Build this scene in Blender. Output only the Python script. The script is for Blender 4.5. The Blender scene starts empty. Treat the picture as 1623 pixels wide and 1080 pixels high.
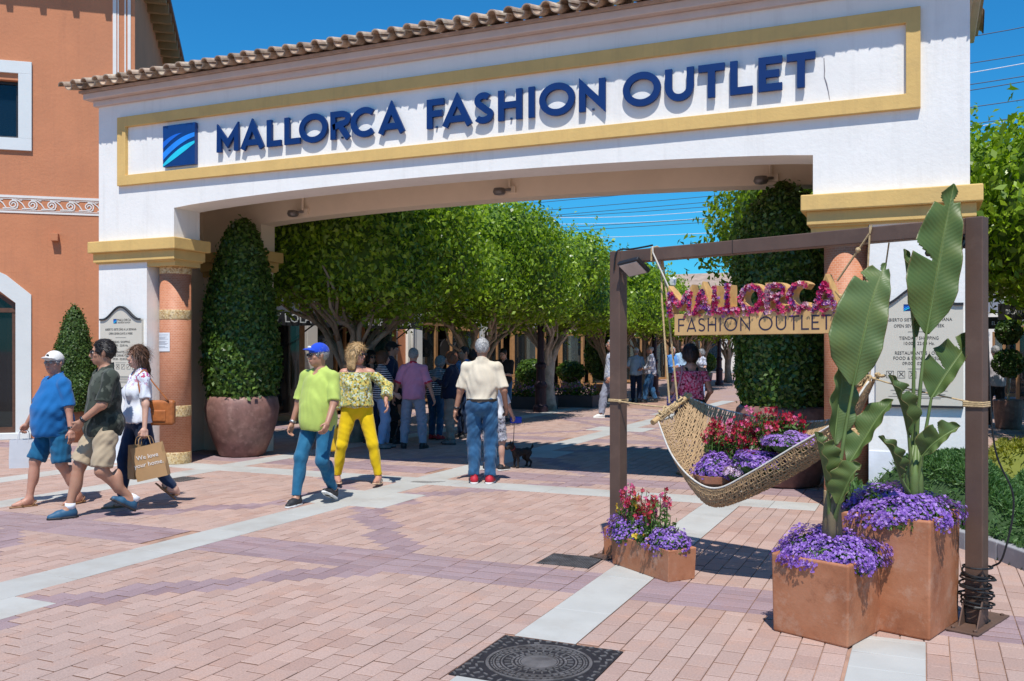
import bpy, bmesh, math, random
import numpy as np
from mathutils import Vector, Matrix
R = math.radians
random.seed(7)
NR = np.random.default_rng(11)

# ------------------------------------------------------------------ camera, sky, sun, exposure
SC = bpy.context.scene
COL = SC.collection
F_PX, HX, HY, CAM_H = 1461.0, 811.5, 555.0, 1.62      # focal length, horizon, eye height from the photograph's vanishing points
YAW = math.atan(653 / F_PX)
YS, YC = math.sin(YAW), math.cos(YAW)
cam_d = bpy.data.cameras.new('camera'); cam = bpy.data.objects.new('camera', cam_d); COL.objects.link(cam)
cam_d.sensor_width = 36; cam_d.lens = 36 * F_PX / 1623; cam_d.shift_y = (HY - 540) / 1623
cam_d.clip_start = .05; cam_d.clip_end = 3000
cam.location = (0, 0, CAM_H); cam.rotation_euler = (R(90), 0, YAW)
SC.camera = cam
SUN_EL, SUN_OFF = R(62.3), R(22)                      # elevation; the sun stands to the right of the gate's normal
trav = (-math.sin(SUN_OFF), math.cos(SUN_OFF))        # where shadows fall (x along the gate, y into the plaza)
W = bpy.data.worlds.new('World'); SC.world = W; W.use_nodes = True
wn = W.node_tree; wn.nodes.clear()
sky = wn.nodes.new('ShaderNodeTexSky'); sky.sky_type = 'NISHITA'; sky.sun_disc = False
sky.sun_elevation = SUN_EL; sky.sun_rotation = math.atan2(-trav[0], -trav[1])
sky.air_density = 1.2; sky.dust_density = 0.0; sky.ozone_density = 2.0; sky.altitude = 50
hs = wn.nodes.new('ShaderNodeMix'); hs.data_type = 'RGBA'; hs.blend_type = 'MULTIPLY'; hs.inputs[0].default_value = 1; hs.inputs[7].default_value = (.12, .64, 1.02, 1)   # a deep, polarised blue all over the sky
bg = wn.nodes.new('ShaderNodeBackground'); bg.inputs['Strength'].default_value = 0.125
wo = wn.nodes.new('ShaderNodeOutputWorld')
wn.links.new(sky.outputs[0], hs.inputs[6]); wn.links.new(hs.outputs[2], bg.inputs['Color']); wn.links.new(bg.outputs[0], wo.inputs['Surface'])
sun_d = bpy.data.lights.new('sun', 'SUN'); sun_d.energy = 5.0; sun_d.angle = R(.55); sun_d.color = (1, .955, .89)
sun = bpy.data.objects.new('sun', sun_d); COL.objects.link(sun)
sd = Vector((trav[0] * math.cos(SUN_EL), trav[1] * math.cos(SUN_EL), -math.sin(SUN_EL)))
sun.rotation_euler = sd.to_track_quat('-Z', 'Y').to_euler(); sun.location = (0, 0, 20)
SC.view_settings.view_transform = 'Standard'; SC.view_settings.look = 'None'
SC.view_settings.gamma = 1; SC.view_settings.exposure = 0.05; SC.view_settings.use_curve_mapping = False

# ------------------------------------------------------------------ pixels of the photograph -> places
def ray(x, y):
    a = (x - HX) / F_PX; z = (HY - y) / F_PX
    return (a * YC - YS, a * YS + YC, z)
def PG(x, y, z=0.0):
    d = ray(x, y); t = (z - CAM_H) / d[2]; return Vector((d[0] * t, d[1] * t, z))
def PV(x, y, v):
    d = ray(x, y); t = v / d[1]; return Vector((d[0] * t, v, CAM_H + d[2] * t))
def PU(x, y, u):
    d = ray(x, y); t = u / d[0]; return Vector((u, d[1] * t, CAM_H + d[2] * t))
def PD(x, y, t):
    d = ray(x, y); return Vector((d[0] * t, d[1] * t, CAM_H + d[2] * t))
def PL(x, y, b, dr):            # on the upright plane through b along dr
    r = ray(x, y); D = -r[0] * dr[1] + dr[0] * r[1]
    t = (-b[0] * dr[1] + dr[0] * b[1]) / D
    return Vector((r[0] * t, r[1] * t, CAM_H + r[2] * t))

# ------------------------------------------------------------------ materials
MATS = {}
def nd(nt, kind, **kw):
    n = nt.nodes.new(kind)
    for k, v in kw.items():
        if hasattr(n, k): setattr(n, k, v)
        else: n.inputs[k.replace('_', ' ')].default_value = v
    return n
def new_mat(name):
    m = bpy.data.materials.new(name); m.use_nodes = True; nt = m.node_tree; nt.nodes.clear()
    out = nt.nodes.new('ShaderNodeOutputMaterial'); b = nt.nodes.new('ShaderNodeBsdfPrincipled')
    nt.links.new(b.outputs[0], out.inputs[0]); MATS[name] = m
    return m, nt, b
def c4(c): return (c[0], c[1], c[2], 1)
def ramp(nt, src, stops):
    r = nt.nodes.new('ShaderNodeValToRGB'); e = r.color_ramp.elements
    while len(e) < len(stops): e.new(.5)
    for el, (p, c) in zip(e, stops): el.position = p; el.color = c4(c)
    nt.links.new(src, r.inputs[0]); return r.outputs[0]
def mixc(nt, fac, a, b, mode='MIX'):
    m = nt.nodes.new('ShaderNodeMix'); m.data_type = 'RGBA'; m.blend_type = mode
    for s, v in ((m.inputs[0], fac), (m.inputs[6], a), (m.inputs[7], b)):
        if hasattr(v, 'is_output'): nt.links.new(v, s)
        else: s.default_value = v if not isinstance(v, tuple) else c4(v)
    return m.outputs[2]
def coords(nt, kind='Object'):
    if kind == 'World': return nt.nodes.new('ShaderNodeNewGeometry').outputs['Position']
    return nt.nodes.new('ShaderNodeTexCoord').outputs[kind]
def noise(nt, vec, scale, detail=4, rough=.55, out='Fac'):
    n = nt.nodes.new('ShaderNodeTexNoise'); n.inputs['Scale'].default_value = scale; n.inputs['Detail'].default_value = detail
    n.inputs['Roughness'].default_value = rough; nt.links.new(vec, n.inputs['Vector']); return n.outputs[out]
def bump(nt, b, h, strength=.3, dist=.01):
    n = nt.nodes.new('ShaderNodeBump'); n.inputs['Strength'].default_value = strength; n.inputs['Distance'].default_value = dist
    nt.links.new(h, n.inputs['Height']); nt.links.new(n.outputs[0], b.inputs['Normal'])
def math_n(nt, op, a, b=None):
    m = nt.nodes.new('ShaderNodeMath'); m.operation = op
    for s, v in zip(m.inputs, (a, b)):
        if v is None: continue
        if hasattr(v, 'is_output'): nt.links.new(v, s)
        else: s.default_value = v
    return m.outputs[0]
def M(name, col, rough=.6, metal=0.0, var=.12, scale=6.0, bmp=0.0, bscale=60, bdist=.004, spec=.5, space='World', dirt=None, rnd=0.0, streak=None):
    """plain surface: base colour with two octaves of tone, fine relief, optional stains and per-object tone"""
    if name in MATS: return MATS[name]
    m, nt, b = new_mat(name)
    v = coords(nt, space)
    lo = tuple(c * (1 - var) for c in col); hi = tuple(min(1, c * (1 + var)) for c in col)
    c = ramp(nt, noise(nt, v, scale, 5, .6), [(.3, lo), (.7, hi)])
    if dirt:
        dcol, dscale, d0, d1 = dirt
        f = ramp(nt, noise(nt, v, dscale, 6, .65), [(d0, (0, 0, 0)), (d1, (1, 1, 1))])
        c = mixc(nt, f, c, dcol)
    if streak:
        scol, amt = streak; mp = nt.nodes.new('ShaderNodeMapping'); mp.inputs['Scale'].default_value = (5, 5, .35); nt.links.new(v, mp.inputs[0])
        f = ramp(nt, noise(nt, mp.outputs[0], 1.6, 6, .7), [(.52, (0, 0, 0)), (.78, (amt,) * 3)]); c = mixc(nt, f, c, scol)
    if rnd:
        g = nt.nodes.new('ShaderNodeNewGeometry'); oi = nt.nodes.new('ShaderNodeObjectInfo')
        s = math_n(nt, 'FRACT', math_n(nt, 'ADD', g.outputs['Random Per Island'], oi.outputs['Random']))
        k = ramp(nt, s, [(0, (1 - rnd,) * 3), (1, (1 + rnd,) * 3)])
        c = mixc(nt, 1.0, c, k, 'MULTIPLY')
    nt.links.new(c, b.inputs['Base Color'])
    b.inputs['Roughness'].default_value = rough; b.inputs['Metallic'].default_value = metal
    b.inputs['Specular IOR Level'].default_value = spec
    if bmp: bump(nt, b, noise(nt, v, bscale, 4, .6), bmp, bdist)
    return m
def leaf_mat(name, c0, c1, c2, rough=.4, trans=.3, spec=.5):
    if name in MATS: return MATS[name]
    m, nt, b = new_mat(name)
    g = nt.nodes.new('ShaderNodeNewGeometry')
    c = ramp(nt, g.outputs['Random Per Island'], [(0, c0), (.5, c1), (1, c2)])
    b.inputs['Roughness'].default_value = rough; b.inputs['Specular IOR Level'].default_value = spec
    nt.links.new(c, b.inputs['Base Color'])
    t = nt.nodes.new('ShaderNodeBsdfTranslucent'); tc = mixc(nt, 1.0, c, (1.5, 1.6, .5), 'MULTIPLY'); nt.links.new(tc, t.inputs[0])
    mx = nt.nodes.new('ShaderNodeMixShader'); mx.inputs[0].default_value = trans
    out = [n for n in nt.nodes if n.type == 'OUTPUT_MATERIAL'][0]
    nt.links.new(b.outputs[0], mx.inputs[1]); nt.links.new(t.outputs[0], mx.inputs[2]); nt.links.new(mx.outputs[0], out.inputs[0])
    return m
def glass_mat(name, tint=(.02, .025, .03), rough=.03):
    if name in MATS: return MATS[name]
    m, nt, b = new_mat(name)
    b.inputs['Base Color'].default_value = c4(tint); b.inputs['Roughness'].default_value = rough; b.inputs['IOR'].default_value = 1.5
    b.inputs['Specular IOR Level'].default_value = .8
    tr = nt.nodes.new('ShaderNodeBsdfTransparent'); tr.inputs[0].default_value = (.62, .68, .68, 1)
    mx = nt.nodes.new('ShaderNodeMixShader'); mx.inputs[0].default_value = .55
    out = [n for n in nt.nodes if n.type == 'OUTPUT_MATERIAL'][0]
    nt.links.new(b.outputs[0], mx.inputs[1]); nt.links.new(tr.outputs[0], mx.inputs[2]); nt.links.new(mx.outputs[0], out.inputs[0])
    return m

# ------------------------------------------------------------------ objects and meshes
def tag(o, label=None, cat=None, group=None, kind=None):
    if label: o['label'] = label
    if cat: o['category'] = cat
    if group: o['group'] = group
    if kind: o['kind'] = kind
    return o
def thing(name, label, cat, loc=(0, 0, 0), rz=0.0, group=None):
    o = bpy.data.objects.new(name, None); COL.objects.link(o); o.empty_display_size = .1
    o.location = loc; o.rotation_euler = (0, 0, rz)
    return tag(o, label, cat, group)
def root_matrix(o):
    m = Matrix.Identity(4)
    while o is not None:
        m = Matrix.LocRotScale(o.location, o.rotation_euler, o.scale) @ m; o = o.parent
    return m
def mesh_from(name, V, F, mats=None, mi=None, smooth=False):
    me = bpy.data.meshes.new(name)
    V = np.asarray(V, dtype=np.float32).reshape(-1, 3)
    if isinstance(F, np.ndarray):
        n, k = F.shape
        me.vertices.add(len(V)); me.vertices.foreach_set('co', V.ravel())
        me.loops.add(n * k); me.loops.foreach_set('vertex_index', F.astype(np.int32).ravel())
        me.polygons.add(n); me.polygons.foreach_set('loop_start', np.arange(0, n * k, k, dtype=np.int32))
        me.update(calc_edges=True)
    else:
        me.from_pydata(V.tolist(), [], F); me.update()
    if mats:
        for m in mats: me.materials.append(m)
    if mi is not None: me.polygons.foreach_set('material_index', np.asarray(mi, dtype=np.int32))
    if smooth: me.polygons.foreach_set('use_smooth', np.ones(len(me.polygons), dtype=bool))
    me.update()
    return me
def link(name, me, parent=None):
    o = bpy.data.objects.new(name, me); COL.objects.link(o)
    if parent is not None: o.parent = parent
    return o
class MB:
    """collects shapes (world coordinates unless local=True) and links them as ONE mesh object"""
    def __init__(s): s.v = []; s.f = []; s.m = []; s.cm = 0
    def add(s, V, F):
        o = len(s.v); s.v += [tuple(p) for p in V]; s.f += [tuple(i + o for i in f) for f in F]; s.m += [s.cm] * len(F); return s
    def box(s, a, b, rz=0.0, piv=None):
        x0, y0, z0 = a; x1, y1, z1 = b
        V = [(x0, y0, z0), (x1, y0, z0), (x1, y1, z0), (x0, y1, z0), (x0, y0, z1), (x1, y0, z1), (x1, y1, z1), (x0, y1, z1)]
        if rz:
            px, py = piv if piv else ((x0 + x1) / 2, (y0 + y1) / 2); c, sn = math.cos(rz), math.sin(rz)
            V = [(px + (x - px) * c - (y - py) * sn, py + (x - px) * sn + (y - py) * c, z) for x, y, z in V]
        return s.add(V, [(0, 3, 2, 1), (4, 5, 6, 7), (0, 1, 5, 4), (1, 2, 6, 5), (2, 3, 7, 6), (3, 0, 4, 7)])
    def obox(s, o, ex, ey, ez):
        o, ex, ey, ez = (Vector(q) for q in (o, ex, ey, ez))
        V = [o, o + ex, o + ex + ey, o + ey, o + ez, o + ex + ez, o + ex + ey + ez, o + ey + ez]
        return s.add(V, [(0, 3, 2, 1), (4, 5, 6, 7), (0, 1, 5, 4), (1, 2, 6, 5), (2, 3, 7, 6), (3, 0, 4, 7)])
    def prism(s, poly, o, ex, ey, ez):
        """polygon (in ex, ey from o) pushed along ez"""
        o, ex, ey, ez = (Vector(q) for q in (o, ex, ey, ez)); n = len(poly)
        A = [o + ex * p[0] + ey * p[1] for p in poly]; B = [p + ez for p in A]
        return s.add(A + B, [tuple(range(n))[::-1], tuple(range(n, 2 * n))] + [(i, (i + 1) % n, n + (i + 1) % n, n + i) for i in range(n)])
    def tube(s, P, r, n=8, cap=True, flat=1.0):
        P = [Vector(p) for p in P]; k = len(P)
        rr = r if isinstance(r, (list, tuple)) else [r] * k
        V = []; F = []; up = Vector((0, 0, 1)); prev = None
        for i, p in enumerate(P):
            t = (P[min(i + 1, k - 1)] - P[max(i - 1, 0)])
            t = t.normalized() if t.length > 1e-9 else Vector((0, 0, 1))
            if prev is None:
                a = t.cross(up) if abs(t.dot(up)) < .95 else t.cross(Vector((1, 0, 0)))
            else: a = prev - t * prev.dot(t)
            a.normalize(); prev = a; b = t.cross(a)
            for j in range(n):
                q = 2 * math.pi * j / n
                V.append(p + (a * math.cos(q) + b * math.sin(q) * flat) * rr[i])
        for i in range(k - 1):
            for j in range(n):
                F.append((i * n + j, i * n + (j + 1) % n, (i + 1) * n + (j + 1) % n, (i + 1) * n + j))
        if cap: F += [tuple(range(n))[::-1], tuple(range((k - 1) * n, k * n))]
        return s.add(V, F)
    def lathe(s, prof, c=(0, 0, 0), n=32, squash=1.0):
        k = len(prof); V = []; F = []
        for (r, z) in prof:
            for j in range(n):
                q = 2 * math.pi * j / n; V.append((c[0] + r * math.cos(q), c[1] + r * math.sin(q) * squash, c[2] + z))
        for i in range(k - 1):
            for j in range(n): F.append((i * n + j, i * n + (j + 1) % n, (i + 1) * n + (j + 1) % n, (i + 1) * n + j))
        F += [tuple(range(n))[::-1], tuple(range((k - 1) * n, k * n))]
        return s.add(V, F)
    def ball(s, c, r, nu=12, nv=8, sc=(1, 1, 1)):
        V = [(c[0], c[1], c[2] - r * sc[2])]; F = []
        for i in range(1, nv):
            a = -math.pi / 2 + math.pi * i / nv
            for j in range(nu):
                b = 2 * math.pi * j / nu; V.append((c[0] + r * sc[0] * math.cos(a) * math.cos(b), c[1] + r * sc[1] * math.cos(a) * math.sin(b), c[2] + r * sc[2] * math.sin(a)))
        V.append((c[0], c[1], c[2] + r * sc[2])); t = len(V) - 1
        for j in range(nu): F.append((0, 1 + (j + 1) % nu, 1 + j))
        for i in range(nv - 2):
            for j in range(nu): F.append((1 + i * nu + j, 1 + i * nu + (j + 1) % nu, 1 + (i + 1) * nu + (j + 1) % nu, 1 + (i + 1) * nu + j))
        for j in range(nu): F.append((t, 1 + (nv - 2) * nu + j, 1 + (nv - 2) * nu + (j + 1) % nu))
        return s.add(V, F)
    def build(s, name, mat, parent=None, smooth=False, local=False, bevel=0.0, segs=2):
        V = s.v
        if parent is not None and not local:
            inv = root_matrix(parent).inverted(); V = [inv @ Vector(p) for p in V]
        me = mesh_from(name, V, s.f, mat if isinstance(mat, list) else [mat], s.m if isinstance(mat, list) else None, smooth)
        o = link(name, me, parent)
        if bevel:
            bv = o.modifiers.new('bevel', 'BEVEL'); bv.width = bevel; bv.segments = segs; bv.limit_method = 'ANGLE'; bv.angle_limit = R(40)
        return o
def copy_tree(o, parent=None):
    c = o.copy(); COL.objects.link(c)
    if parent is not None: c.parent = parent
    for ch in list(o.children): copy_tree(ch, c)
    return c
def lerp(a, b, t): return a + (b - a) * t
def catmull(P, n=8):
    P = [Vector(p) for p in P]; Q = [P[0] * 2 - P[1]] + P + [P[-1] * 2 - P[-2]]; out = []
    for i in range(1, len(Q) - 2):
        p0, p1, p2, p3 = Q[i - 1:i + 3]
        for k in range(n):
            t = k / n
            out.append(.5 * ((2 * p1) + (p2 - p0) * t + (2 * p0 - 5 * p1 + 4 * p2 - p3) * t * t + (3 * p1 - p0 - 3 * p2 + p3) * t ** 3))
    out.append(P[-1]); return out

# ------------------------------------------------------------------ lettering: strokes of a geometric sans, each stroke a ribbon of its own depth
def arc(cx, cy, rx, ry, a0, a1, n=18):
    return [(cx + rx * math.cos(R(lerp(a0, a1, i / n))), cy + ry * math.sin(R(lerp(a0, a1, i / n)))) for i in range(n + 1)]
def glyph(ch, w, h, t):
    """centre lines of the strokes of a capital w wide, h high, drawn with thickness t; closed strokes end where they began"""
    e = t / 2
    if ch == 'M': return [[(e * 1.0, 0), (e * 1.0, h - e * 1.6), (w / 2, h * .30), (w - e, h - e * 1.6), (w - e, 0)]]
    if ch == 'A': return [[(e * .8, 0), (w / 2, h - e * .9), (w - e * .8, 0)], [(w * .24, h * .24), (w * .76, h * .24)]]
    if ch == 'L': return [[(e, h), (e, e), (w, e)]]
    if ch == 'O': return [arc(w / 2, h / 2, w / 2 - e, h / 2 - e * .9, 0, 360, 40)]
    if ch == 'C': return [arc(w * .54, h / 2, w * .54 - e, h / 2 - e * .9, 48, 312, 30)]
    if ch == 'R': return [[(e, 0), (e, h - e)] + [(w * .5, h - e)] + arc(w * .52, h * .715, w * .48 - e, h * .285 - e, 90, -90, 14) + [(e, h * .43)], [(w * .5, h * .43), (w - e, 0)]]
    if ch == 'F': return [[(e, 0), (e, h - e), (w, h - e)], [(e, h * .5), (w * .9, h * .5)]]
    if ch == 'E': return [[(w, e), (e, e), (e, h - e), (w, h - e)], [(e, h * .5), (w * .88, h * .5)]]
    if ch == 'S': return [arc(w * .5, h * .735, w * .44 - e, h * .265 - e, 35, 235, 16) + arc(w * .5, h * .27, w * .5 - e, h * .27 - e, 62, -150, 18)]
    if ch == 'H': return [[(e, 0), (e, h)], [(w - e, 0), (w - e, h)], [(e, h * .5), (w - e, h * .5)]]
    if ch == 'I': return [[(w / 2, 0), (w / 2, h)]]
    if ch == 'N': return [[(e, 0), (e, h - e * 1.6), (w - e, e * 1.6), (w - e, h)]]
    if ch == 'U': return [[(e, h), (e, w / 2)] + arc(w / 2, w / 2, w / 2 - e, w / 2 - e, 180, 360, 18) + [(w - e, h)]]
    if ch == 'T': return [[(0, h - e), (w, h - e)], [(w / 2, 0), (w / 2, h - e)]]
    return []
def ribbon(pts, t):
    """outline quads of a stroke with mitred joints -> vertices, quads"""
    pts = [Vector((p[0], p[1])) for p in pts]
    clean = [pts[0]]
    for p in pts[1:]:
        if (p - clean[-1]).length > 1e-5: clean.append(p)
    pts = clean; closed = (pts[0] - pts[-1]).length < 1e-4 and len(pts) > 3
    if closed: pts = pts[:-1]
    n = len(pts); L = []; Rr = []
    for i in range(n):
        a = pts[i - 1] if (i > 0 or closed) else None; b = pts[(i + 1) % n] if (i < n - 1 or closed) else None
        d0 = (pts[i] - a).normalized() if a is not None else (b - pts[i]).normalized()
        d1 = (b - pts[i]).normalized() if b is not None else d0
        n0 = Vector((-d0.y, d0.x)); n1 = Vector((-d1.y, d1.x)); m = (n0 + n1)
        if m.length < 1e-4: m = n0
        m.normalize(); k = min(1 / max(m.dot(n0), .2), 2.6)
        L.append(pts[i] + m * (t / 2 * k)); Rr.append(pts[i] - m * (t / 2 * k))
    Q = [(i, (i + 1) % n) for i in range(n if closed else n - 1)]
    return L, Rr, Q, closed
def letter_mb(mb, ch, w, h, t, o, ex, ey, ez, step=.0006):
    """solid letter: o = lower left corner, ex along the line, ey up, ez = thickness towards the reader"""
    o, ex, ey, ez = (Vector(q) for q in (o, ex, ey, ez)); nz = ez.normalized()
    for si, st in enumerate(glyph(ch, w, h, t)):
        L, Rr, Q, closed = ribbon(st, t); n = len(L); d = ez + nz * (step * si)
        V = [o + ex * p.x + ey * p.y for p in L] + [o + ex * p.x + ey * p.y for p in Rr]
        V = V + [v + d for v in V]; F = []
        for i, j in Q:
            F += [(2 * n + i, 2 * n + j, 3 * n + j, 3 * n + i)[::-1], (i, j, 2 * n + j, 2 * n + i), (n + j, n + i, 3 * n + i, 3 * n + j), (i, n + i, n + j, j)[::-1]]
        if not closed:
            F += [(0, 2 * n, 3 * n, n), (n - 1, 2 * n - 1, 4 * n - 1, 3 * n - 1)]
        mb.add(V, F)
    return mb
def text_mesh(txt, size, depth=.001):
    cu = bpy.data.curves.new('txt', 'FONT'); cu.body = txt; cu.size = size; cu.extrude = depth; cu.align_x = 'CENTER'; cu.resolution_u = 2
    o = bpy.data.objects.new('txt', cu); COL.objects.link(o)
    dg = bpy.context.evaluated_depsgraph_get(); me = bpy.data.meshes.new_from_object(o.evaluated_get(dg))
    bpy.data.objects.remove(o); me.name = 'lettering'
    return me
def put_text(txt, size, mat, parent, o, ex, ey, depth=.001, width=None, name='lettering'):
    """flat print: centred at o, reading along ex with ey up (world coordinates)"""
    me = text_mesh(txt, size, depth); ex = Vector(ex).normalized(); ey = Vector(ey).normalized(); ez = ex.cross(ey)
    co = np.empty(len(me.vertices) * 3, dtype=np.float32); me.vertices.foreach_get('co', co); co = co.reshape(-1, 3)
    if width: co[:, 0] *= width / max(1e-6, co[:, 0].max() - co[:, 0].min())
    Wd = np.array(o)[None] + co[:, :1] * np.array(ex)[None] + co[:, 1:2] * np.array(ey)[None] + co[:, 2:] * np.array(ez)[None]
    if parent is not None:
        inv = np.array(root_matrix(parent).inverted()); Wd = Wd @ inv[:3, :3].T + inv[:3, 3]
    me.vertices.foreach_set('co', Wd.astype(np.float32).ravel()); me.materials.clear(); me.materials.append(mat); me.update()
    return link(name, me, parent)
# ================================================================== ground and paving
m, nt, b = new_mat('ground_far')
v = coords(nt, 'World')
br = nt.nodes.new('ShaderNodeTexBrick'); nt.links.new(v, br.inputs['Vector'])
br.inputs['Scale'].default_value = 1; br.inputs['Brick Width'].default_value = .25; br.inputs['Row Height'].default_value = .125; br.inputs['Mortar Size'].default_value = .008
br.inputs['Color1'].default_value = (.36, .24, .2, 1); br.inputs['Color2'].default_value = (.42, .29, .24, 1); br.inputs['Mortar'].default_value = (.34, .2, .16, 1)
c = mixc(nt, ramp(nt, noise(nt, v, .5, 4), [(.4, (0, 0, 0)), (.7, (.5, .5, .5))]), br.outputs[0], (.33, .24, .26))
nt.links.new(c, b.inputs['Base Color']); b.inputs['Roughness'].default_value = .8
g = MB().add([(-900, -900, -.03), (900, -900, -.03), (900, 900, -.03), (-900, 900, -.03)], [(0, 1, 2, 3)]).build('ground', m)
tag(g, kind='structure')

def paver_mat(name, c0, c1, stain, jit=.1):
    m, nt, b = new_mat(name); v = coords(nt, 'World')
    g = nt.nodes.new('ShaderNodeNewGeometry'); oi = nt.nodes.new('ShaderNodeObjectInfo')
    s = math_n(nt, 'FRACT', math_n(nt, 'ADD', g.outputs['Random Per Island'], oi.outputs['Random']))
    c = ramp(nt, s, [(0, c0), (.55, c1), (1, tuple(x * (1 + jit) for x in c1))])
    big = noise(nt, v, .55, 3, .5)
    c = mixc(nt, ramp(nt, big, [(.35, (0, 0, 0)), (.7, (.55, .55, .55))]), c, stain)          # slightly greyer, dirtier areas
    f = ramp(nt, noise(nt, v, 3.2, 5, .7), [(.5, (0, 0, 0)), (.74, (.6, .6, .6))])
    c = mixc(nt, f, c, tuple(x * k for x, k in zip(c1, (1.12, .95, .82))))                  # orange jointing sand brushed over the faces
    sp = ramp(nt, noise(nt, v, 90, 3, .7), [(.32, (.82, .82, .82)), (.6, (1.06, 1.06, 1.06))])
    c = mixc(nt, 1.0, c, sp, 'MULTIPLY')
    vo = nt.nodes.new('ShaderNodeTexVoronoi'); vo.inputs['Scale'].default_value = 1.7; nt.links.new(v, vo.inputs['Vector']); c = mixc(nt, 1.0, c, ramp(nt, vo.outputs['Distance'], [(.022, (.5, .48, .47)), (.034, (1, 1, 1))]), 'MULTIPLY')      # trodden gum
    dk = ramp(nt, noise(nt, v, 1.1, 6, .7), [(.62, (1, 1, 1)), (.78, (.8, .78, .78))])
    c = mixc(nt, 1.0, c, dk, 'MULTIPLY')
    nt.links.new(c, b.inputs['Base Color']); b.inputs['Roughness'].default_value = .82; b.inputs['Specular IOR Level'].default_value = .3
    bump(nt, b, noise(nt, v, 160, 3, .6), .25, .003)
    return m
PAV_P = paver_mat('paver_pink', (.385, .25, .205), (.44, .305, .255), (.36, .28, .25))
PAV_V = paver_mat('paver_purple', (.25, .17, .185), (.315, .225, .24), (.31, .235, .235))
SLAB = M('slab_concrete', (.43, .43, .405), .8, var=.06, scale=3, bmp=.25, bscale=140, bdist=.003, dirt=((.33, .30, .26), 1.7, .48, .85), rnd=.05)
SAND = M('joint_sand', (.38, .23, .165), .95, var=.3, scale=4, bmp=.4, bscale=200, dirt=((.2, .13, .1), 2.3, .5, .7))

pave = MB().add([(-24, -1, -.009), (9, -1, -.009), (9, 30, -.009), (-24, 30, -.009)], [(0, 1, 2, 3)]).build('pavement', SAND)
tag(pave, kind='structure')
PW_, PLN = .125, .2
# pale slabs (u0, v0, u1, v1): strips along the plaza, one cross strip before the gate, corner blocks
slabs = []
def strip_v(u0, u1, v0, v1, step=.9, off=0):
    y = v0
    while y < v1 - .02:
        y2 = min(v1, y + step); slabs.append((u0, y, u1, y2)); y = y2
strip_v(-2.125, -1.753, 2.7, 9.72); strip_v(-2.125, -1.753, 10.2, 29.6)
strip_v(-5.88, -5.46, 2.0, 9.72); strip_v(-5.88, -5.46, 10.2, 29.6)
strip_v(-9.05, -8.66, 3.0, 9.72); strip_v(-9.05, -8.66, 10.2, 29.6)
strip_v(-10.7, -10.3, 6.0, 9.6)
strip_v(-.36, .01, 3.2, 5.6, .26)
x = -12.0
while x < -1.0:
    slabs.append((x, 9.72, min(x + .62, -1.0), 10.2)); x += .62
for vb in (3.27, 8.07, 12.87, 17.67, 22.47):
    slabs.append((-5.46, vb, -5.07, vb + .93)); slabs.append((-6.27, vb, -5.88, vb + .93))
OBST = list(slabs) + [(-2.18, 4.08, -1.475, 4.78), (-2.70, 6.47, -2.27, 6.86), (-5.77, 9.80, -5.37, 10.13), (-8.78, 8.66, -8.33, 9.08)]
slabs = [s for s in slabs if not (s[0] < -1.6 and s[2] > -2.2 and s[1] < 4.78 and s[3] > 4.08)] + [(-2.125, 3.2, -1.753, 4.078), (-2.125, 4.782, -1.753, 5.4)]
def rect_minus(r, o):
    if o[0] >= r[2] or o[2] <= r[0] or o[1] >= r[3] or o[3] <= r[1]: return [r]
    out = []
    if r[0] < o[0]: out.append((r[0], r[1], o[0], r[3]))
    if o[2] < r[2]: out.append((o[2], r[1], r[2], r[3]))
    a, b2 = max(r[0], o[0]), min(r[2], o[2])
    if r[1] < o[1]: out.append((a, r[1], b2, o[1]))
    if o[3] < r[3]: out.append((a, o[3], b2, r[3]))
    return out
def clip_all(r, obst):
    rs = [r]
    for o in obst:
        nx = []
        for q in rs: nx += rect_minus(q, o)
        rs = nx
        if not rs: break
    return [q for q in rs if q[2] - q[0] > .02 and q[3] - q[1] > .02]
def is_band(u, v):
    if u > -.4 and v < 5.7: return False
    k = (v - 6.08) / 4.8; vr = (k - round(k)) * 4.8
    return abs(vr) < .30 and (u < -5.88 or u > -5.46)
def is_purple(u, v):
    k = (v - 6.08) / 4.8; vr = abs((k - round(k)) * 4.8)
    if -2.125 > u > -5.46: du = u + 5.27
    elif u < -5.88: du = -6.07 - u
    else: return False
    if vr <= 1.99: return abs(du - (1.99 - vr) * .86) < .2 and du < 1.7
    return abs(du - (vr - 2.4) * 1.0 - .3) < .14 and vr > 2.2
def in_view(u, v):
    xc = u * YC + v * YS; yc = -u * YS + v * YC
    return yc > 3.6 and -0.556 * yc - 1.6 < xc < .556 * yc + 1.6
JOINT = M('joint_edge', (.29, .17, .12), .95, var=.35, scale=5)
def chamfer(mb, r, z, c=.004, j=.003, side=2):
    u0, v0, u1, v1 = r[0] + j * .85, r[1] + j * 1.6, r[2] - j * .85, r[3] - j * 1.6
    c = min(c, .004); dz = [z + random.uniform(-.0012, .0012) for _ in range(4)]
    V = [(u0, v0, -.012), (u1, v0, -.012), (u1, v1, -.012), (u0, v1, -.012), (u0, v0, z - .003), (u1, v0, z - .003), (u1, v1, z - .003), (u0, v1, z - .003),
         (u0 + c, v0 + c, dz[0]), (u1 - c, v0 + c, dz[1]), (u1 - c, v1 - c, dz[2]), (u0 + c, v1 - c, dz[3])]
    mb.add(V, [(8, 9, 10, 11)] + [(4 + i, 4 + (i + 1) % 4, 8 + (i + 1) % 4, 8 + i) for i in range(4)])
    o_ = len(mb.v) - 12; mb.f += [(o_ + i, o_ + (i + 1) % 4, o_ + 4 + (i + 1) % 4, o_ + 4 + i) for i in range(4)]; mb.m += [side] * 4
pav = []                                             # (rect, purple)
NOB = [o for o in OBST]
iu = -int(22 / PW_)
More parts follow.
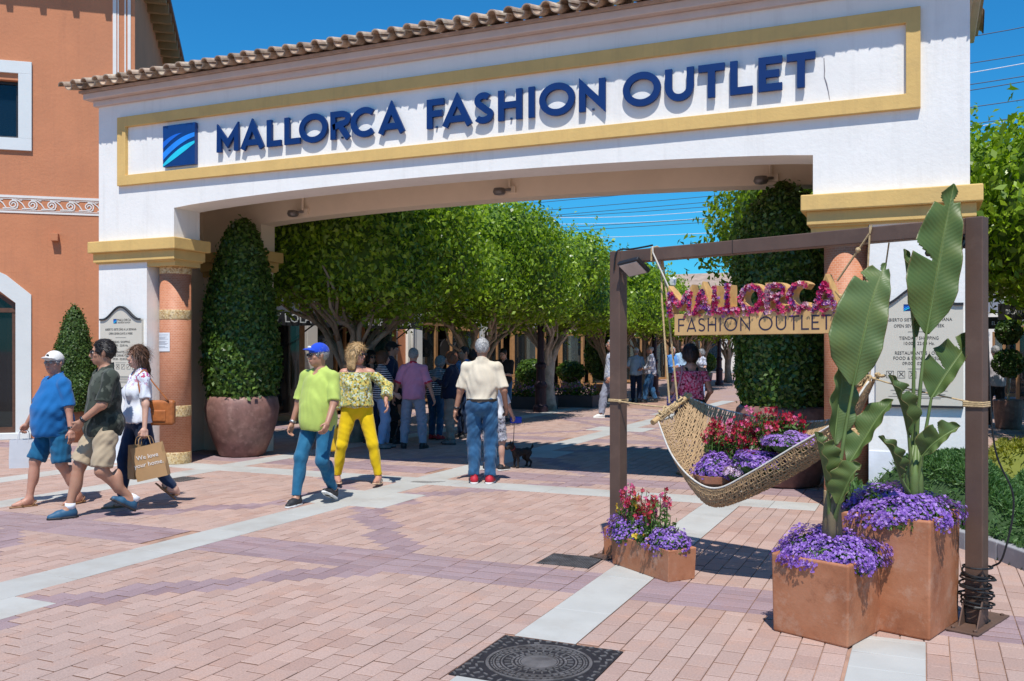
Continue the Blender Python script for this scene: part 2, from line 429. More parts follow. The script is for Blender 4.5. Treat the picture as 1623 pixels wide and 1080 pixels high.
# bands of crosswise purple pavers first
bands = []
for k in range(-1, 5):
    vc = 6.08 + 4.8 * k
    for r_ in range(6):
        v0 = vc - .3 + r_ * .1; u = -21.0
        while u < 3.2:
            bands.append((u, v0, u + .25, v0 + .1)); u += .25
for r_ in bands:
    uc, vc = (r_[0] + r_[2]) / 2, (r_[1] + r_[3]) / 2
    if not in_view(uc, vc) or vc > 24 or not is_band(uc, vc): continue
    for q in clip_all(r_, [o for o in NOB if not (o[0] >= r_[2] or o[2] <= r_[0] or o[1] >= r_[3] or o[3] <= r_[1])]): pav.append((q, 1))
for i in range(int(24.5 / PW_)):
    u0 = -21 + i * PW_; off = (i % 2) * PLN / 2
    for j in range(int(22 / PLN)):
        v0 = 2.6 + j * PLN + off; uc, vc = u0 + PW_ / 2, v0 + PLN / 2
        if not in_view(uc, vc): continue
        r_ = (u0, v0, u0 + PW_, v0 + PLN); ob = [o for o in NOB if not (o[0] >= r_[2] or o[2] <= r_[0] or o[1] >= r_[3] or o[3] <= r_[1])]
        if is_band(uc, vc - PLN / 2) or is_band(uc, vc + PLN / 2):
            k = round((vc - 6.08) / 4.8); ob.append((-22, 5.78 + 4.8 * k, 4, 6.38 + 4.8 * k))
        p = 1 if is_purple(uc, vc) else 0
        for q in clip_all(r_, ob): pav.append((q, p))
def px_size(q):
    u, v = (q[0] + q[2]) / 2, (q[1] + q[3]) / 2; xc = u * YC + v * YS; yc = -u * YS + v * YC
    vis = abs(xc) < .556 * yc and yc > 4.5
    return (q[2] - q[0]) * (q[3] - q[1]) / yc ** 3 if vis else 0
pav.sort(key=lambda p: -px_size(p[0]))
for q, p in pav[:300]:
    uc, vc = (q[0] + q[2]) / 2, (q[1] + q[3]) / 2; mb = MB(); chamfer(mb, (q[0] - uc, q[1] - vc, q[2] - uc, q[3] - vc), random.uniform(-.0015, .0015), side=1)
    o = mb.build('paver', [PAV_V if p else PAV_P, JOINT], pave, local=True); o.location = (uc, vc, 0)
mb = MB()
for q, p in pav[300:]: mb.cm = p; chamfer(mb, q, random.uniform(-.0018, .0018))
o = mb.build('paver_field', [PAV_P, PAV_V, JOINT], pave); tag(o, kind='stuff')
for s in slabs:
    if not in_view((s[0] + s[2]) / 2, (s[1] + s[3]) / 2): continue
    uc, vc = (s[0] + s[2]) / 2, (s[1] + s[3]) / 2; mb = MB(); chamfer(mb, (s[0] - uc, s[1] - vc, s[2] - uc, s[3] - vc), 0.0012, .003, .002, 1)
    o = mb.build('slab', [SLAB, JOINT], pave, local=True); o.location = (uc, vc, 0)

# ---- cast iron covers
IRON = M('cast_iron', (.19, .175, .17), .5, .45, var=.35, scale=9, bmp=.3, bscale=120, dirt=((.09, .075, .07), 6, .5, .7))
IRON_D = M('cast_iron_recess', (.022, .02, .024), .75, .3, var=.3, scale=20)
mh = thing('manhole_cover', 'square cast iron manhole with round patterned lid set in the pavers', 'manhole', (-1.827, 4.43, 0))
MB().box((-2.175, 4.085, -.012), (-1.478, 4.776, -.003)).build('frame', IRON_D, mh)
mb = MB()
for r_, w in ((.262, .016), (.232, .008), (.19, .008), (.098, .008)):
    n = 48
    V = []; F = []
    for k in range(n):
        a = 2 * math.pi * k / n
        for rr, z in ((r_, -.003), (r_, .002), (r_ + w, .002), (r_ + w, -.003)): V.append((-1.827 + rr * math.cos(a), 4.43 + rr * math.sin(a), z))
    for k in range(n):
        for q in range(3): F.append((k * 4 + q, k * 4 + q + 1, ((k + 1) % n) * 4 + q + 1, ((k + 1) % n) * 4 + q))
    mb.add(V, F)
mb.build('lid_ring', IRON, mh)
mb = MB()
def rib(mb, r, a, lr, lt, h=.0025):
    c, s = math.cos(a), math.sin(a); o = Vector((-1.827 + r * c, 4.43 + r * s, -.0035)); e = Vector((c, s, 0)) * lr; f = Vector((-s, c, 0)) * lt
    mb.obox(o - e / 2 - f / 2, e, f, (0, 0, h + .0035))
for rr, n, lr, lt in ((.215, 36, .018, .024), (.165, 26, .03, .009), (.14, 26, .012, .024), (.118, 18, .012, .03), (.248, 44, .008, .022)):
    for k in range(n): rib(mb, rr, 2 * math.pi * (k + .5 * (rr > .15)) / n, lr, lt)
for k in range(14):
    for q in range(14):
        x, y = -.325 + k * .05, -.325 + q * .05
        if math.hypot(x, y) > .3: rib(mb, math.hypot(x, y), math.atan2(y, x), .034 if (k + q) % 2 else .012, .012 if (k + q) % 2 else .03)
mb.add([(-1.827 + .095 * math.cos(k * .2618), 4.43 + .095 * math.sin(k * .2618), .0015) for k in range(24)], [tuple(range(24))])
tag(mb.build('raised_pattern', IRON, mh), kind='stuff')
def grate(name, label, r, n1=16, n2=10):
    t = thing(name, label, 'drain cover', ((r[0] + r[2]) / 2, (r[1] + r[3]) / 2, 0))
    MB().box((r[0], r[1], -.012), (r[2], r[3], -.004)).build('frame', IRON_D, t)
    mb = MB()
    for i in range(n1):
        x0 = lerp(r[0] + .01, r[2] - .01, i / n1)
        for j in range(n2):
            y0 = lerp(r[1] + .01, r[3] - .01, j / n2)
            mb.box((x0 + .003, y0 + .003, -.005), (x0 + (r[2] - r[0]) / n1 - .006, y0 + (r[3] - r[1]) / n2 - .008, .001))
    tag(mb.build('raised_pattern', IRON, t), kind='stuff'); return t
grate('access_cover', 'square iron access cover with studded face beside the terracotta trough', (-2.70, 6.47, -2.27, 6.86), 22, 16)
grate('access_cover', 'dark iron access cover crossing the pale paving strip behind the yellow trousers', (-5.77, 9.80, -5.37, 10.13), 12, 8)
grate('access_cover', 'grey pebbled access cover behind the brown paper bag', (-8.78, 8.66, -8.33, 9.08), 14, 12)
# ================================================================== the entrance gate
STUC = M('stucco_white', (.82, .81, .775), .85, var=.035, scale=2.2, bmp=.22, bscale=22, bdist=.012, dirt=((.68, .67, .65), .9, .6, .9), streak=((.58, .56, .53), .35))
STUC_B = M('stucco_beige', (.84, .72, .56), .85, var=.05, scale=2, bmp=.3, bscale=25, bdist=.01)
YEL = M('stucco_yellow', (.68, .45, .155), .8, var=.07, scale=3, bmp=.35, bscale=30, bdist=.008, dirt=((.55, .38, .15), 2, .55, .8), streak=((.45, .30, .12), .4))
CORN = M('cornice_stucco', (.62, .52, .47), .85, var=.06, scale=4, bmp=.3, bscale=30, bdist=.01)
GX = -5.28
gate = thing('entrance_gate', 'white stucco entrance gate with yellow trim, blue lettering and tiled roof', 'gate', (GX, 9.8, 0))
def arch_wall(name, v0, v1, mat, u0, u1, o0, o1, ztop, zbot=3.18, lowL=None):
    pts = [(u0, zbot), (u0, ztop), (u1, ztop), (u1, zbot), (o1, zbot), (o1, 3.60)]
    n = 28
    for i in range(1, n):
        t = i / n; q = 2 * t - 1; pts.append((lerp(o1, o0, t), 3.60 + .125 * (1 - q * q) ** .8))
    pts += [(o0, 3.60), (o0, zbot)]
    MBx = MB(); top = []
    # quads between soffit and top keep the triangulation tidy
    sof = [(o1, 3.60)] + pts[6:6 + n - 1] + [(o0, 3.60)]
    for i in range(len(sof) - 1):
        (ua, za), (ub, zb) = sof[i], sof[i + 1]
        MBx.add([(ub, v0, zb), (ua, v0, za), (ua, v0, ztop), (ub, v0, ztop), (ub, v1, zb), (ua, v1, za), (ua, v1, ztop), (ub, v1, ztop)],
                [(0, 1, 2, 3), (7, 6, 5, 4), (4, 5, 1, 0), (3, 2, 6, 7)])
    for a, b_ in ((u0, o0), (o1, u1)): MBx.box((a, v0, zbot), (b_, v1, ztop))
    return MBx.build(name, mat, gate)
arch_wall('front_wall', 9.8, 10.3, STUC, -10.97, .40, -9.537, -1.03, 5.16)
arch_wall('rear_wall', 11.65, 11.98, STUC_B, -10.969, .399, -9.537, -1.03, 5.159)
for (a, b_) in ((-10.97, -10.04), (-.50, .40)):
    MB().box((a, 9.8, 0), (b_, 10.3, 3.18)).build('pillar', STUC, gate)
    MB().box((a - .012 if a < -5 else a, 9.79, 0), (b_ + (.012 if a > -5 else 0), 9.8, .62)).build('plinth', M('plinth_paint', (.74, .77, .82), .8, bmp=.2, bscale=25), gate)
for (a, b_) in ((-10.968, -9.56), (-1.01, .398)): MB().box((a, 11.652, 0), (b_, 11.978, 3.18)).build('rear_pillar', STUC_B, gate)
for (a, b_) in ((-10.968, -10.70), (.13, .398)): MB().box((a, 10.3, 0), (b_, 11.652, 5.158)).build('side_wall', STUC_B, gate)
MB().box((-10.70, 10.3, 4.55), (.13, 11.65, 4.7)).build('ceiling', STUC_B, gate)
def capital(u0, u1, v0, v1, over, inner, right):
    c = thing_part = bpy.data.objects.new('capital', None)
    COL.objects.link(c); c.parent = gate
    bv = .012
    a = MB().box((u0 - .11, v0 - .11, 3.02), (u1 + .11, v1 + .11, 3.185)).build('capital_slab', YEL, c, bevel=bv)
    MB().box((u0 - .055, v0 - .055, 2.885), (u1 + .055, v1 + .055, 3.02)).build('capital_slab', YEL, c, bevel=.006)
    MB().box((u0 - .03, v0 - .03, 2.865), (u1 + .03, v1 + .03, 2.885)).build('capital_slab', YEL, c)
    x0, x1 = over
    MB().box((x0, v0 + .004, 2.80), (x1, v1 - .004, 2.865)).build('capital_slab', YEL, c)
capital(-10.97, -9.537, 9.8, 10.3, (-10.035, -9.52), 0, 0)
capital(-1.03, .40, 9.8, 10.3, (-1.05, -.505), 0, 0)
capital(-10.97, -9.56, 11.62, 11.99, (-10.9, -9.6), 0, 0)
capital(-1.01, .40, 11.62, 11.99, (-.95, .35), 0, 0)
# mosaic columns
def mosaic(name, c0, c1, grout, w, h):
    m, nt, b = new_mat(name); tc = coords(nt, 'Object'); sep = nt.nodes.new('ShaderNodeSeparateXYZ'); nt.links.new(tc, sep.inputs[0])
    ang = math_n(nt, 'MULTIPLY', math_n(nt, 'ARCTAN2', sep.outputs['Y'], sep.outputs['X']), .22)
    cb = nt.nodes.new('ShaderNodeCombineXYZ'); nt.links.new(ang, cb.inputs[0]); nt.links.new(sep.outputs['Z'], cb.inputs[1])
    br = nt.nodes.new('ShaderNodeTexBrick'); nt.links.new(cb.outputs[0], br.inputs['Vector'])
    for k, v in (('Scale', 1), ('Brick Width', w), ('Row Height', h), ('Mortar Size', .0022), ('Mortar Smooth', .3), ('Bias', -.2)): br.inputs[k].default_value = v
    br.inputs['Color1'].default_value = c4(c0); br.inputs['Color2'].default_value = c4(c1); br.inputs['Mortar'].default_value = c4(grout)
    c = mixc(nt, ramp(nt, noise(nt, tc, 5, 4), [(.45, (0, 0, 0)), (.75, (.5, .5, .5))]), br.outputs['Color'], tuple(x * .82 for x in c0))
    nt.links.new(c, b.inputs['Base Color']); b.inputs['Roughness'].default_value = .6
    bump(nt, b, math_n(nt, 'SUBTRACT', 1.0, br.outputs['Fac']), .35, .004); return m
MOS = mosaic('mosaic_orange', (.47, .165, .075), (.55, .22, .11), (.55, .33, .22), .046, .024)
m, nt, b = new_mat('mosaic_pebble'); tc = coords(nt, 'Object'); vo = nt.nodes.new('ShaderNodeTexVoronoi'); vo.inputs['Scale'].default_value = 55; nt.links.new(tc, vo.inputs['Vector'])
nt.links.new(ramp(nt, vo.outputs['Color'], [(.1, (.36, .20, .08)), (.45, (.62, .44, .2)), (.75, (.7, .55, .32)), (.95, (.3, .2, .12))]), b.inputs['Base Color']); bump(nt, b, vo.outputs['Distance'], .5, .006)
PEB = m
for cu, cv in ((-9.80, 10.10), (-.735, 10.10), (-9.80, 11.80), (-.735, 11.80)):
    if cv > 11: continue
    co = bpy.data.objects.new('column', mesh_from('column', *(lambda q: (q.v, q.f))(MB().lathe([(.215, 0), (.215, 2.802)], n=48)), [MOS], smooth=False)); COL.objects.link(co); co.parent = gate
    co.location = (cu - GX, cv - 9.8, 0); co.data.polygons.foreach_set('use_smooth', [True] * 48 + [False] * 2)
    for z0, z1 in ((0, .17), (.67, .83), (2.05, 2.19), (2.70, 2.80)):
        MB().lathe([(.2165, z0 + .001), (.219, z0 + .012), (.219, z1 - .012), (.2165, z1)], n=48).build('column_band', PEB, co, smooth=True, local=True)
# frame round the lettering
fr = MB(); V0, V1 = 9.745, 9.8
fu0, fu1, gu0, gu1, fz0, fz1, gz0, gz1 = -10.556, -.03, -10.397, -.161, 3.968, 4.948, 4.114, 4.802
fr.add([(fu0, V0, fz0), (fu1, V0, fz0), (fu1, V0, fz1), (fu0, V0, fz1), (gu0, V0, gz0), (gu1, V0, gz0), (gu1, V0, gz1), (gu0, V0, gz1),
        (fu0, V1, fz0), (fu1, V1, fz0), (fu1, V1, fz1), (fu0, V1, fz1), (gu0, V1, gz0), (gu1, V1, gz0), (gu1, V1, gz1), (gu0, V1, gz1)],
       [(0, 1, 5, 4), (1, 2, 6, 5), (2, 3, 7, 6), (3, 0, 4, 7), (8, 9, 1, 0), (9, 10, 2, 1), (10, 11, 3, 2), (11, 8, 0, 3), (4, 5, 13, 12), (5, 6, 14, 13), (6, 7, 15, 14), (7, 4, 12, 15)])
fr.build('sign_frame', YEL, gate, bevel=.006)
BLUE = M('letter_blue', (.003, .03, .14), .5, var=.08, scale=3, spec=.25)
BLUE_S = M('letter_side', (.01, .04, .13), .5)
LT = [('M', -8.727, .371), ('A', -8.318, .382), ('L', -7.886, .229), ('L', -7.6, .245), ('O', -7.367, .439), ('R', -6.881, .305), ('C', -6.576, .383), ('A', -6.168, .373), ('F', -5.483, .231), ('A', -5.269, .393),
      ('S', -4.857, .261), ('H', -4.534, .305), ('I', -4.15, .078), ('O', -4.015, .432), ('N', -3.532, .309), ('O', -3.022, .425), ('U', -2.549, .312), ('T', -2.188, .277), ('L', -1.854, .231), ('E', -1.564, .238), ('T', -1.281, .28)]
for ch, u, w in LT:
    h = .352 if ch not in 'OCS' else .366; zb = 4.287 if ch not in 'OCS' else 4.280
    mb = letter_mb(MB(), ch, w, h, .076, (u, 9.775, zb), (1, 0, 0), (0, 0, 1), (0, -.035, 0))
    lo = mb.build('letter', BLUE, gate)
    MB().box((u + w * .5 - .01, 9.774, 4.30 if ch != 'A' else 4.36), (u + w * .5 + .01, 9.80, 4.32 if ch != 'A' else 4.38)).build('standoff', BLUE_S, lo)
lg = MB().box((-9.675, 9.735, 4.165), (-9.10, 9.79, 4.735)).build('logo_panel', M('logo_navy', (.004, .035, .17), .35), gate)
def swoosh(mb, pts_top, pts_bot, o, w, h, y):
    V = [(o[0] + p[0] * w, y, o[2] + p[1] * h) for p in pts_top] + [(o[0] + p[0] * w, y, o[2] + p[1] * h) for p in pts_bot]; n = len(pts_top)
    mb.add(V, [(i, n + i, n + i + 1, i + 1) for i in range(n - 1)])
def curve_y(y0, y1, y2, x): return y0 * (1 - x) ** 2 + 2 * y1 * x * (1 - x) + y2 * x * x
def logo_waves(parent, o, w, h, y, dy=-.004):
    xs = [i / 14 for i in range(15)]
    for nm, col, top, bot in (('logo_wave', (.01, .13, .62), (.60, .80, .78), (.44, .70, .785)), ('logo_wave', (.02, .25, .85), (.34, .72, .76), (.16, .56, .66)), ('logo_wave', (.02, .56, .75), (.06, .48, .56), (-.0, .22, .50))):
        mb = MB(); x2 = [x * (.62 if top[0] == .60 else 1) for x in xs]
        swoosh(mb, [(x, curve_y(*top, q)) for x, q in zip(x2, xs)], [(x, curve_y(*bot, q)) for x, q in zip(x2, xs)], o, w, h, y + dy)
        mb.build(nm, M('logo_wave_%d' % int(top[0] * 100), col, .4), parent)
logo_waves(lg, (-9.673, 0, 4.167), .571, .566, 9.735)
# cornice and roof
MB().box((-11.02, 9.74, 5.15), (.45, 12.04, 5.235)).build('cornice', CORN, gate, bevel=.01)
MB().box((-11.11, 9.64, 5.235), (.54, 12.14, 5.325)).build('cornice', CORN, gate, bevel=.012)
roof = MB().prism([(9.60, 5.325), (12.18, 5.325), (12.18, 5.36), (10.89, 5.72), (9.60, 5.36)], (-11.15, 0, 0), (0, 1, 0), (0, 0, 1), (11.73, 0, 0)).build('roof', M('roof_mortar', (.42, .33, .27), .9, var=.2, scale=10, bmp=.5, bscale=40), gate)
TILE = M('roof_tile', (.40, .29, .205), .85, var=.35, scale=7, bmp=.4, bscale=60, dirt=((.62, .55, .42), 4.5, .5, .72), rnd=.3)
TILE_M = M('roof_tile_mossy', (.33, .26, .13), .9, var=.4, scale=9, bmp=.4, bscale=60, dirt=((.20, .21, .05), 6, .42, .62), rnd=.25)
def half_tile(r0, r1, L, t=.014, n=8, up=True):
    V = []; F = []
    for y, r in ((0, r0), (L, r1)):
        for k in range(n + 1):
            a = math.pi * k / n; c, s = math.cos(a), math.sin(a) * (1 if up else -1); V += [(r * c, y, r * s), ((r - t) * c, y, (r - t) * s)]
    m_ = 2 * (n + 1)
    for k in range(n):
        i = 2 * k; F += [(i, i + 2, m_ + i + 2, m_ + i), (i + 3, i + 1, m_ + i + 1, m_ + i + 3), (i, i + 1, i + 3, i + 2)]
    return mesh_from('tile', V, F, [TILE], smooth=False)
slope = math.atan2(.36, 1.29)
tc_, tu_ = half_tile(.064, .054, .46), half_tile(.072, .084, .46, up=False)
tcm = tc_.copy(); tcm.materials[0] = TILE_M
NT = 54; pit = 11.85 / NT
for i in range(NT + 1):
    u = -11.26 + i * pit
    for r_ in range(3):
        for side in (0, 1):
            if side == 1 and r_ > 0: continue
            o = link('tile', tcm if (r_ > 0 and random.random() < .55 or i > 36 and random.random() < .6) else tc_, roof)
            y = 9.40 + r_ * .40 + random.uniform(-.012, .012); yy = y if not side else 12.34 - r_ * .40
            o.location = (u + random.uniform(-.006, .006) - GX, yy - 9.8, 5.395 + (r_ * .40) * math.tan(slope) + .012 * (r_ > 0) + random.uniform(-.004, .006))
            o.rotation_euler = (slope if not side else slope, 0, random.uniform(-.03, .03) + (math.pi if side else 0))
    if i < NT:
        o = link('tile', tu_, roof); o.location = (u + pit / 2 - GX, 9.425 - 9.8 + random.uniform(-.01, .01), 5.40); o.rotation_euler = (slope, 0, random.uniform(-.02, .02))
for k in range(26):                                   # ridge
    o = link('tile', tc_, roof); o.location = (-11.2 + k * .45 - GX, 10.89 - 9.8, 5.74); o.rotation_euler = (0, .02, -math.pi / 2)
MB().tube([(-11.22, 10.89, 5.77), (.6, 10.89, 5.77)], .05, 6).build('ridge_bed', M('roof_mortar', (.42, .33, .27)), roof)
# a crested clay finial on the ridge
fx = thing('ridge_finial', 'small crested clay ornament standing on the gate roof', 'finial', PV(313, 104, 10.6))
p = PV(313, 104, 10.6); mb = MB()
for k in range(5):
    q = (k - 2) * .045; mb.obox((p.x + q - .012, 10.6, p.z - .05), (.024, 0, .0), (0, .03, 0), (q * .35, 0, .11))
mb.box((p.x - .09, 10.59, p.z - .35), (p.x + .09, 10.64, p.z - .04)); mb.build('crest', TILE, fx)

# ---- information boards on the pillars
BOARD = M('board_cream', (.60, .56, .47), .5, var=.02); INK = M('board_ink', (.05, .045, .04), .6); DARK = M('board_edge', (.02, .02, .022), .45)
def info_board(u0, u1, label):
    w = u1 - u0; zs, zt, zb = 2.045, 2.165, 1.085; cx = (u0 + u1) / 2
    t = thing('information_board', label, 'sign', (cx, 9.8, 1.08))
    top = []
    for i in range(25):
        x = i / 24; q = abs(2 * x - 1); s_ = .5 + .5 * math.cos(min(1, q / .86) * math.pi); top.append((lerp(u0, u1, x), lerp(zs, zt + .06, s_)))
    poly = [(u1, zb), ] + [p for p in top[::-1]] + [(u0, zb)]
    MB().prism([(p[0], p[1]) for p in poly][::-1], (0, 9.8, 0), (1, 0, 0), (0, 0, 1), (0, -.035, 0)).build('panel', BOARD, t)
    mb = MB()
    for (a, b_) in zip(top, top[1:]):
        mb.add([(a[0], 9.79, a[1]), (b_[0], 9.79, b_[1]), (b_[0], 9.79, b_[1] + .026), (a[0], 9.79, a[1] + .026), (a[0], 9.745, a[1]), (b_[0], 9.745, b_[1]), (b_[0], 9.745, b_[1] + .026), (a[0], 9.745, a[1] + .026)],
               [(4, 5, 6, 7), (3, 2, 6, 7)[::-1], (0, 1, 5, 4)])
    mb.build('top_moulding', DARK, t); MB().box((u0, 9.755, zb - .022), (u1, 9.8, zb)).build('bottom_moulding', DARK, t)
    y = 9.7645; k = w / .80
    lp = MB().box((cx - .14 * k, y - .0012, 2.0), (cx - .075 * k, y, 2.065)).build('logo_panel', M('logo_navy', (.004, .035, .17)), t); logo_waves(lp, (cx - .14 * k, 0, 2.0), .065 * k, .065, y, -.0025)
    for s_, sz, z, wd in (('MALLORCA', .05, 2.032, .26), ('FASHION OUTLET', .025, 2.002, .24), ('ABIERTO SIETE D\u00cdAS A LA SEMANA', .044, 1.90, .60), ('OPEN SEVEN DAYS A WEEK', .044, 1.84, .46), ('TIENDAS / SHOPPING', .046, 1.72, .36), ('10:00 - 22:00 Hs.', .044, 1.67, .28),
                          ('RESTAURANTES / OCIO', .046, 1.575, .44), ('FOOD & DRINK / LEISURE', .046, 1.525, .47), ('09:00 - 02:00 Hs.', .044, 1.475, .30)):
        xo = cx + (.065 * k if z > 1.99 else 0); put_text(s_, sz, INK, t, (xo, y - .001, z), (1, 0, 0), (0, 0, 1), .0008, wd * k)
    mb = MB()
    for z, hw in ((1.795, .10), (1.435, .10), (1.24, .22), (1.225, .26), (1.205, .2), (1.19, .24), (1.165, .28), (1.15, .2)): mb.box((cx - hw * k, y - .0014, z), (cx + hw * k, y, z + .0035))
    for i in range(6):
        x = cx + (-.30 + i * .104) * k; s_ = .035; z = 1.345
        for a in ((x, z, x + .07 * k, z + .004), (x, z + .066, x + .07 * k, z + .07), (x, z, x + .004, z + .07), (x + .066 * k, z, x + .07 * k, z + .07)): mb.box((a[0], y - .0014, a[1]), (a[2], y, a[3]))
        mb.obox((x + .015, y - .0014, z + .015), (.04 * k, 0, .04), (0, .0012, 0), (-.004, 0, .005))
        if i in (0, 1, 2): mb.obox((x + .055 * k, y - .0018, z + .015), (-.04 * k, 0, .04), (0, .0012, 0), (.004, 0, .005))
    tag(mb.build('printed_rules', INK, t), kind='stuff'); return t
info_board(-10.905, -10.10, 'cream opening hours board with dark curved top on pillar beside the orange building')
info_board(-.435, .343, 'cream opening hours board with dark curved top on pillar behind the large banana-like leaves')
# paper notice on the left column
pn = PV(267.5, 542, 9.88); t = thing('paper_notice', 'white printed paper notice taped to the orange mosaic column', 'notice', (pn.x, 9.88, pn.z - .13))
n = 8; V = []; F = []
for i in range(n + 1):
    a = R(lerp(-135, -66, i / n)); V += [(-9.80 + .2225 * math.cos(a), 10.10 + .2225 * math.sin(a), z) for z in (1.60, 1.865)]
F = [(2 * i, 2 * i + 2, 2 * i + 3, 2 * i + 1) for i in range(n)]
MB().add(V, F).build('sheet', M('paper_white', (.72, .74, .76), .6, var=.02), t)
mb = MB()
for k, z in enumerate((1.83, 1.80, 1.785, 1.77, 1.74, 1.725, 1.71, 1.695, 1.665, 1.65)):
    V = []; 
    for i in range(7):
        a = R(lerp(-129, -72 - (k % 3) * 6, i / 6)); V += [(-9.80 + .2235 * math.cos(a), 10.10 + .2235 * math.sin(a), zz) for zz in (z, z + .005)]
    mb.add(V, [(2 * i, 2 * i + 2, 2 * i + 3, 2 * i + 1) for i in range(6)])
tag(mb.build('printed_lines', M('print_grey', (.2, .2, .24), .6), t), kind='stuff')
# lamps on the rear beam
LAMP = M('lamp_grey', (.20, .19, .18), .45, .5)
for (px, py, lb) in ((470, 338, 'small grey spotlight on the rear gate beam above the lime shirted man'), (797, 303, 'small grey spotlight on the rear gate beam above the middle of the arch'), (1211, 285, 'small grey spotlight on the rear gate beam beside the tall clipped topiary')):
    p = PV(px, py, 11.55); t = thing('spotlight', lb, 'lamp', (p.x, 11.65, p.z))
    MB().box((p.x + .04, 11.6, p.z - .02), (p.x + .16, 11.655, p.z + .07)).tube([(p.x + .07, 11.6, p.z + .03), (p.x + .07, 11.62, p.z + .85)], .022, 8).build('bracket', STUC_B, t)
    MB().tube([(p.x + .10, 11.59, p.z + .02), (p.x + .02, 11.52, p.z + .01)], .018, 8).build('arm', LAMP, t)
    MB().lathe([(.03, .035), (.075, .03), (.09, -.02), (.07, -.055), (.02, -.065)], (p.x - .03, 11.5, p.z), 16).build('head', LAMP, t, smooth=True)

cr_ = [PV(x, y, 9.797) for x, y in ((1306, 92), (1307, 112), (1306.5, 122), (1310, 132), (1313, 145), (1315, 158))]
MB().tube(cr_, [.003, .005, .004, .006, .004, .002], 5).build('wall_line', M('line_dark', (.25, .24, .26), .9), gate)  # thin dark line running down the wall beside the last letter
# ================================================================== orange building beside the gate
ORA = M('stucco_orange', (.56, .225, .11), .88, var=.07, scale=1.3, bmp=.4, bscale=18, bdist=.012, dirt=((.48, .20, .105), .7, .5, .8), streak=((.42, .17, .09), .45))
PALE = M('surround_pale', (.66, .70, .70), .8, var=.04, scale=2, bmp=.25, bscale=30, bdist=.006)
WOOD_D = M('frame_brown', (.10, .045, .025), .5, var=.25, scale=12); WOOD = M('frame_oak', (.34, .18, .075), .5, var=.2, scale=10)
GLASS = glass_mat('shop_glass'); GLASS_B = glass_mat('window_glass', (.01, .03, .06), .04)
WB = Vector((-15.045, 11.532, 0)); WA = R(40); WD = Vector((math.cos(WA), math.sin(WA), 0)); WN = Vector((math.sin(WA), -math.cos(WA), 0))
def wl(s, z, out=0.0): return WB + WD * s + Vector((0, 0, z)) + WN * out
bld = thing('orange_building', 'orange stucco building with white scroll band and pale framed windows', 'building', WB)
def wbox(mb, s0, s1, z0, z1, o0, o1): return mb.obox(wl(s0, z0, o0), WD * (s1 - s0), WN * (o1 - o0), (0, 0, z1 - z0))
mb = MB()
for a in ((.10, 2.06, 0, 9.4), (-7, .10, 6.5, 9.4), (-7, .10, 3.02, 5.43), (-7, -1.9, 5.43, 6.5), (.06, .10, 0, 3.02), (-7, -2.6, 0, 3.02)): wbox(mb, *a, -.35, 0)
mb.prism([(.06, 2.46), (.06, 3.02), (-2.6, 3.02), (-2.6, 2.46), (-2.2, 2.78), (-1.27, 3.0), (-.45, 2.8)], wl(0, 0, -.35), WD, (0, 0, 1), WN * .349)
mb.obox(wl(1.70, 0, -8), WD * .36, WN * 7.65, (0, 0, 9.4)); mb.obox(wl(-7, 0, -8), WD * 8.7, WN * .3, (0, 0, 9.4))
mb.build('wall', ORA, bld)
def ring(parent, s0, s1, z0, z1, w, o0, o1, mat, name):
    m_ = MB(); wbox(m_, s0 - w, s1 + w, z1, z1 + w, o0, o1); wbox(m_, s0 - w, s1 + w, z0 - w, z0, o0, o1); wbox(m_, s0 - w, s0, z0, z1, o0, o1); wbox(m_, s1, s1 + w, z0, z1, o0, o1)
    return m_.build(name, mat, parent, bevel=.004)
w1 = ring(bld, -1.9, .10, 5.45, 6.62, .22, -.06, .045, PALE, 'window'); ring(w1, -1.83, .03, 5.50, 6.45, .06, -.22, -.12, M('frame_dark', (.015, .015, .018), .4), 'frame')
wbox(MB(), -1.83, .03, 5.5, 6.45, -.18, -.165).build('pane', GLASS_B, w1); wbox(MB(), -2.2, .3, 5.0, 7.0, -1.6, -1.55).build('blind', M('blind_navy', (.03, .07, .14), .7), w1)
sw = MB(); outer = [(.31, 0), (.31, 2.62), (-.10, 2.97), (-.6, 3.22), (-1.27, 3.32), (-2.0, 3.2), (-2.9, 2.62), (-2.9, 0)]; inner = [(.055, .12), (.055, 2.47), (-.25, 2.72), (-.65, 2.92), (-1.27, 3.0), (-1.95, 2.86), (-2.6, 2.47), (-2.6, .12)]
for (a, b_, c_, d_) in zip(outer, outer[1:], inner[1:], inner):
    q = [wl(p[0], p[1], .035) for p in (a, b_, c_, d_)] + [wl(p[0], p[1], -.12) for p in (a, b_, c_, d_)]
    sw.add(q, [(3, 2, 1, 0), (0, 1, 5, 4), (2, 3, 7, 6)])
shopw = sw.build('shop_window', PALE, bld)
wbox(MB(), -2.9, .31, 0, .12, -.1, .06).build('sill', PALE, shopw, bevel=.01)
fr_ = MB(); 
for (a, b_) in zip(inner, inner[1:]):
    d_ = (wl(b_[0], b_[1]) - wl(a[0], a[1])); 
    cx = Vector((-1.27, 1.4)); ia = Vector(a) + (cx - Vector(a)).normalized() * .1; ib = Vector(b_) + (cx - Vector(b_)).normalized() * .1
    q = [wl(p[0], p[1], o_) for o_ in (-.06, -.14) for p in (a, b_, ib, ia)]; fr_.add(q, [(3, 2, 1, 0), (2, 3, 7, 6)])
wbox(fr_, -2.6, .055, 2.30, 2.38, -.14, -.05); wbox(fr_, -2.6, .055, .12, .22, -.14, -.05); wbox(fr_, -1.3, -1.22, .12, 2.9, -.14, -.055); fr_.build('frame', WOOD_D, shopw)
wbox(MB(), -2.6, .06, .12, 3.0, -.11, -.10).build('pane', GLASS, shopw)
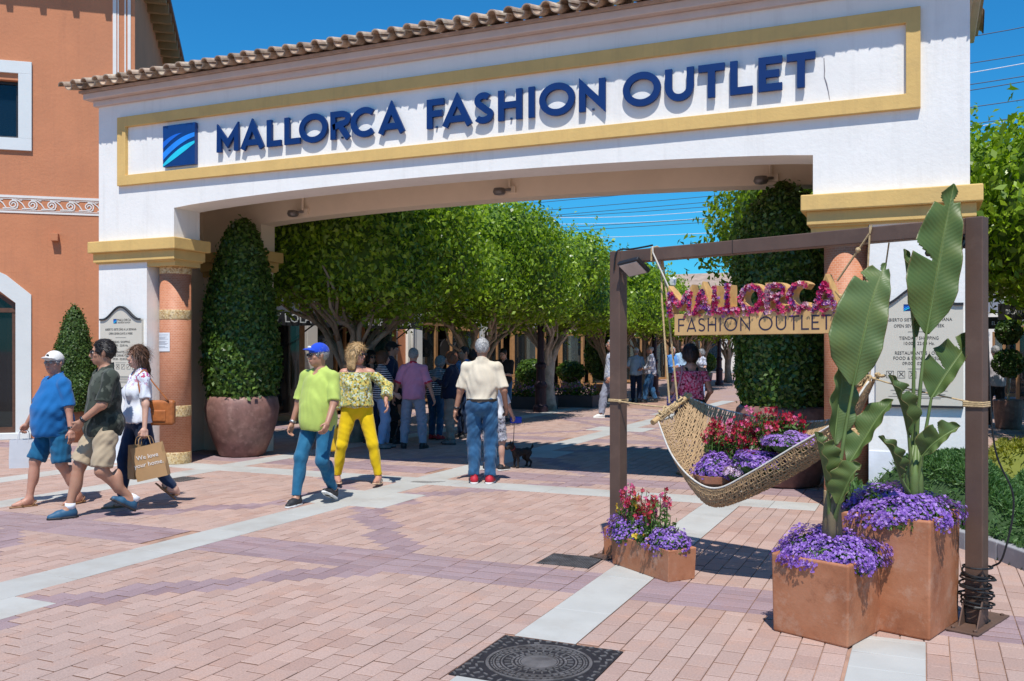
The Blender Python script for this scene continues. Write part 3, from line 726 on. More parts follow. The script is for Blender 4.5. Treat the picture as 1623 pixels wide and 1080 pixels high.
ib = MB(); wbox(ib, -2.9, .5, 0, 3.1, -2.2, -2.15); wbox(ib, -2.9, .5, .0, .1, -2.15, -.35); ib.build('shop_interior', M('interior_grey', (.10, .11, .12), .8, var=.4, scale=1.2), shopw)
wbox(MB(), -.52, .0, .22, .50, -.16, -.15).build('notice_card', M('card_white', (.7, .75, .72), .6), shopw)
# scroll frieze
PW2 = M('frieze_white', (.74, .73, .70), .8, var=.05)
fz = MB(); wbox(fz, -3, 2.06, 4.375, 4.42, 0, .012); wbox(fz, -3, 2.06, 4.10, 4.135, 0, .012); wbox(fz, -3, 2.06, 4.15, 4.16, 0, .009); wbox(fz, -3, 2.06, 4.35, 4.36, 0, .009)
fz = fz.build('frieze', PW2, bld)
for k in range(9):
    s0 = -.62 + k * .315; mb = MB(); pts = []
    for i in range(30):
        t_ = i / 29; a = R(lerp(-40, 560, t_)); r_ = lerp(.082, .018, t_); pts.append((s0 + r_ * math.cos(a), 4.255 + r_ * math.sin(a)))
    lead = [(s0 - .20 + .02 * i, 4.175 + .0012 * i * i * .9) for i in range(6)]
    for st, w_ in ((pts, .019), ([(s0 - .17, 4.18), (s0 - .06, 4.185), (s0 + .03, 4.18), (s0 + .075, 4.2)], .02), ([(s0 - .02, 4.34), (s0 + .08, 4.33), (s0 + .15, 4.27), (s0 + .2, 4.19)], .018), ([(s0 + .10, 4.335), (s0 + .15, 4.335)], .014)):
        L_, R_, Q, cl = ribbon(st, w_); nn = len(L_)
        V = [wl(p.x, p.y, .011) for p in L_] + [wl(p.x, p.y, .011) for p in R_] + [wl(p.x, p.y, 0) for p in L_] + [wl(p.x, p.y, 0) for p in R_]
        mb.add(V, [f for i, j in Q for f in ((i, j, nn + j, nn + i), (2 * nn + i, 2 * nn + j, j, i), (nn + i, nn + j, 3 * nn + j, 3 * nn + i))])
    mb.build('scroll', PW2, fz)
for x0, x1 in ((178.9, 184.6), (186.3, 188.4), (197.4, 199.6), (202.4, 207.3)):
    sA, sB = [(PL(x, 100, WB, WD) - WB).dot(WD) for x in (x0, x1)]; wbox(MB(), sA, sB, 4.42, 9.3, 0, .012).build('corner_stripe', PW2, bld)
lb_ = (PL(88, 377, WB, WD)); sL = (lb_ - WB).dot(WD); wbox(MB(), sL - .06, sL + .06, lb_.z - .07, lb_.z + .07, 0, .12).build('wall_light', ORA, bld, bevel=.006)
ev = MB(); ev.obox(wl(-7.2, 8.95, -8), WD * 9.72, WN * 8.55, (0, 0, .10)); evo = ev.build('eave', M('eave_brown', (.17, .09, .06), .7, var=.2), bld)
for k in range(12): MB().obox(wl(2.06, 8.72, -.5 - k * .6), WD * .42, WN * .1, (0, 0, .23)).build('rafter', M('rafter_tan', (.35, .22, .1), .7), evo)
for k in range(14): wbox(MB(), -5.2 + k * .55, -5.1 + k * .55, 8.72, 8.95, 0, .5).build('rafter', M('rafter_tan', (.35, .22, .1)), evo)

# ================================================================== shops along the plaza
WALLC = M('shop_cream', (.72, .68, .60), .85, var=.05, scale=2, bmp=.25, bscale=25, bdist=.008)
WALLP = M('shop_pale', (.77, .77, .72), .85, var=.05, scale=2, bmp=.25, bscale=25, bdist=.008)
AWN = M('awning_black', (.017, .017, .02), .75, var=.15, bmp=.2, bscale=300, bdist=.002); SIGNW = M('sign_white', (.75, .75, .73), .6)
INTD = M('interior_dark', (.09, .078, .068), .85, var=.5, scale=1.5); INTW = M('interior_warm', (.34, .24, .14), .8, var=.5, scale=2.5); SHELF = M('shelf_wood', (.3, .19, .1), .6)
FU = -13.4
def shop(k, v0, v1, wall, label, sgn=1, fu=FU, top=4.7, door=.35, warm=True, goods=True):
    """one shop unit: its front stands on the line x = fu and looks along +x (sgn 1) or -x (sgn -1)"""
    t = thing('shop_front', label, 'shop', (fu, (v0 + v1) / 2, 0))
    X = lambda d: fu + sgn * d
    def bx(mb, d0, d1, a, b_, z0, z1):
        x0, x1 = sorted((X(d0), X(d1))); return mb.box((x0, a, z0), (x1, b_, z1))
    pw = .42
    for a in (v0, v1 - pw): bx(MB(), -.35, .10, a + .002, a + pw - .002, 0, 3.1).build('pilaster', wall, t, bevel=.01); 
    for a in (v0, v1 - pw): bx(MB(), .0, .13, a - .02, a + pw + .02, 0, .45).build('pilaster_base', wall, t, bevel=.01)
    bx(MB(), -.36, .06, v0, v1, 3.1, top).build('upper_wall', wall, t)
    bx(MB(), -.36, .16, v0, v1, top, top + .14).build('cornice', wall, t, bevel=.02)
    bx(MB(), -3.2, -3.1, v0, v1, 0, 3.1).build('back_wall', INTW if warm else INTD, t)
    bx(bx(bx(MB(), -3.1, -.36, v0, v0 + .05, 0, 3.1), -3.1, -.36, v1 - .05, v1, 0, 3.1), -3.1, -.36, v0, v1, 3.0, 3.1).build('inner_wall', INTD, t)
    a, b_ = v0 + pw, v1 - pw; L = b_ - a; dz = a + L * door
    fr = MB(); bar = .075
    for z in (.1, 2.35, 3.0): bx(fr, -.10, -.02, a, b_, z, z + bar)
    for y in (a, a + L * .28, dz, dz + L * .22, a + L * .78, b_ - bar): bx(fr, -.10, -.018, y, y + bar, .02, 3.098)
    f = fr.build('window_frame', WOOD, t)
    for (y0, y1) in ((a, a + L * .28), (a + L * .28, dz), (dz + L * .22, a + L * .78), (a + L * .78, b_)):
        if y1 - y0 > .12: bx(MB(), -.068, -.06, y0 + .03, y1 - .03, .15, 2.37).build('pane', GLASS, t)
    bx(MB(), -.068, -.06, a, b_, 2.42, 3.02).build('pane', GLASS, t)
    d = MB(); yo = dz + L * .22                       # a door standing open
    d.obox((X(-.02), yo, .05), (sgn * .9, .25, 0), (0, .05, 0), (0, 0, .12)); d.obox((X(-.02), yo, 2.2), (sgn * .9, .25, 0), (0, .05, 0), (0, 0, .12)); d.obox((X(-.02), yo, .05), (sgn * .1, .028, 0), (0, .05, 0), (0, 0, 2.27)); d.obox((X(.80), yo + .222, .05), (sgn * .09, .025, 0), (0, .05, 0), (0, 0, 2.27))
    dd = d.build('door', WOOD, t); MB().obox((X(.05), yo + .045, .1), (sgn * .8, .22, 0), (0, .01, 0), (0, 0, 2.15)).build('pane', GLASS, dd)
    MB().tube([(X(.74), yo + .16, .8), (X(.74), yo + .16, 1.4)], .015, 6).build('handle', M('lamp_grey', (.2, .19, .18)), dd)
    if goods:
        for r_ in range(3):
            z = .45 + r_ * .6; sh = bx(MB(), -1.9, -1.4, a + .3, a + L * .6, z, z + .04).build('shelf', SHELF, t)
            for q in range(5):
                c = random.choice([(.5, .1, .08), (.55, .5, .42), (.05, .06, .1), (.1, .2, .35), (.5, .35, .1)]); y = a + .5 + q * L * .1
                MB().box((min(X(-1.8), X(-1.55)), y, z + .04), (max(X(-1.8), X(-1.55)), y + .22, z + .1 + random.random() * .2)).build('folded_goods', M('goods_%d%d' % (int(c[0] * 100), int(c[2] * 100)), c, .7), sh)
    return t
def awning(v0, v1, z1, z0, drop, d, text, label, fu=FU):
    t = thing('awning', label, 'awning', (fu, (v0 + v1) / 2, z0))
    mb = MB(); n = 8
    for side in range(1):
        V = []
        for i in range(n + 1):
            y = lerp(v0, v1, i / n); s_ = .02 * math.sin(i * 2.1); V += [(fu + .06, y, z1), (fu + d * .5, y, lerp(z1, z0, .5) - .03 + s_), (fu + d, y, z0), (fu + d + .01, y, z0 - drop + s_)]
        F = [(4 * i + q, 4 * i + q + 1, 4 * i + q + 5, 4 * i + q + 4) for i in range(n) for q in range(3)]; mb.add(V, F)
    for y in (v0, v1): mb.add([(fu + .06, y, z1), (fu + d, y, z0), (fu + d, y, z0 - drop), (fu + .06, y, z0 - .1)], [(0, 1, 2, 3)])
    cl = mb.build('canopy', AWN, t); so = cl.modifiers.new('thickness', 'SOLIDIFY'); so.thickness = .006
    for y in (v0 + .12, v1 - .12): MB().tube([(fu + .02, y, z0 - .75), (fu + d - .05, y, z0 - .05)], .018, 6).build('arm', M('awning_arm', (.03, .03, .035), .5), t)
    put_text(text, .26, SIGNW, t, (fu + d + .03, (v0 + v1) / 2, z0 - drop + .06), (0, 1, 0), (0, 0, 1), .002, (v1 - v0) * .62)
shop(0, 12.6, 17.9, WALLC, 'first shop front beyond the gate, under the first black awning', door=.55)
awning(13.3, 17.2, 3.05, 2.42, .28, 1.25, 'BIMBA Y LOLA', 'black fabric awning with white lettering over the open oak door')
shop(1, 17.9, 22.0, WALLC, 'shop front under the second black awning with an orange wall strip at its end', door=.4)
awning(18.3, 21.6, 3.0, 2.42, .26, 1.1, 'BIMBA Y LOLA', 'second black fabric awning, over the window behind the first ficus')
og = MB().box((FU - .3, 22.0, 0), (FU + .06, 22.5, 4.84)).build('wall_strip', ORA); tag(og, 'narrow orange wall strip beside the white drainpipe pilaster', 'wall')
wp = thing('drainpipe', 'white pilaster strip with pale drainpipe next to the orange wall strip', 'drainpipe', (FU + .1, 22.8, 0))
MB().box((FU - .3, 22.5, 0), (FU + .14, 22.95, 4.84)).build('strip', WALLP, wp); MB().tube([(FU + .2, 22.62, 0), (FU + .2, 22.62, 4.6)], .05, 10).build('pipe', WALLP, wp, smooth=True)
nm = ['shop front with bright windows behind the pink shirted man', 'shop front with wall lanterns behind the man in the beige polo', 'shop front beside the dark lamp post and round planter bush', 'dark shop entrance behind the pale trunk of the third ficus', 'shop front behind the potted tree and the tall man',
      'distant shop front behind the check shirted man', 'distant shop front with striped curtain, second before the plaza end', 'last distant shop front at the plaza end']
vv = 22.97
for k in range(8):
    shop(2 + k, vv, vv + 4.4, WALLP if k % 2 == 0 else WALLC, nm[k], door=.3 + .1 * (k % 3), warm=k % 3 != 2, goods=k < 3); vv += 4.4
DISC = M('wall_sign_black', (.012, .012, .013), .4)
for px, py, lb in ((702, 556, 'small black arched shop plaque on the pale wall'), (724, 556, 'second small black arched shop plaque, half behind the ficus trunk')):
    p = PU(px, py, FU + .22); t = thing('hanging_sign', lb, 'sign', (p.x, p.y, p.z)); mb = MB()
    mb.prism([(-.28, -.24), (.28, -.24), (.28, .08), (.2, .2), (0, .3), (-.2, .2), (-.28, .08)], (p.x, p.y, p.z), (0, 1, 0), (0, 0, 1), (.04, 0, 0)); mb.build('plate', DISC, t)
    MB().box((FU + .08, p.y - .02, p.z + .3), (p.x + .02, p.y + .02, p.z + .33)).build('bracket', DISC, t)
    MB().lathe([(.0, -.001), (.09, -.001), (.09, .002), (0, .002)], (0, 0, 0), 12).build('emblem', SIGNW, t, local=True).rotation_euler = (0, R(90), 0)
    t.children[-1].location = (.045, 0, .05); put_text('ADOLFO', .12, SIGNW, t, (p.x + .045, p.y, p.z - .17), (0, 1, 0), (0, 0, 1), .001, .4)
# right hand shops beyond the gate
for k, (a, b_) in enumerate(((27, 32), (32, 37), (37, 42))):
    shop(20 + k, a, b_, WALLP, ['white shop front in deep shade along the right path', 'second shaded white shop front along the right path', 'third shaded white shop front along the right path'][k], -1, 3.3, 4.2, warm=False, goods=False)
for (px, py, dep, wd, tx, lb) in ((1612, 494, 17, .62, 'BICARMA', 'black hanging shop sign with grey lettering over the shaded path'), (1588, 512, 23, .75, 'EL GANSO', 'smaller black hanging shop sign deeper along the shaded path')):
    p = PD(px, py, dep); t = thing('hanging_sign', lb, 'sign', tuple(p)); MB().box((p.x - wd / 2, p.y, p.z - .15), (p.x + wd / 2, p.y + .05, p.z + .15)).build('board', DISC, t); MB().tube([(p.x - wd / 2, p.y + .025, p.z + .26), (p.x + 1.2, p.y + .025, p.z + .26)], .02, 6).build('rail', DISC, t)
    MB().tube([(p.x, p.y + .025, p.z + .12), (p.x, p.y + .025, p.z + .26)], .012, 6).build('hanger', DISC, t); put_text(tx, .13, SIGNW, t, (p.x, p.y - .003, p.z - .05), (1, 0, 0), (0, 0, 1), .002, wd * .6)
    MB().box((p.x + 1.1, p.y - .1, 0), (p.x + 1.3, p.y + .1, 3.2)).build('post', WALLP, t)
# plaza end: low building with a tiled roof, mast and a finial on its roof
fb = thing('far_building', 'low pale building with brown tiled roof closing the far end of the plaza', 'building', (-8, 66, 0))
MB().box((-40, 66, 0), (30, 80, 5.6)).build('wall', WALLC, fb)
MB().prism([(65.2, 5.6), (81, 5.6), (73, 7.7)], (-41, 0, 0), (0, 1, 0), (0, 0, 1), (72, 0, 0)).build('roof', M('far_tiles', (.36, .27, .21), .9, var=.3, scale=2, bmp=.6, bscale=5, bdist=.1), fb)
for k in range(9): MB().box((-21 + k * 3.2, 65.9, .1), (-19.6 + k * 3.2, 66, 3.2)).build('window', GLASS_B, fb)
MB().box((-10.2, 70, 6.4), (-9.4, 70.6, 8.2)).build('chimney', ORA, fb)
p = PD(866, 378, 62); t = thing('antenna_mast', 'grey mobile antenna mast showing just above the clipped ficus crowns', 'antenna', (p.x, p.y, 0))
MB().tube([(p.x, p.y, 0), (p.x, p.y, p.z + .3)], .12, 8).build('pole', LAMP, t)
for k in range(3): MB().box((p.x - .5 + k * .4, p.y - .1, p.z - .9), (p.x - .3 + k * .4, p.y + .1, p.z + .5)).build('panel', SIGNW, t)
p = PD(1044, 420, 60); t = thing('chimney_pot', 'dark flared chimney pot against the sky behind the sign rope', 'chimney', (p.x, p.y, p.z - 1.5))
MB().lathe([(.3, -1.3), (.3, -.7), (.16, 0), (.16, .3), (.36, .75), (.3, .75)], (p.x, p.y, p.z), 16).build('pot', M('pot_dark', (.06, .06, .09), .6), t, smooth=True); MB().box((p.x - .4, p.y - .4, 5.8), (p.x + .4, p.y + .4, p.z - 1.28)).build('stack', ORA, t)
# overhead cables
CAB, CABW = M('cable_dark', (.03, .05, .09), .5), M('cable_pale', (.6, .65, .7), .4)
def cable(pts, white, lb, dist=62):
    P = [PV(x, y, dist) for x, y in pts]; P = catmull([tuple(q) for q in P], 8); o = MB().tube(P, .021, 5).build('power_cable', CABW if white else CAB); tag(o, lb, 'cable', 'overhead power cables')
A_ = lambda x, y: (760 + x / 3.006, 230 + y / 3.006)
for pts, wh in (([(90, 292), (740, 233), (2600, 60)], 0), ([(95, 330), (1230, 232), (2600, 90)], 0), ([(95, 357), (1205, 262), (2600, 130)], 0), ([(-300, 372), (240, 350), (1205, 285), (2600, 150)], 0), ([(-300, 330), (80, 340), (600, 345), (1190, 308), (2600, 190)], 1),
                ([(-300, 372), (105, 375), (600, 375), (1180, 342), (2600, 230)], 1), ([(-200, 425), (210, 405), (1180, 345), (2600, 240)], 0), ([(-200, 430), (330, 413), (1180, 362), (2600, 260)], 0), ([(-200, 440), (360, 445), (1130, 418), (2600, 330)], 1), ([(-200, 530), (500, 520), (1130, 505), (2600, 430)], 0), ([(-200, 560), (800, 545), (1130, 530), (2600, 470)], 0)):
    cable([A_(*q) for q in pts], wh, 'pale overhead cable crossing the blue sky under the arch' if wh else 'dark overhead cable crossing the blue sky under the arch')
B_ = lambda x, y: (1350 + x / 5.945, y / 5.945)
for pts, wh in (([(900, 392), (1295, 318), (1618, 258), (2400, 90)], 0), ([(600, 672), (1107, 600), (1623, 518), (2400, 380)], 0), ([(600, 770), (1107, 690), (1623, 600), (2400, 455)], 1), ([(600, 870), (1107, 800), (1623, 720), (2400, 590)], 0), ([(600, 930), (1107, 855), (1623, 770), (2400, 630)], 0), ([(600, 1085), (1107, 1015), (1623, 940), (2400, 815)], 0), ([(600, 1240), (1107, 1175), (1623, 1100), (2400, 980)], 0), ([(600, 1290), (1107, 1210), (1623, 1110), (2400, 960)], 1)):
    cable([B_(*q) for q in pts], wh, 'pale overhead cable in the sky to the right of the gate' if wh else 'dark overhead cable in the sky to the right of the gate', 45)
# lamp posts
IRONP = M('lamp_iron', (.035, .018, .028), .45, .4, var=.2)
def lamp_post(px, py, lb, h=4.4):
    p = PG(px, py); t = thing('lamp_post', lb, 'lamp post', (p.x, p.y, 0), group='iron lamp posts of the plaza')
    MB().lathe([(.20, 0), (.20, .14), (.15, .2), (.15, .62), (.17, .66), (.17, .72), (.12, .80), (.115, 1.12), (.15, 1.17), (.15, 1.24), (.10, 1.30), (.085, 1.9), (.075, h)], n=14).build('post', IRONP, t, local=True)
    for s_ in (-1, 1): MB().tube([(0, 0, h - .5), (s_ * .35, 0, h - .2), (s_ * .6, 0, h - .25)], .025, 6).build('arm', IRONP, t, local=True)
    for s_ in (-1, 1): MB().lathe([(.06, -.3), (.16, -.22), (.2, 0), (.05, .12)], (s_ * .6, 0, h - .3), 12).build('lantern', SIGNW, t, local=True)
lamp_post(857, 653, 'dark iron lamp post beside the third ficus trunk')
lamp_post(1037, 628, 'dark iron lamp post behind the man in the check shirt')
lamp_post(1140, 611, 'dark iron lamp post beyond the woman in the pink top')
# ================================================================== trees, clipped topiary, hedges
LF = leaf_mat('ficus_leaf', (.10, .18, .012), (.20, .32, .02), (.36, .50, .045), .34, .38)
LF2 = leaf_mat('topiary_leaf', (.035, .078, .016), (.075, .15, .024), (.16, .26, .045), .34, .3)
LF3 = leaf_mat('cypress_leaf', (.028, .065, .012), (.05, .11, .016), (.085, .15, .02), .55, .2)
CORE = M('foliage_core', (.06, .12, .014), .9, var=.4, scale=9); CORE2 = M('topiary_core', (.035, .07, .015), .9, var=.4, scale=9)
BARK = M('ficus_bark', (.34, .265, .195), .9, var=.3, scale=8, bmp=.6, bscale=30, bdist=.02, dirt=((.15, .12, .1), 5, .5, .75)); BARK_P = M('ficus_bark_pale', (.48, .42, .35), .9, var=.3, scale=6, bmp=.6, bscale=25, bdist=.02, dirt=((.2, .17, .15), 4, .5, .7))
def unit(v): return v / np.maximum(1e-9, np.linalg.norm(v, axis=1, keepdims=True))
def leaf_quads(P, N, size, asp=.5, spread=.8, droop=.25, fold=.12, jit=.35):
    """one folded quad for each point: base, side, tip, side"""
    n = len(P); Nn = unit(N + NR.normal(0, spread, (n, 3))); T = NR.normal(0, 1, (n, 3)); T[:, 2] -= droop * 2; T = unit(T - Nn * (T * Nn).sum(1, keepdims=True)); B = np.cross(Nn, T)
    L = (size * (1 + NR.uniform(-jit, jit, n)))[:, None]; Wd = L * asp / 2
    V = np.stack([P - T * L * .5, P + B * Wd + Nn * L * fold - T * L * .05, P + T * L * .5, P - B * Wd + Nn * L * fold - T * L * .05], 1).reshape(-1, 3)
    return V, np.arange(4 * n).reshape(n, 4)
def lump(D, seed, f=2.2, amp=.06):
    r = np.random.default_rng(seed); s = np.zeros(len(D))
    for k in range(6): w = r.normal(0, f, 3); s += np.sin(D @ w + r.uniform(0, 6.28))
    return 1 + amp * s / 2.4
def superell(n, rad, e, seed, shell=.35, amp=.06, f=3.0, zlow=None):
    D = unit(NR.normal(0, 1, (n, 3))); e = np.where((D[:, 2] < 0) & (e > 2.5), 6.0, e); k = (np.abs(D[:, 0]) ** e + np.abs(D[:, 1]) ** e + np.abs(D[:, 2]) ** e) ** (-1 / e)      # clipped flat below
    S = D * k[:, None]                                 # on the unit super-ellipsoid
    N = unit(np.sign(S) * np.abs(S) ** (e[:, None] - 1) / np.array(rad)); q = lump(S, seed, f, amp)
    P = S * np.array(rad) * q[:, None]; P -= N * (np.abs(NR.normal(0, 1, n)) * shell * .5)[:, None]
    return P, N
def core_mesh(fn, nu=28, nv=18):
    V = []; F = []
    for i in range(nv + 1):
        for j in range(nu): V.append(fn(j / nu, i / nv))
    for i in range(nv):
        for j in range(nu): F.append((i * nu + j, i * nu + (j + 1) % nu, (i + 1) * nu + (j + 1) % nu, (i + 1) * nu + j))
    F += [tuple(range(nu))[::-1], tuple(range(nv * nu, (nv + 1) * nu))]
    return V, F
def ficus(x, y, lb, n, size, seed, rad=(2.05, 2.4, 1.36), zc=3.60, pale=False, grp='clipped ficus trees of the plaza', th=1.5):
    r = random.Random(seed); t = thing('ficus_tree', lb, 'tree', (x, y, 0), group=grp)
    P, N = superell(n, rad, 2.8, seed, .45, .095, 3.2); P[:, 2] += zc
    k = n // 14; Q, NQ = superell(k, tuple(q * 1.03 for q in rad), 2.8, seed, .0, .09, 3.2); Q[:, 2] += zc; Q += NQ * np.abs(NR.normal(0, .1, k))[:, None]; P = np.concatenate([P, Q]); N = np.concatenate([N, NQ])
    k = max(40, n // 260); Q, NQ = superell(k, rad, 2.8, seed, .0, .10, 3.2); Q[:, 2] += zc; up = NQ * .7 + np.array([0, 0, .5]) + NR.normal(0, .3, NQ.shape)      # stray shoots past the clipped line
    for q in range(9): P = np.concatenate([P, Q + up * (.05 + .028 * q) + NR.normal(0, .02, Q.shape)]); N = np.concatenate([N, NQ])
    V, Fq = leaf_quads(P, N, size, .55, .75, .35)
    cr = link('crown', mesh_from('crown', V, Fq, [LF]), t)
    def fn(u, v):
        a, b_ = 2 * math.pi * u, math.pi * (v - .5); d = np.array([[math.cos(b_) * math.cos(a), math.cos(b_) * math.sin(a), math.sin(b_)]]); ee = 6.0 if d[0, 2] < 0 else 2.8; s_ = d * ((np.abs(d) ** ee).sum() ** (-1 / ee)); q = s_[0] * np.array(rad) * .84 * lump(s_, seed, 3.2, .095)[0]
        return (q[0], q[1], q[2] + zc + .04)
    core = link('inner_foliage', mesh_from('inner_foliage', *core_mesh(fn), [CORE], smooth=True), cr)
    bk = BARK_P if pale else BARK
    th *= r.uniform(.92, 1.08); MB().tube([(0, 0, -.02), (.02, 0, .25), (-.02, .03, .7), (.03, 0, th), (.05, .02, th + .25)], [.25, .185, .155, .17, .09], 12).build('trunk', bk, t, smooth=True, local=True)
    nl = 9
    for i in range(nl):
        a = 2 * math.pi * i / nl + r.uniform(-.25, .25); R_ = r.uniform(.6, .86); ex, ey = math.cos(a) * rad[0] * R_, math.sin(a) * rad[1] * R_; z1 = zc - rad[2] + r.uniform(.02, .3)
        pts = catmull([(math.cos(a) * .08, math.sin(a) * .08, th - .35), (ex * .2, ey * .2, th + .05), (ex * .42 + r.uniform(-.15, .15), ey * .42 + r.uniform(-.15, .15), lerp(th, z1, .62) + r.uniform(-.12, .16)), (ex * .75 + r.uniform(-.12, .12), ey * .75 + r.uniform(-.15, .15), lerp(th, z1, .86) + r.uniform(-.06, .08)), (ex, ey, z1 + .15)], 4)
        mb = MB().tube(pts, [lerp(.062, .022, q / (len(pts) - 1)) * r.uniform(.9, 1.1) for q in range(len(pts))], 8)
        for b_ in range(3):
            q = pts[r.randint(4, 12)]; mb.tube([q, q + Vector((math.cos(a + r.uniform(-.9, .9)) * .35, math.sin(a + r.uniform(-.9, .9)) * .35, r.uniform(.2, .4))), q + Vector((math.cos(a) * .6, math.sin(a) * .6, .8))], [.036, .028, .016], 6)
        mb.build('limb', bk, t, smooth=True, local=True)
    return t
LBL = ['clipped ficus with dense crown and grey trunk behind the yellow trousered woman', 'clipped ficus with forked trunk behind the man in the beige polo', 'clipped ficus with sunlit whitish trunk beside the dark lamp post', 'clipped ficus behind the tall man in the pale shirt', 'clipped ficus rising behind the left post of the hammock frame',
       'distant clipped ficus above the check shirted man', 'distant clipped ficus, second from the plaza end', 'last clipped ficus before the low building at the plaza end']
for k, v in enumerate((13.4, 18.3, 23.1, 27.7, 32.5, 37.3, 42.1, 47.0)):
    ficus(-9.2 + (.15 if k % 2 else -.05), v if k else 13.75, LBL[k], rad=(1.9, 1.62, 1.36) if k == 0 else (1.68, 2.2, ((4.82, 4.62, 4.50, 4.28, 4.15, 4.1, 4.1)[k - 1] - 2.25) / 2), n= (26000, 24000, 18000, 14000, 11000, 9000, 8000, 7000)[k], size=(.095, .10, .11, .12, .13, .15, .16, .17)[k], seed=40 + k, zc=(4.96, 4.82, 4.62, 4.50, 4.28, 4.15, 4.1, 4.1)[k] / 2 + 1.125, pale=k == 2)
ficus(-.75, 15.0, 'clipped ficus with sunlit crown behind the tall topiary at the right column', 14000, .10, 61, (2.1, 2.2, 1.2), 3.72)
ficus(-.75, 20.2, 'clipped ficus hidden mostly behind the right gate column', 6000, .12, 62, (1.9, 2.2, 1.2), 3.6)
ficus(3.0, 13.4, 'large leafy ficus shading the path to the right of the gate', 20000, .115, 63, (2.45, 2.3, 1.25), 3.42)
ficus(4.6, 19.0, 'second leafy ficus over the shaded right path', 9000, .13, 64, (3.0, 2.5, 1.5), 3.7)
ficus(3.9, 24.5, 'third leafy ficus deep along the shaded right path', 6000, .15, 65, (2.2, 2.5, 1.5), 3.7)

POT_B = M('pot_bronze', (.22, .115, .095), .5, var=.3, scale=7, bmp=.25, bscale=50, bdist=.004, spec=.5, dirt=((.36, .22, .18), 9, .5, .75))
POT_T = M('pot_terracotta', (.36, .15, .085), .7, var=.15, scale=6, bmp=.2, bscale=40)
SOIL = M('soil', (.06, .04, .028), .95, var=.4, scale=20, bmp=.6, bscale=60)
def topiary(px, py, lb, prof_r, z0, z1, n, size, mat, core, pot, potmat, seed, bulge, cat='topiary', name='potted_topiary', dep=None):
    p = PG(px, py) if dep is None else PD(px, py, dep); t = thing(name, lb, cat, (p.x, p.y, 0)); ph = pot[-1][1]
    MB().lathe(pot, n=40).build('pot', potmat, t, smooth=True, local=True)
    MB().lathe([(pot[-2][0] * .9, ph - .06), (pot[-2][0] * .9, ph - .05)], n=24).build('soil', SOIL, t, local=True)
    def rr(v): return prof_r * bulge(v)
    vs = np.linspace(0, 1, 200); w = np.array([rr(v) for v in vs]) + .03; cdf = np.cumsum(w); cdf /= cdf[-1]
    v = np.interp(NR.uniform(0, 1, n), cdf, vs); a = NR.uniform(0, 2 * math.pi, n); r_ = np.interp(v, vs, [rr(q) for q in vs])
    D = np.stack([np.cos(a), np.sin(a), v * 3], 1); r_ = r_ * lump(D, seed, 3.5, .05); dz = 1e-3; sl = -np.gradient(np.array([rr(q) for q in vs]), vs[1] * (z1 - z0)); s_ = np.interp(v, vs, sl)
    N = unit(np.stack([np.cos(a), np.sin(a), s_], 1)); P = np.stack([r_ * np.cos(a), r_ * np.sin(a), lerp(z0, z1, v)], 1) - N * (np.abs(NR.normal(0, 1, n)) * .05)[:, None] + N * (np.maximum(0, NR.normal(-.01, .03, n)))[:, None]
    V, Fq = leaf_quads(P, N, size, .58, .6, .2)
    fo = link('foliage', mesh_from('foliage', V, Fq, [mat]), t)
    def fn(u, vv):
        a_ = 2 * math.pi * u; q = rr(vv) * .92 * lump(np.array([[math.cos(a_), math.sin(a_), vv * 3]]), seed, 3.5, .05)[0]; return (q * math.cos(a_), q * math.sin(a_), lerp(z0, z1 - .05, vv))
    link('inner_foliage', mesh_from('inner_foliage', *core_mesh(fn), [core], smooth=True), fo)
    return t
def bul(v): return float(np.interp(v, [0, .1, .25, .45, .63, .8, .9, .96, 1], [.86, .95, 1, .94, .82, .64, .47, .30, .04]))
pot1 = [(.30, 0), (.34, .02), (.45, .28), (.53, .55), (.555, .74), (.53, .88), (.50, .92), (.47, .92), (.45, .86)][:8] + [(.44, .90)]
topiary(384, 722, 'tall cone of clipped shiny leaves in bronze pot beside the left column', .565, .88, 3.66, 15000, .072, LF2, CORE2, pot1, POT_B, 71, bul)
pot2 = [(.36, 0), (.41, .03), (.50, .3), (.575, .6), (.59, .80), (.56, .92), (.52, .96), (.49, .94)]
topiary(1243, 768, 'tall cone of clipped shiny leaves in brown pot beside the right column', .60, .90, 3.66, 19000, .064, LF2, CORE2, pot2, POT_B, 72, lambda v: float(np.interp(v, [0, .1, .3, .55, .7, .85, .94, 1], [.82, .95, 1, 1, .93, .74, .48, .06])))
pot3 = [(.22, 0), (.24, .02), (.27, .3), (.29, .58), (.27, .60), (.25, .58)]
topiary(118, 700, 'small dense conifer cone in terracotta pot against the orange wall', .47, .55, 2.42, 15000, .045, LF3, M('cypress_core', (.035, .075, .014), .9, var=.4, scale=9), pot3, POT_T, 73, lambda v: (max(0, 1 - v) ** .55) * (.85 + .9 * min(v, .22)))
ball = lambda v: math.sqrt(max(0, 1 - (2 * v - 1) ** 2))
pot4 = [(.24, 0), (.30, .1), (.36, .45), (.34, .5), (.30, .48)]
for px, py, lb, pr, z0, z1, pm in ((845, 637, 'round green bush in grey pot beside the dark lamp post', .5, .45, 1.35, M('pot_grey', (.25, .2, .19), .7)), (905, 630, 'dark leafy bush in square brown pot near the shop entrance', .45, .5, 1.25, POT_B), (957, 634, 'tall bushy potted shrub in dark red pot behind the tall man', .62, .6, 2.25, POT_T), (745, 668, 'low green pot plant behind the boy at the tree', .4, .3, .9, POT_B),
                                (1118, 607, 'round potted bush at the far plaza lamp', .5, .5, 1.5, POT_B)):
    topiary(px, py, lb, pr, z0, z1, 2600, .10, LF2, CORE2, pot4, pm, 80 + px, ball, 'potted plant', 'potted_bush')
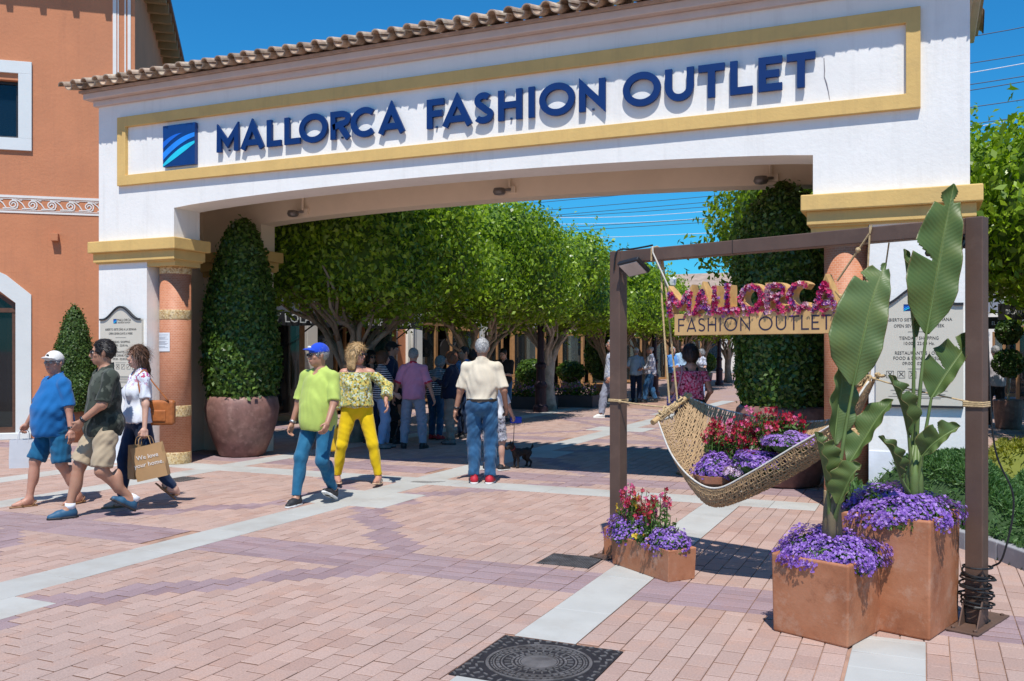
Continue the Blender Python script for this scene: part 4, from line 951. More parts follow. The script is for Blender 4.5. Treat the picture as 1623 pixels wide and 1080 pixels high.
# double ball topiary on the shaded right path
p = PD(1598, 600, 19); t = thing('ball_topiary', 'dark double ball topiary standing in the shaded right path', 'topiary', (p.x, p.y, 0))
MB().tube([(0, 0, 0), (0, 0, 2.2)], .03, 6).build('stem', BARK, t, local=True); MB().lathe(pot3, n=20).build('pot', POT_B, t, local=True)
for z, r_ in ((1.35, .30), (2.0, .26)):
    P, N = superell(1500, (r_, r_, r_), 2, int(z * 10), .08, .04); P[:, 2] += z; link('foliage', mesh_from('foliage', *leaf_quads(P, N, .08), [LF3]), t)

# ---- ground cover right of the gate
JUN = leaf_mat('juniper_green', (.035, .095, .025), (.07, .16, .04), (.11, .22, .055), .6, .2); YSH = leaf_mat('shrub_yellow', (.13, .16, .02), (.24, .25, .03), (.36, .34, .04), .55, .3)
def ground_cover(name, lb, outline, hfun, n, size, mat, corem, seed):
    """a bed of low growth: outline polygon (x, y), height hfun(x, y)"""
    xs = [p[0] for p in outline]; ys = [p[1] for p in outline]
    def inside(x, y):
        c = np.zeros(len(x), bool)
        for (x1, y1), (x2, y2) in zip(outline, outline[1:] + outline[:1]):
            c ^= ((y1 > y) != (y2 > y)) & (x < (x2 - x1) * (y - y1) / (y2 - y1 + 1e-12) + x1)
        return c
    X = NR.uniform(min(xs), max(xs), n * 3); Y = NR.uniform(min(ys), max(ys), n * 3); k = inside(X, Y); X, Y = X[k][:n], Y[k][:n]
    def edge(x, y):
        d = np.full(len(x), 9.)
        for (x1, y1), (x2, y2) in zip(outline, outline[1:] + outline[:1]):
            L2 = (x2 - x1) ** 2 + (y2 - y1) ** 2; tt = np.clip(((x - x1) * (x2 - x1) + (y - y1) * (y2 - y1)) / L2, 0, 1); d = np.minimum(d, np.hypot(x - x1 - tt * (x2 - x1), y - y1 - tt * (y2 - y1)))
        return d
    def hh(x, y): return hfun(x, y) * np.clip(edge(x, y) / .22, 0.25, 1) ** .45
    H = hh(X, Y); e = .03; gx = (hh(X + e, Y) - hh(X - e, Y)) / (2 * e); gy = (hh(X, Y + e) - hh(X, Y - e)) / (2 * e)
    Nn = unit(np.stack([-gx, -gy, np.ones_like(H)], 1)); Z = H - np.abs(NR.normal(0, .03, len(X)))
    ed = edge(X, Y); side = ed < .16; Z = np.where(side, NR.uniform(.05, 1, len(X)) * H, Z)
    P = np.stack([X, Y, Z], 1); n_ = len(P); T = unit(Nn * .9 + NR.normal(0, .55, (n_, 3))); B = unit(np.cross(T, NR.normal(0, 1, (n_, 3)))); L = (size * NR.uniform(.6, 1.4, n_))[:, None]
    V = np.stack([P - T * L * .4, P + B * L * .13, P + T * L * .6, P - B * L * .13], 1).reshape(-1, 3)
    o = link(name, mesh_from(name, V, np.arange(4 * n_).reshape(n_, 4), [mat])); tag(o, lb, 'hedge', kind='stuff')
    gxs = np.arange(min(xs), max(xs), .07); gys = np.arange(min(ys), max(ys), .07); GX_, GY_ = np.meshgrid(gxs, gys); f = inside(GX_.ravel(), GY_.ravel()); Hc = np.where(f, hh(GX_.ravel(), GY_.ravel()) - .045, 0.0); nx, ny = len(gxs), len(gys)
    Fq = [(j * nx + i, j * nx + i + 1, (j + 1) * nx + i + 1, (j + 1) * nx + i) for j in range(ny - 1) for i in range(nx - 1) if f[j * nx + i] or f[j * nx + i + 1] or f[(j + 1) * nx + i]]
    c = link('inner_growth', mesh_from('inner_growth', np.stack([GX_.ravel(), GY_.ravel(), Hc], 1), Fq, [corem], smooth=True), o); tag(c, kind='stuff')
    return o
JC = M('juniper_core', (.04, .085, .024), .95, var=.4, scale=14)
kerb_line = [PG(1325, 806), PG(1365, 818), PG(1440, 845), PG(1530, 872), PG(1580, 888), PG(1640, 912), PG(1760, 950)]
def mound(x, y): return .37 + .30 * np.clip((y - 8.0) / 1.4, 0, 1) * np.clip((.75 - x) / .3, 0, 1) + .09 * np.sin(x * 2.6 + 1) * np.cos(y * 2.2) + .06 * np.sin(x * 5 + y * 4)
ol = [(p.x, p.y + .10) for p in kerb_line] + [(3.4, 7.6), (3.4, 9.5), (2.1, 10.9), (.9, 10.9), (.44, 9.74), (-.52, 9.74), (-.60, 9.2)]
ground_cover('juniper_bed', 'dark green creeping juniper bed in front of the right pillar', ol, mound, 110000, .055, JUN, JC, 1)
ol2 = [(.5, 10.95), (2.2, 10.95), (3.6, 10.4), (4.2, 11.5), (3.0, 12.9), (.62, 12.5)]
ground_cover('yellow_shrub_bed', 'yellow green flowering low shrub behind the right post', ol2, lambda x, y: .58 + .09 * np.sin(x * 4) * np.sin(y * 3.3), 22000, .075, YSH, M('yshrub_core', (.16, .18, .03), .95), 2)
ol3 = [(2.15, 13.4), (4.5, 13.2), (4.5, 20), (2.3, 20)]
ground_cover('path_hedge', 'leafy low hedge along the shaded right path', ol3, lambda x, y: .55 + .1 * np.sin(y * 3) + .08 * np.sin(x * 4 + y), 14000, .10, JUN, JC, 3)
KST = M('kerb_stone', (.30, .30, .32), .75, var=.12, scale=6, bmp=.3, bscale=60, dirt=((.5, .5, .5), 4, .6, .8))
kb = thing('bed_kerb', 'grey stone kerb edging the juniper bed', 'kerb', tuple(kerb_line[2]))
for a, b_ in zip(kerb_line, kerb_line[1:]):
    d = (b_ - a); n = max(1, round(d.length / .45))
    for i in range(n):
        q0 = a + d * (i / n); e = d * ((1 - .008) / n); nn = Vector((-d.y, d.x, 0)).normalized() * .13
        MB().obox(q0 + Vector((0, 0, -.02)), e, nn, (0, 0, .16)).build('kerb_stone', KST, kb, bevel=.01)
# planting boxes at the lamp post
for k, (px, py, lb) in enumerate(((838, 648, 'dark trough of mixed flowers at the lamp post foot, nearer the beige polo man'), (905, 645, 'dark trough of mixed flowers at the lamp post foot, nearer the shop entrance'), (1095, 618, 'distant trough of purple flowers along the plaza'))):
    p = PG(px, py); t = thing('flower_trough', lb, 'planter', (p.x, p.y, 0)); MB().box((-.75, -.3, 0), (.75, .3, .34)).build('trough', M('trough_dark', (.06, .055, .06), .7), t, local=True)
    n = 900; P = np.stack([NR.uniform(-.75, .75, n), NR.uniform(-.3, .3, n), .34 + np.abs(NR.normal(0, .16, n))], 1); link('foliage', mesh_from('foliage', *leaf_quads(P, np.tile([0, 0, 1.], (n, 1)), .1, .4), [LF2]), t)
    n = 240; P = np.stack([NR.uniform(-.75, .75, n), NR.uniform(-.34, .3, n), .42 + np.abs(NR.normal(0, .15, n))], 1); b_ = link('blossoms', mesh_from('blossoms', *leaf_quads(P, np.tile([0, -.6, 1.], (n, 1)), .06, .9), [leaf_mat('trough_blossom', (.45, .1, .2), (.3, .15, .5), (.6, .35, .4), .6, .2)]), t); tag(b_, kind='stuff')
# ================================================================== hammock stand
STEEL = M('corten_paint', (.125, .075, .055), .55, .15, var=.14, scale=5, bmp=.15, bscale=80, dirt=((.19, .12, .085), 3, .55, .8))
ROPE = M('jute_rope', (.50, .36, .19), .9, var=.3, scale=60, bmp=.6, bscale=400, bdist=.004); ROPE_W = M('cotton_rope', (.62, .58, .50), .9, var=.2, scale=60, bmp=.5, bscale=400, bdist=.003)
WOODP = M('pine_wood', (.58, .34, .12), .6, var=.18, scale=18, bmp=.2, bscale=60); BLKR = M('cable_rubber', (.012, .012, .013), .5); BAMB = M('bamboo_stick', (.52, .34, .15), .6, var=.2, scale=15)
FP0, FP1 = Vector((-2.218, 7.035, 0)), Vector((.284, 6.087, 0)); FD = (FP1 - FP0).normalized(); FN = Vector((FD.y, -FD.x, 0)); FL = (FP1 - FP0).length      # FN looks at the camera
def fp(s, z, out=0.0): return FP0 + FD * s + FN * out + Vector((0, 0, z))
stand = thing('hammock_stand', 'tall brown steel goalpost frame carrying the sign and the hammock', 'frame', tuple(FP0))
PT = .10
MB().obox(fp(-PT / 2, .012, -PT / 2), FD * PT, FN * PT, (0, 0, 2.39)).build('post', STEEL, stand, bevel=.006)
MB().obox(fp(FL - PT / 2, .012, -PT / 2), FD * PT, FN * PT, (0, 0, 2.39)).build('post', STEEL, stand, bevel=.006)
MB().obox(fp(PT / 2 + .001, 2.302, -PT / 2 + .001), FD * (FL - PT - .002), FN * (PT - .002), (0, 0, .098)).build('beam', STEEL, stand, bevel=.006)
MB().obox(fp(1.06, 2.301, -PT / 2 - .001), FD * .004, FN * (PT + .002), (0, 0, .1005)).build('beam_joint', BLKR, stand)
for s_ in (0, FL):
    MB().obox(fp(s_ - .09, 0, -.30), FD * .18, FN * .55, (0, 0, .012)).build('base_plate', STEEL, stand, bevel=.003)
    for q in (-1, 1): MB().prism([(0, 0), (.1, 0), (0, .16)], fp(s_ + q * PT * .5 - .004, .012, .05 - .0), FN, (0, 0, 1), FD * .008).build('gusset', STEEL, stand)
    for a, b_ in ((-.06, -.26), (.06, -.26), (-.06, .21), (.06, .21)): MB().lathe([(.012, 0), (.012, .01), (.004, .014)], tuple(fp(s_ + a, .012, b_)), 6).build('bolt', STEEL, stand)
# floodlights
def flood(s, z, side, lb, fo=1):
    t = thing('floodlight', lb, 'lamp', tuple(fp(s, z)))
    c = fp(s + side * .14, z - .02 - (.03 if fo < 0 else 0), .06 * fo); ax = (FD * side * .9 + Vector((0, 0, .12))).normalized(); up = Vector((0, 0, 1)); fw = (FN * .55 * fo + Vector((0, 0, -.83 if fo > 0 else -.35))).normalized(); e2 = ax.cross(fw).normalized()
    MB().obox(c - ax * .10 - e2 * .085 - fw * .0, ax * .20, e2 * .17, fw * -.035).build('housing', M('lamp_black', (.018, .018, .02), .45), t, bevel=.008)
    MB().obox(c - ax * .085 - e2 * .07 + fw * .001, ax * .17, e2 * .14, fw * .004).build('glass', M('lamp_lens', (.55, .52, .48), .15), t)
    MB().tube([fp(s + side * .0, z, .04), fp(s + side * .05, z - .01, .09 * fo), c - ax * .1], .012, 6).build('bracket', M('lamp_black', (.018, .018, .02)), t)
flood(.05, 2.27, 1, 'black floodlight with pale lens on the left post of the hammock frame')
flood(FL - .05, 2.30, -1, 'black floodlight under the beam at the right post of the hammock frame', -1)
# power cable: coil round the right post foot and a loose run up to the beam
P = []
for i in range(220):
    a = i * .34; k = i / 219; r_ = .084 + .010 * math.sin(i * .61) + .010 * math.sin(i * .23); P.append(fp(FL + r_ * math.cos(a), .10 + .24 * k + .02 * math.sin(a * .37 + 1), r_ * math.sin(a)))
P += catmull([P[-1], fp(FL + .13, .42, -.05), fp(FL + .17, .75, -.10), fp(FL + .08, 1.05, -.06), fp(FL + .045, 1.6, -.06), fp(FL + .03, 2.30, -.058)], 8)
tag(MB().tube(P, .006, 6).build('power_lead', BLKR), 'black cable coiled round the foot of the right frame post', 'cable')
P = catmull([fp(.0, 2.25, .055), fp(.02, 2.38, .056), fp(.05, 2.415, .02), fp(.12, 2.412, 0), fp(.26, 2.42, .0), fp(.34, 2.425, .01)], 8)
tag(MB().tube(P, .007, 6).build('power_lead', BLKR), 'short black cable running over the left corner of the frame', 'cable')
# ropes
def rope(pts, lb, r_=.006, mat=ROPE, knots=(), name='rope'):
    t = thing(name, lb, 'rope', tuple(pts[0])); MB().tube([Vector(p) for p in pts], r_, 7).build('strand', mat, t)
    for q in knots: MB().ball(tuple(q), r_ * 2.6, 8, 6).build('knot', mat, t, smooth=True)
    return t
def loop_over(s): return [fp(s - .01, 2.30, .056), fp(s - .006, 2.40, .058), fp(s, 2.412, 0), fp(s + .006, 2.40, -.058), fp(s + .01, 2.30, -.056)]
rope(loop_over(.372) + [fp(.38, 2.30, -.05), fp(.42, 2.0, .0), fp(.51, 1.22, .03)], 'jute rope hanging from the beam to the bamboo spreader, front strand', .0075)
rope([fp(.40, 2.30, -.04), fp(.46, 1.9, -.03), fp(.54, 1.24, -.03)], 'jute rope hanging from the beam to the bamboo spreader, rear strand', .0075)
rope([fp(.375, 2.41, .057), fp(.38, 2.36, .06), fp(.515, 2.07, .03)], 'pale rope slanting from the beam to the letter M of the sign', .006, ROPE_W)
rope([fp(2.07, 2.41, .057), fp(2.06, 2.36, .06), fp(1.83, 2.07, .03)], 'jute rope slanting from the beam to the last letter of the sign', .007, ROPE, [fp(1.98, 2.26, .05)])
rope([fp(2.06, 2.40, .057), fp(2.03, 1.9, .05), fp(2.02, 1.44, .02)], 'jute rope from the beam to the right knot of the hammock, front strand', .006)
rope([fp(2.14, 2.30, -.04), fp(2.09, 1.9, -.02), fp(2.03, 1.44, 0)], 'thin jute rope from the beam to the right knot of the hammock, rear strand', .005)
z_ = 1.215; rope([fp(-.056, z_, .056), fp(.056, z_, .056), fp(.3, z_ - .02, .05), fp(.51, z_ - .03, .02)], 'thin rope tying the left post to the bamboo spreader', .006, ROPE, [fp(.06, z_, .058)])
for q in range(2): MB().tube([fp(-.054, z_ + .012 * q, .054), fp(.054, z_ + .012 * q, .054), fp(.054, z_ + .012 * q, -.054), fp(-.054, z_ + .012 * q, -.054), fp(-.054, z_ + .012 * q, .054)], .006, 6).build('wrap', ROPE, bpy.data.objects['rope.006'])
t = rope([fp(2.06, 1.44, .02), fp(2.3, 1.38, .05), fp(FL + .054, 1.30, .056)], 'thin rope tying the right knot of the hammock to the right post', .005, ROPE, [fp(2.45, 1.352, .054)])
for q in range(3): MB().tube([fp(FL - .056, 1.29 + .011 * q, .056), fp(FL + .056, 1.29 + .011 * q, .056), fp(FL + .056, 1.29 + .011 * q, -.056), fp(FL - .056, 1.29 + .011 * q, -.056), fp(FL - .056, 1.29 + .011 * q, .056)], .0065, 6).build('wrap', ROPE, t)

# ---- hanging sign: board with thin dark capitals, thick wooden capitals above with flowers on their faces
sign = thing('hanging_sign', 'wooden sign with flower covered letters hanging from the brown frame', 'sign', tuple(fp(1.2, 1.72)))
SU = Vector((0, 0, 1))
MB().obox(fp(.565, 1.728, .015), FD * 1.34, FN * .03, SU * .158).build('board', M('plywood', (.63, .39, .16), .6, var=.14, scale=5, bmp=.15, bscale=30, dirt=((.53, .31, .12), 3, .5, .75)), sign, bevel=.003)
INKV = M('letter_violet_ink', (.03, .022, .05), .6); h_, t_ = .098, .0105; s_ = .600
for ch, w, gap in (('F', .058, .018), ('A', .082, .016), ('S', .06, .022), ('H', .072, .026), ('I', .012, .028), ('O', .105, .024), ('N', .078, .066), ('O', .108, .024), ('U', .078, .016), ('T', .078, .014), ('L', .056, .018), ('E', .056, .012), ('T', .072, .0)):
    letter_mb(MB(), ch, w, h_, t_, fp(s_, 1.755, .045), FD, SU, FN * .0012, .0003).build('letter', INKV, sign); s_ += w + gap
petals = [leaf_mat('petal_magenta', (.42, .010, .09), (.58, .016, .13), (.66, .05, .22), .6, .15), leaf_mat('petal_purple', (.09, .015, .17), (.15, .03, .27), (.24, .07, .38), .6, .15), leaf_mat('petal_pink', (.58, .26, .42), (.66, .36, .52), (.72, .52, .60), .6, .2)]
def blossom(P, N, size, npet=5, cup=.25, jit=.3):
    """flat five-petal flowers: fan of rhombic petals round each point"""
    n = len(P); Nn = unit(N); A = unit(np.cross(Nn, NR.normal(0, 1, (n, 3)))); B = np.cross(Nn, A); r = (size * .5 * (1 + NR.uniform(-jit, jit, n)))[:, None]
    V = [P[:, None]]; F = []; pet = []
    for k in range(npet):
        a = 2 * math.pi * k / npet; d0, d1, d2 = a - .5, a, a + .5
        pet.append(np.stack([P + (A * math.cos(d) + B * math.sin(d)) * r * q + Nn * r * cup * w for d, q, w in ((d0, .78, .6), (d1, 1.0, 1.0), (d2, .78, .6))], 1))
    V = np.concatenate([P[:, None]] + pet, 1); m = 1 + 3 * npet
    base = np.arange(n) * m; Fs = np.concatenate([np.stack([base, base + 1 + 3 * k, base + 2 + 3 * k, base + 3 + 3 * k], 1) for k in range(npet)])
    return V.reshape(-1, 3), Fs
s0 = .505
lets = [('M', .20), ('A', .155), ('L', .095), ('L', .10), ('O', .185), ('R', .15), ('C', .165), ('A', .17)]
tot = sum(w for _, w in lets); scale = 1.345 / (tot + .0)
for ch, w in lets:
    w *= scale * .985; tk = .044; lo = letter_mb(MB(), ch, w, .20, tk, fp(s0, 1.884, -.045), FD, SU, FN * .085, .0008).build('letter', WOODP, sign)
    pts = []
    for st in glyph(ch, w, .20, tk):
        for a, b_ in zip(st, st[1:]):
            L = math.hypot(b_[0] - a[0], b_[1] - a[1]); n = max(1, int(L / .0020))
            for i in range(n):
                q = random.random(); pts.append((lerp(a[0], b_[0], q), lerp(a[1], b_[1], q)))
    pts += [(random.uniform(0, w), random.gauss(0, .012)) for _ in range(14)]
    P = np.array([tuple(fp(s0 + x + random.gauss(0, .008), 1.884 + z + random.gauss(0, .007), .042 + abs(random.gauss(0, .010)))) for x, z in pts]); N = np.array(FN)[None] + NR.normal(0, .55, P.shape)
    cl = np.array([random.choices((0, 1, 2), (.5 + .3 * math.sin(p[0] * 40), .20 + .18 * math.sin(p[2] * 55 + p[0] * 20), .30 + .25 * math.sin(p[0] * 27 + 2)))[0] for p in P])
    for c in range(3):
        k = cl == c
        if k.sum(): 
            inv = np.array(root_matrix(lo).inverted()); Q = P[k] @ inv[:3, :3].T + inv[:3, 3]
            b_ = link('blossoms', mesh_from('blossoms', *blossom(Q, N[k], .027, 5, .55), [petals[c]]), lo); tag(b_, kind='stuff')
    s0 += w / .985

# ---- hammock
ham = thing('hammock', 'woven rope hammock holding flowers, hung between the frame posts', 'hammock', tuple(fp(1.2, .6)))
ctrl_near = [(.52, 1.11, .20), (.68, .86, .24), (.88, .70, .26), (1.08, .665, .27), (1.32, .79, .26), (1.6, .97, .23), (1.92, 1.19, .17), (2.04, 1.42, .03)]
ctrl_mid = [(.53, 1.13, 0), (.72, .80, .06), (.92, .60, .1), (1.08, .565, .1), (1.37, .68, .1), (1.70, .885, .07), (1.9, 1.09, .03), (2.05, 1.42, 0)]
ctrl_far = [(.53, 1.26, -.18), (.71, 1.19, -.25), (.99, 1.135, -.29), (1.29, 1.11, -.29), (1.6, 1.13, -.24), (1.8, 1.19, -.19), (1.92, 1.26, -.14), (2.05, 1.42, -.03)]
NS = 64
cn, cm, cf = [catmull([fp(*q) for q in c], 9) for c in (ctrl_near, ctrl_mid, ctrl_far)]
ns = len(cn)
def hsurf(i, t): 
    a, b_, c_ = cn[i], cm[i], cf[i]; return a * (1 - t) * (1 - 2 * t) + b_ * 4 * t * (1 - t) + c_ * t * (2 * t - 1)     # through near edge, belly, far edge
NETW, NETB = M('net_rope_straw', (.43, .29, .155), .9, var=.25, scale=40, bmp=.5, bscale=300, bdist=.003), M('net_rope_edge', (.60, .58, .53), .9, var=.15, scale=40)
mb = MB(); nt_ = 22
for j in range(nt_):                                    # lengthwise strands
    t_ = (j + .5) / nt_; mb.tube([hsurf(i, t_) + Vector((0, 0, .004 * math.sin(i * 1.7 + j * 3.1))) for i in range(ns)], .0050, 5)
net = mb.build('net', NETW, ham); tag(net, kind='stuff')
mb = MB(); NX = 150
def hs(u, t):
    x = u * (ns - 1); i = min(int(x), ns - 2); return hsurf(i, t).lerp(hsurf(i + 1, t), x - i)
for i in range(NX):                                     # crosswise strands, wavering over and under
    u = .02 + .95 * i / (NX - 1); mb.tube([hs(min(1, u + .004 * math.sin(q * 2.6 + i * 1.9)), q / 12) + Vector((0, 0, .005 * (1 if (q + i) % 2 else -1))) for q in range(13)], .0056, 5)
net2 = mb.build('cross_strands', NETW, ham); tag(net2, kind='stuff')
for c in (cn, cf): MB().tube(c, .0065, 7).build('edge_rope', NETB, ham, smooth=True)
a, b_ = fp(.515, 1.085, .25), fp(.535, 1.275, -.21); MB().tube([a, b_], [.021, .019], 12).build('spreader', BAMB, ham)
mb = MB(); dd = (b_ - a)
for k in range(9):
    c = a + dd * (.18 + k * .085); P = [c + Vector((random.uniform(-.03, .03), random.uniform(-.03, .03), random.uniform(-.02, .05))) for _ in range(6)]; mb.tube(catmull(P, 4), .008, 6)
for k in range(12):
    c = a + dd * (.16 + k * .035); e1 = dd.cross(Vector((0, 0, 1))).normalized(); e2 = dd.cross(e1).normalized(); mb.tube([c + (e1 * math.cos(q) + e2 * math.sin(q)) * .026 for q in [i * .7 for i in range(10)]], .006, 5)
for k in range(6): c = a + dd * random.uniform(.3, .9); mb.tube([c, c + Vector((random.uniform(-.02, .02), .0, -.06)), c + Vector((random.uniform(-.03, .03), .0, -.12))], .006, 5)
mb.build('rope_lashing', ROPE, ham, smooth=True)
mb = MB(); kc = fp(2.03, 1.44, 0)
for k in range(10): P = [kc + FD * (-.10 + k * .02) + Vector((random.uniform(-.02, .02), random.uniform(-.02, .02), -.045 + k * .008 + random.uniform(-.02, .02))) for _ in range(4)]; mb.tube(catmull(P + [P[0]], 4), .009, 6)
for k in range(7): mb.tube([kc, hs(.93, k / 6) + Vector((0, 0, .01))], .006, 5)
mb.build('rope_knot', ROPE, ham, smooth=True)

# ---- flowers
PUR = leaf_mat('lobelia_petal', (.12, .04, .33), (.26, .11, .56), (.50, .32, .74), .6, .2); FGR = leaf_mat('flower_leaf', (.05, .11, .02), (.085, .17, .03), (.13, .24, .05), .5, .25)
RED = leaf_mat('snapdragon_red', (.26, .004, .022), (.40, .008, .04), (.52, .012, .05), .55, .2); PNK = leaf_mat('snapdragon_pink', (.62, .06, .24), (.68, .14, .32), (.72, .32, .42), .55, .2); YLW = leaf_mat('snapdragon_yellow', (.72, .35, .02), (.75, .5, .03), (.7, .6, .1), .55, .2); LIL = leaf_mat('petunia_lilac', (.55, .36, .62), (.62, .46, .66), (.7, .58, .7), .55, .25)
def to_local(parent, P): inv = np.array(root_matrix(parent).inverted()); return P @ inv[:3, :3].T + inv[:3, 3]
def mound_plant(c, rad, n, lb, mat=PUR, size=.0175, name='lobelia_plant', nleaf=None, hang=0.0, grp=None, sq=0, rz=0.0):
    """cushion of tiny flowers over thin leaves"""
    t = thing(name, lb, 'flowers', tuple(c), rz, group=grp)
    def sqr(P):
        if sq: h = np.hypot(P[:, 0], P[:, 1]) + 1e-9; k = h / (np.abs(P[:, 0]) ** sq + np.abs(P[:, 1]) ** sq + 1e-12) ** (1 / sq); P[:, 0] *= k; P[:, 1] *= k
        return P
    D = unit(NR.normal(0, 1, (n, 3))); D[:, 2] = np.abs(D[:, 2]) - hang * (NR.uniform(0, 1, n) < .25); D = unit(D); r = lump(D, n % 97, 6, .16)[:, None]; P = sqr(D * np.array(rad) * r * NR.uniform(.93, 1.04, (n, 1)))
    b_ = link('blossoms', mesh_from('blossoms', *blossom(P, D + NR.normal(0, .35, D.shape) + np.array([0, 0, .3]), size, 5, .2), [mat]), t); tag(b_, kind='stuff')
    nl = nleaf or n; D = unit(NR.normal(0, 1, (nl, 3))); D[:, 2] = np.abs(D[:, 2]) - .15; P = sqr(D * np.array(rad) * NR.uniform(.6, 1.0, (nl, 1))); link('foliage', mesh_from('foliage', *leaf_quads(P, D, .032, .3, .8, .1), [FGR]), t)
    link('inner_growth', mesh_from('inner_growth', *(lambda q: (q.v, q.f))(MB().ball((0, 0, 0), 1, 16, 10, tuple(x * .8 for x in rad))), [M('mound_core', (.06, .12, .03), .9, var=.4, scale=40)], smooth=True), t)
    return t
def spikes(c, ex, ey, n, hmin, hmax, mats, lb, seed, name='snapdragons', per=9):
    """upright leafy stems, flower heads at the tips"""
    r = random.Random(seed); t = thing(name, lb, 'flowers', tuple(c)); ex, ey = Vector(ex), Vector(ey); st = MB(); LP = []; LN = []; BP = {}; 
    for i in range(n):
        b_ = Vector(c) + ex * r.uniform(-1, 1) + ey * r.uniform(-1, 1); h = r.uniform(hmin, hmax); lean = Vector((r.gauss(0, .05), r.gauss(0, .05), 0)); tip = b_ + lean + Vector((0, 0, h)); st.tube([b_ - Vector((0, 0, .04)), b_.lerp(tip, .5) + lean * .2, tip], [.004, .0035, .002], 5)
        for k in range(24): q = r.uniform(.0, .85); LP.append(tuple(b_.lerp(tip, q) + Vector((r.gauss(0, .014), r.gauss(0, .014), 0)))); LN.append((r.gauss(0, 1), r.gauss(0, 1), .7))
        m_ = r.choice(mats)
        if r.random() < .82:
            for k in range(per): q = r.uniform(.74, 1.03); a = r.uniform(0, 6.28); BP.setdefault(m_.name, []).append((tuple(b_.lerp(tip, q) + Vector((math.cos(a) * .018, math.sin(a) * .018, 0))), (math.cos(a), math.sin(a), .3)))
    st.build('stems', FGR, t); link('foliage', mesh_from('foliage', *leaf_quads(to_local(t, np.array(LP)), np.array(LN), .045, .28, .6, .0), [FGR]), t)
    for k, v in BP.items(): b_ = link('blossoms', mesh_from('blossoms', *blossom(to_local(t, np.array([q[0] for q in v])), np.array([q[1] for q in v]) + NR.normal(0, .4, (len(v), 3)), .030, 5, .6), [MATS[k]]), t); tag(b_, kind='stuff')
    return t
# in the hammock
def hpt(px, py, out): return PL(px, py, FP0 + FN * out, FD)
c0 = hpt(1135, 752, .10); mound_plant(c0, (.155, .15, .145), 1700, 'round purple lobelia cushion in the low end of the hammock', hang=.15)
hb = MB().lathe([(.10, -.09), (.15, -.02), (.16, .03), (.14, .03)], tuple(c0 + Vector((0, 0, -.03))), 20).build('flower_bowl', POT_T); tag(hb, 'shallow terracotta bowl under the purple cushion in the hammock', 'pot')
spikes(hpt(1172, 738, -.04), FD * .21, FN * .12, 120, .12, .34, [RED, RED, PNK, RED], 'red and pink snapdragons with green stems in the hammock middle', 3)
spikes(hpt(1238, 705, -.07), FD * .15, FN * .08, 36, .10, .26, [RED, RED, PNK], 'red snapdragons towards the high end of the hammock', 4)
mound_plant(hpt(1205, 738, .13), (.20, .11, .10), 1500, 'purple lobelia strip along the near edge of the hammock', hang=.1)
mound_plant(hpt(1258, 706, .10), (.19, .10, .085), 1200, 'lilac lobelia patch near the high end of the hammock', leaf_mat('lobelia_lilac', (.26, .12, .5), (.36, .2, .62), (.5, .32, .7), .6, .2))
mound_plant(hpt(1168, 752, .19), (.08, .06, .06), 150, 'pale lilac petunias spilling over the hammock edge', LIL, .035, 'petunia_plant', 140)
# terracotta planters
TER = None
m, nt, b = new_mat('terracotta'); v = coords(nt, 'World')
c = ramp(nt, noise(nt, v, 3.5, 5, .6), [(.3, (.29, .10, .042)), (.52, (.42, .165, .078)), (.75, (.49, .225, .125))])
c = mixc(nt, ramp(nt, noise(nt, v, 9, 5, .7), [(.52, (0, 0, 0)), (.78, (.7, .7, .7))]), c, (.54, .35, .25)); c = mixc(nt, ramp(nt, noise(nt, v, 5.5, 6, .7), [(.56, (0, 0, 0)), (.72, (.7, .7, .7))]), c, (.22, .075, .035))
nt.links.new(c, b.inputs['Base Color']); b.inputs['Roughness'].default_value = .62; bump(nt, b, noise(nt, v, 25, 5, .6), .22, .01); TER = m
def box_planter(F, e1, e2, h, lb, taper=.03, name='terracotta_planter', wt=.035):
    F, e1, e2 = Vector(F), Vector(e1), Vector(e2); t = thing(name, lb, 'planter', tuple(F + (e1 + e2) / 2)); up = Vector((0, 0, h)); c = F + (e1 + e2) / 2
    def ringp(k, z): return [c + (p - c) * k + Vector((0, 0, z)) for p in (F, F + e2, F + e1 + e2, F + e1)]
    A = ringp(1 - taper, 0.0); B = ringp(1, h); kx = 1 - 2 * wt / max(e1.length, e2.length); C_ = ringp(kx, h); D_ = ringp(kx, h - .05); V = A + B + C_ + D_; Fc = []
    for l in range(3):
        for i in range(4): j = (i + 1) % 4; Fc.append((l * 4 + i, l * 4 + j, l * 4 + 4 + j, l * 4 + 4 + i))
    Fc += [(3, 2, 1, 0)]
    MB().add(V, Fc).build('box', TER, t, bevel=.012, segs=3); MB().add(D_, [(0, 1, 2, 3)]).build('soil', SOIL, t); return t, c
pA, cA = box_planter((-.372, 5.292, 0), (-.434, .174, 0), (.182, .515, 0), .452, 'low square terracotta planter with purple lobelia, in front of the tall one')
pB, cB = box_planter((.034, 5.614, 0), (-.50, .163, 0), (.164, .503, 0), .668, 'tall square terracotta planter beside the right frame post')
pC, cC = box_planter((-1.617, 6.284, 0), (-.556, .416, 0), (.150, .20, 0), .225, 'long low terracotta trough of flowers at the left frame post', .04)
pD, cD = box_planter((-2.30, 6.90, 0), (-.0, .60, 0), (.2, .0, 0), .225, 'second low terracotta trough behind the left frame post', .04)
def rim_plants(c, h, hw, lb, n=3200, grp=None, e1=None, e2=None):
    mound_plant(c + Vector((0, 0, h - .04)), (hw, hw, .17), n, lb, hang=.16, nleaf=n * 2, sq=4, rz=math.atan2(e2.y, e2.x))
rim_plants(cA, .452, .265, 'purple lobelia cushion filling the low square planter', 4600, e2=Vector((.182, .515, 0)))
rim_plants(cB, .668, .285, 'purple lobelia cushion filling the tall square planter', 4600, e2=Vector((.164, .503, 0)))
e1 = Vector((-.556, .416, 0)).normalized()
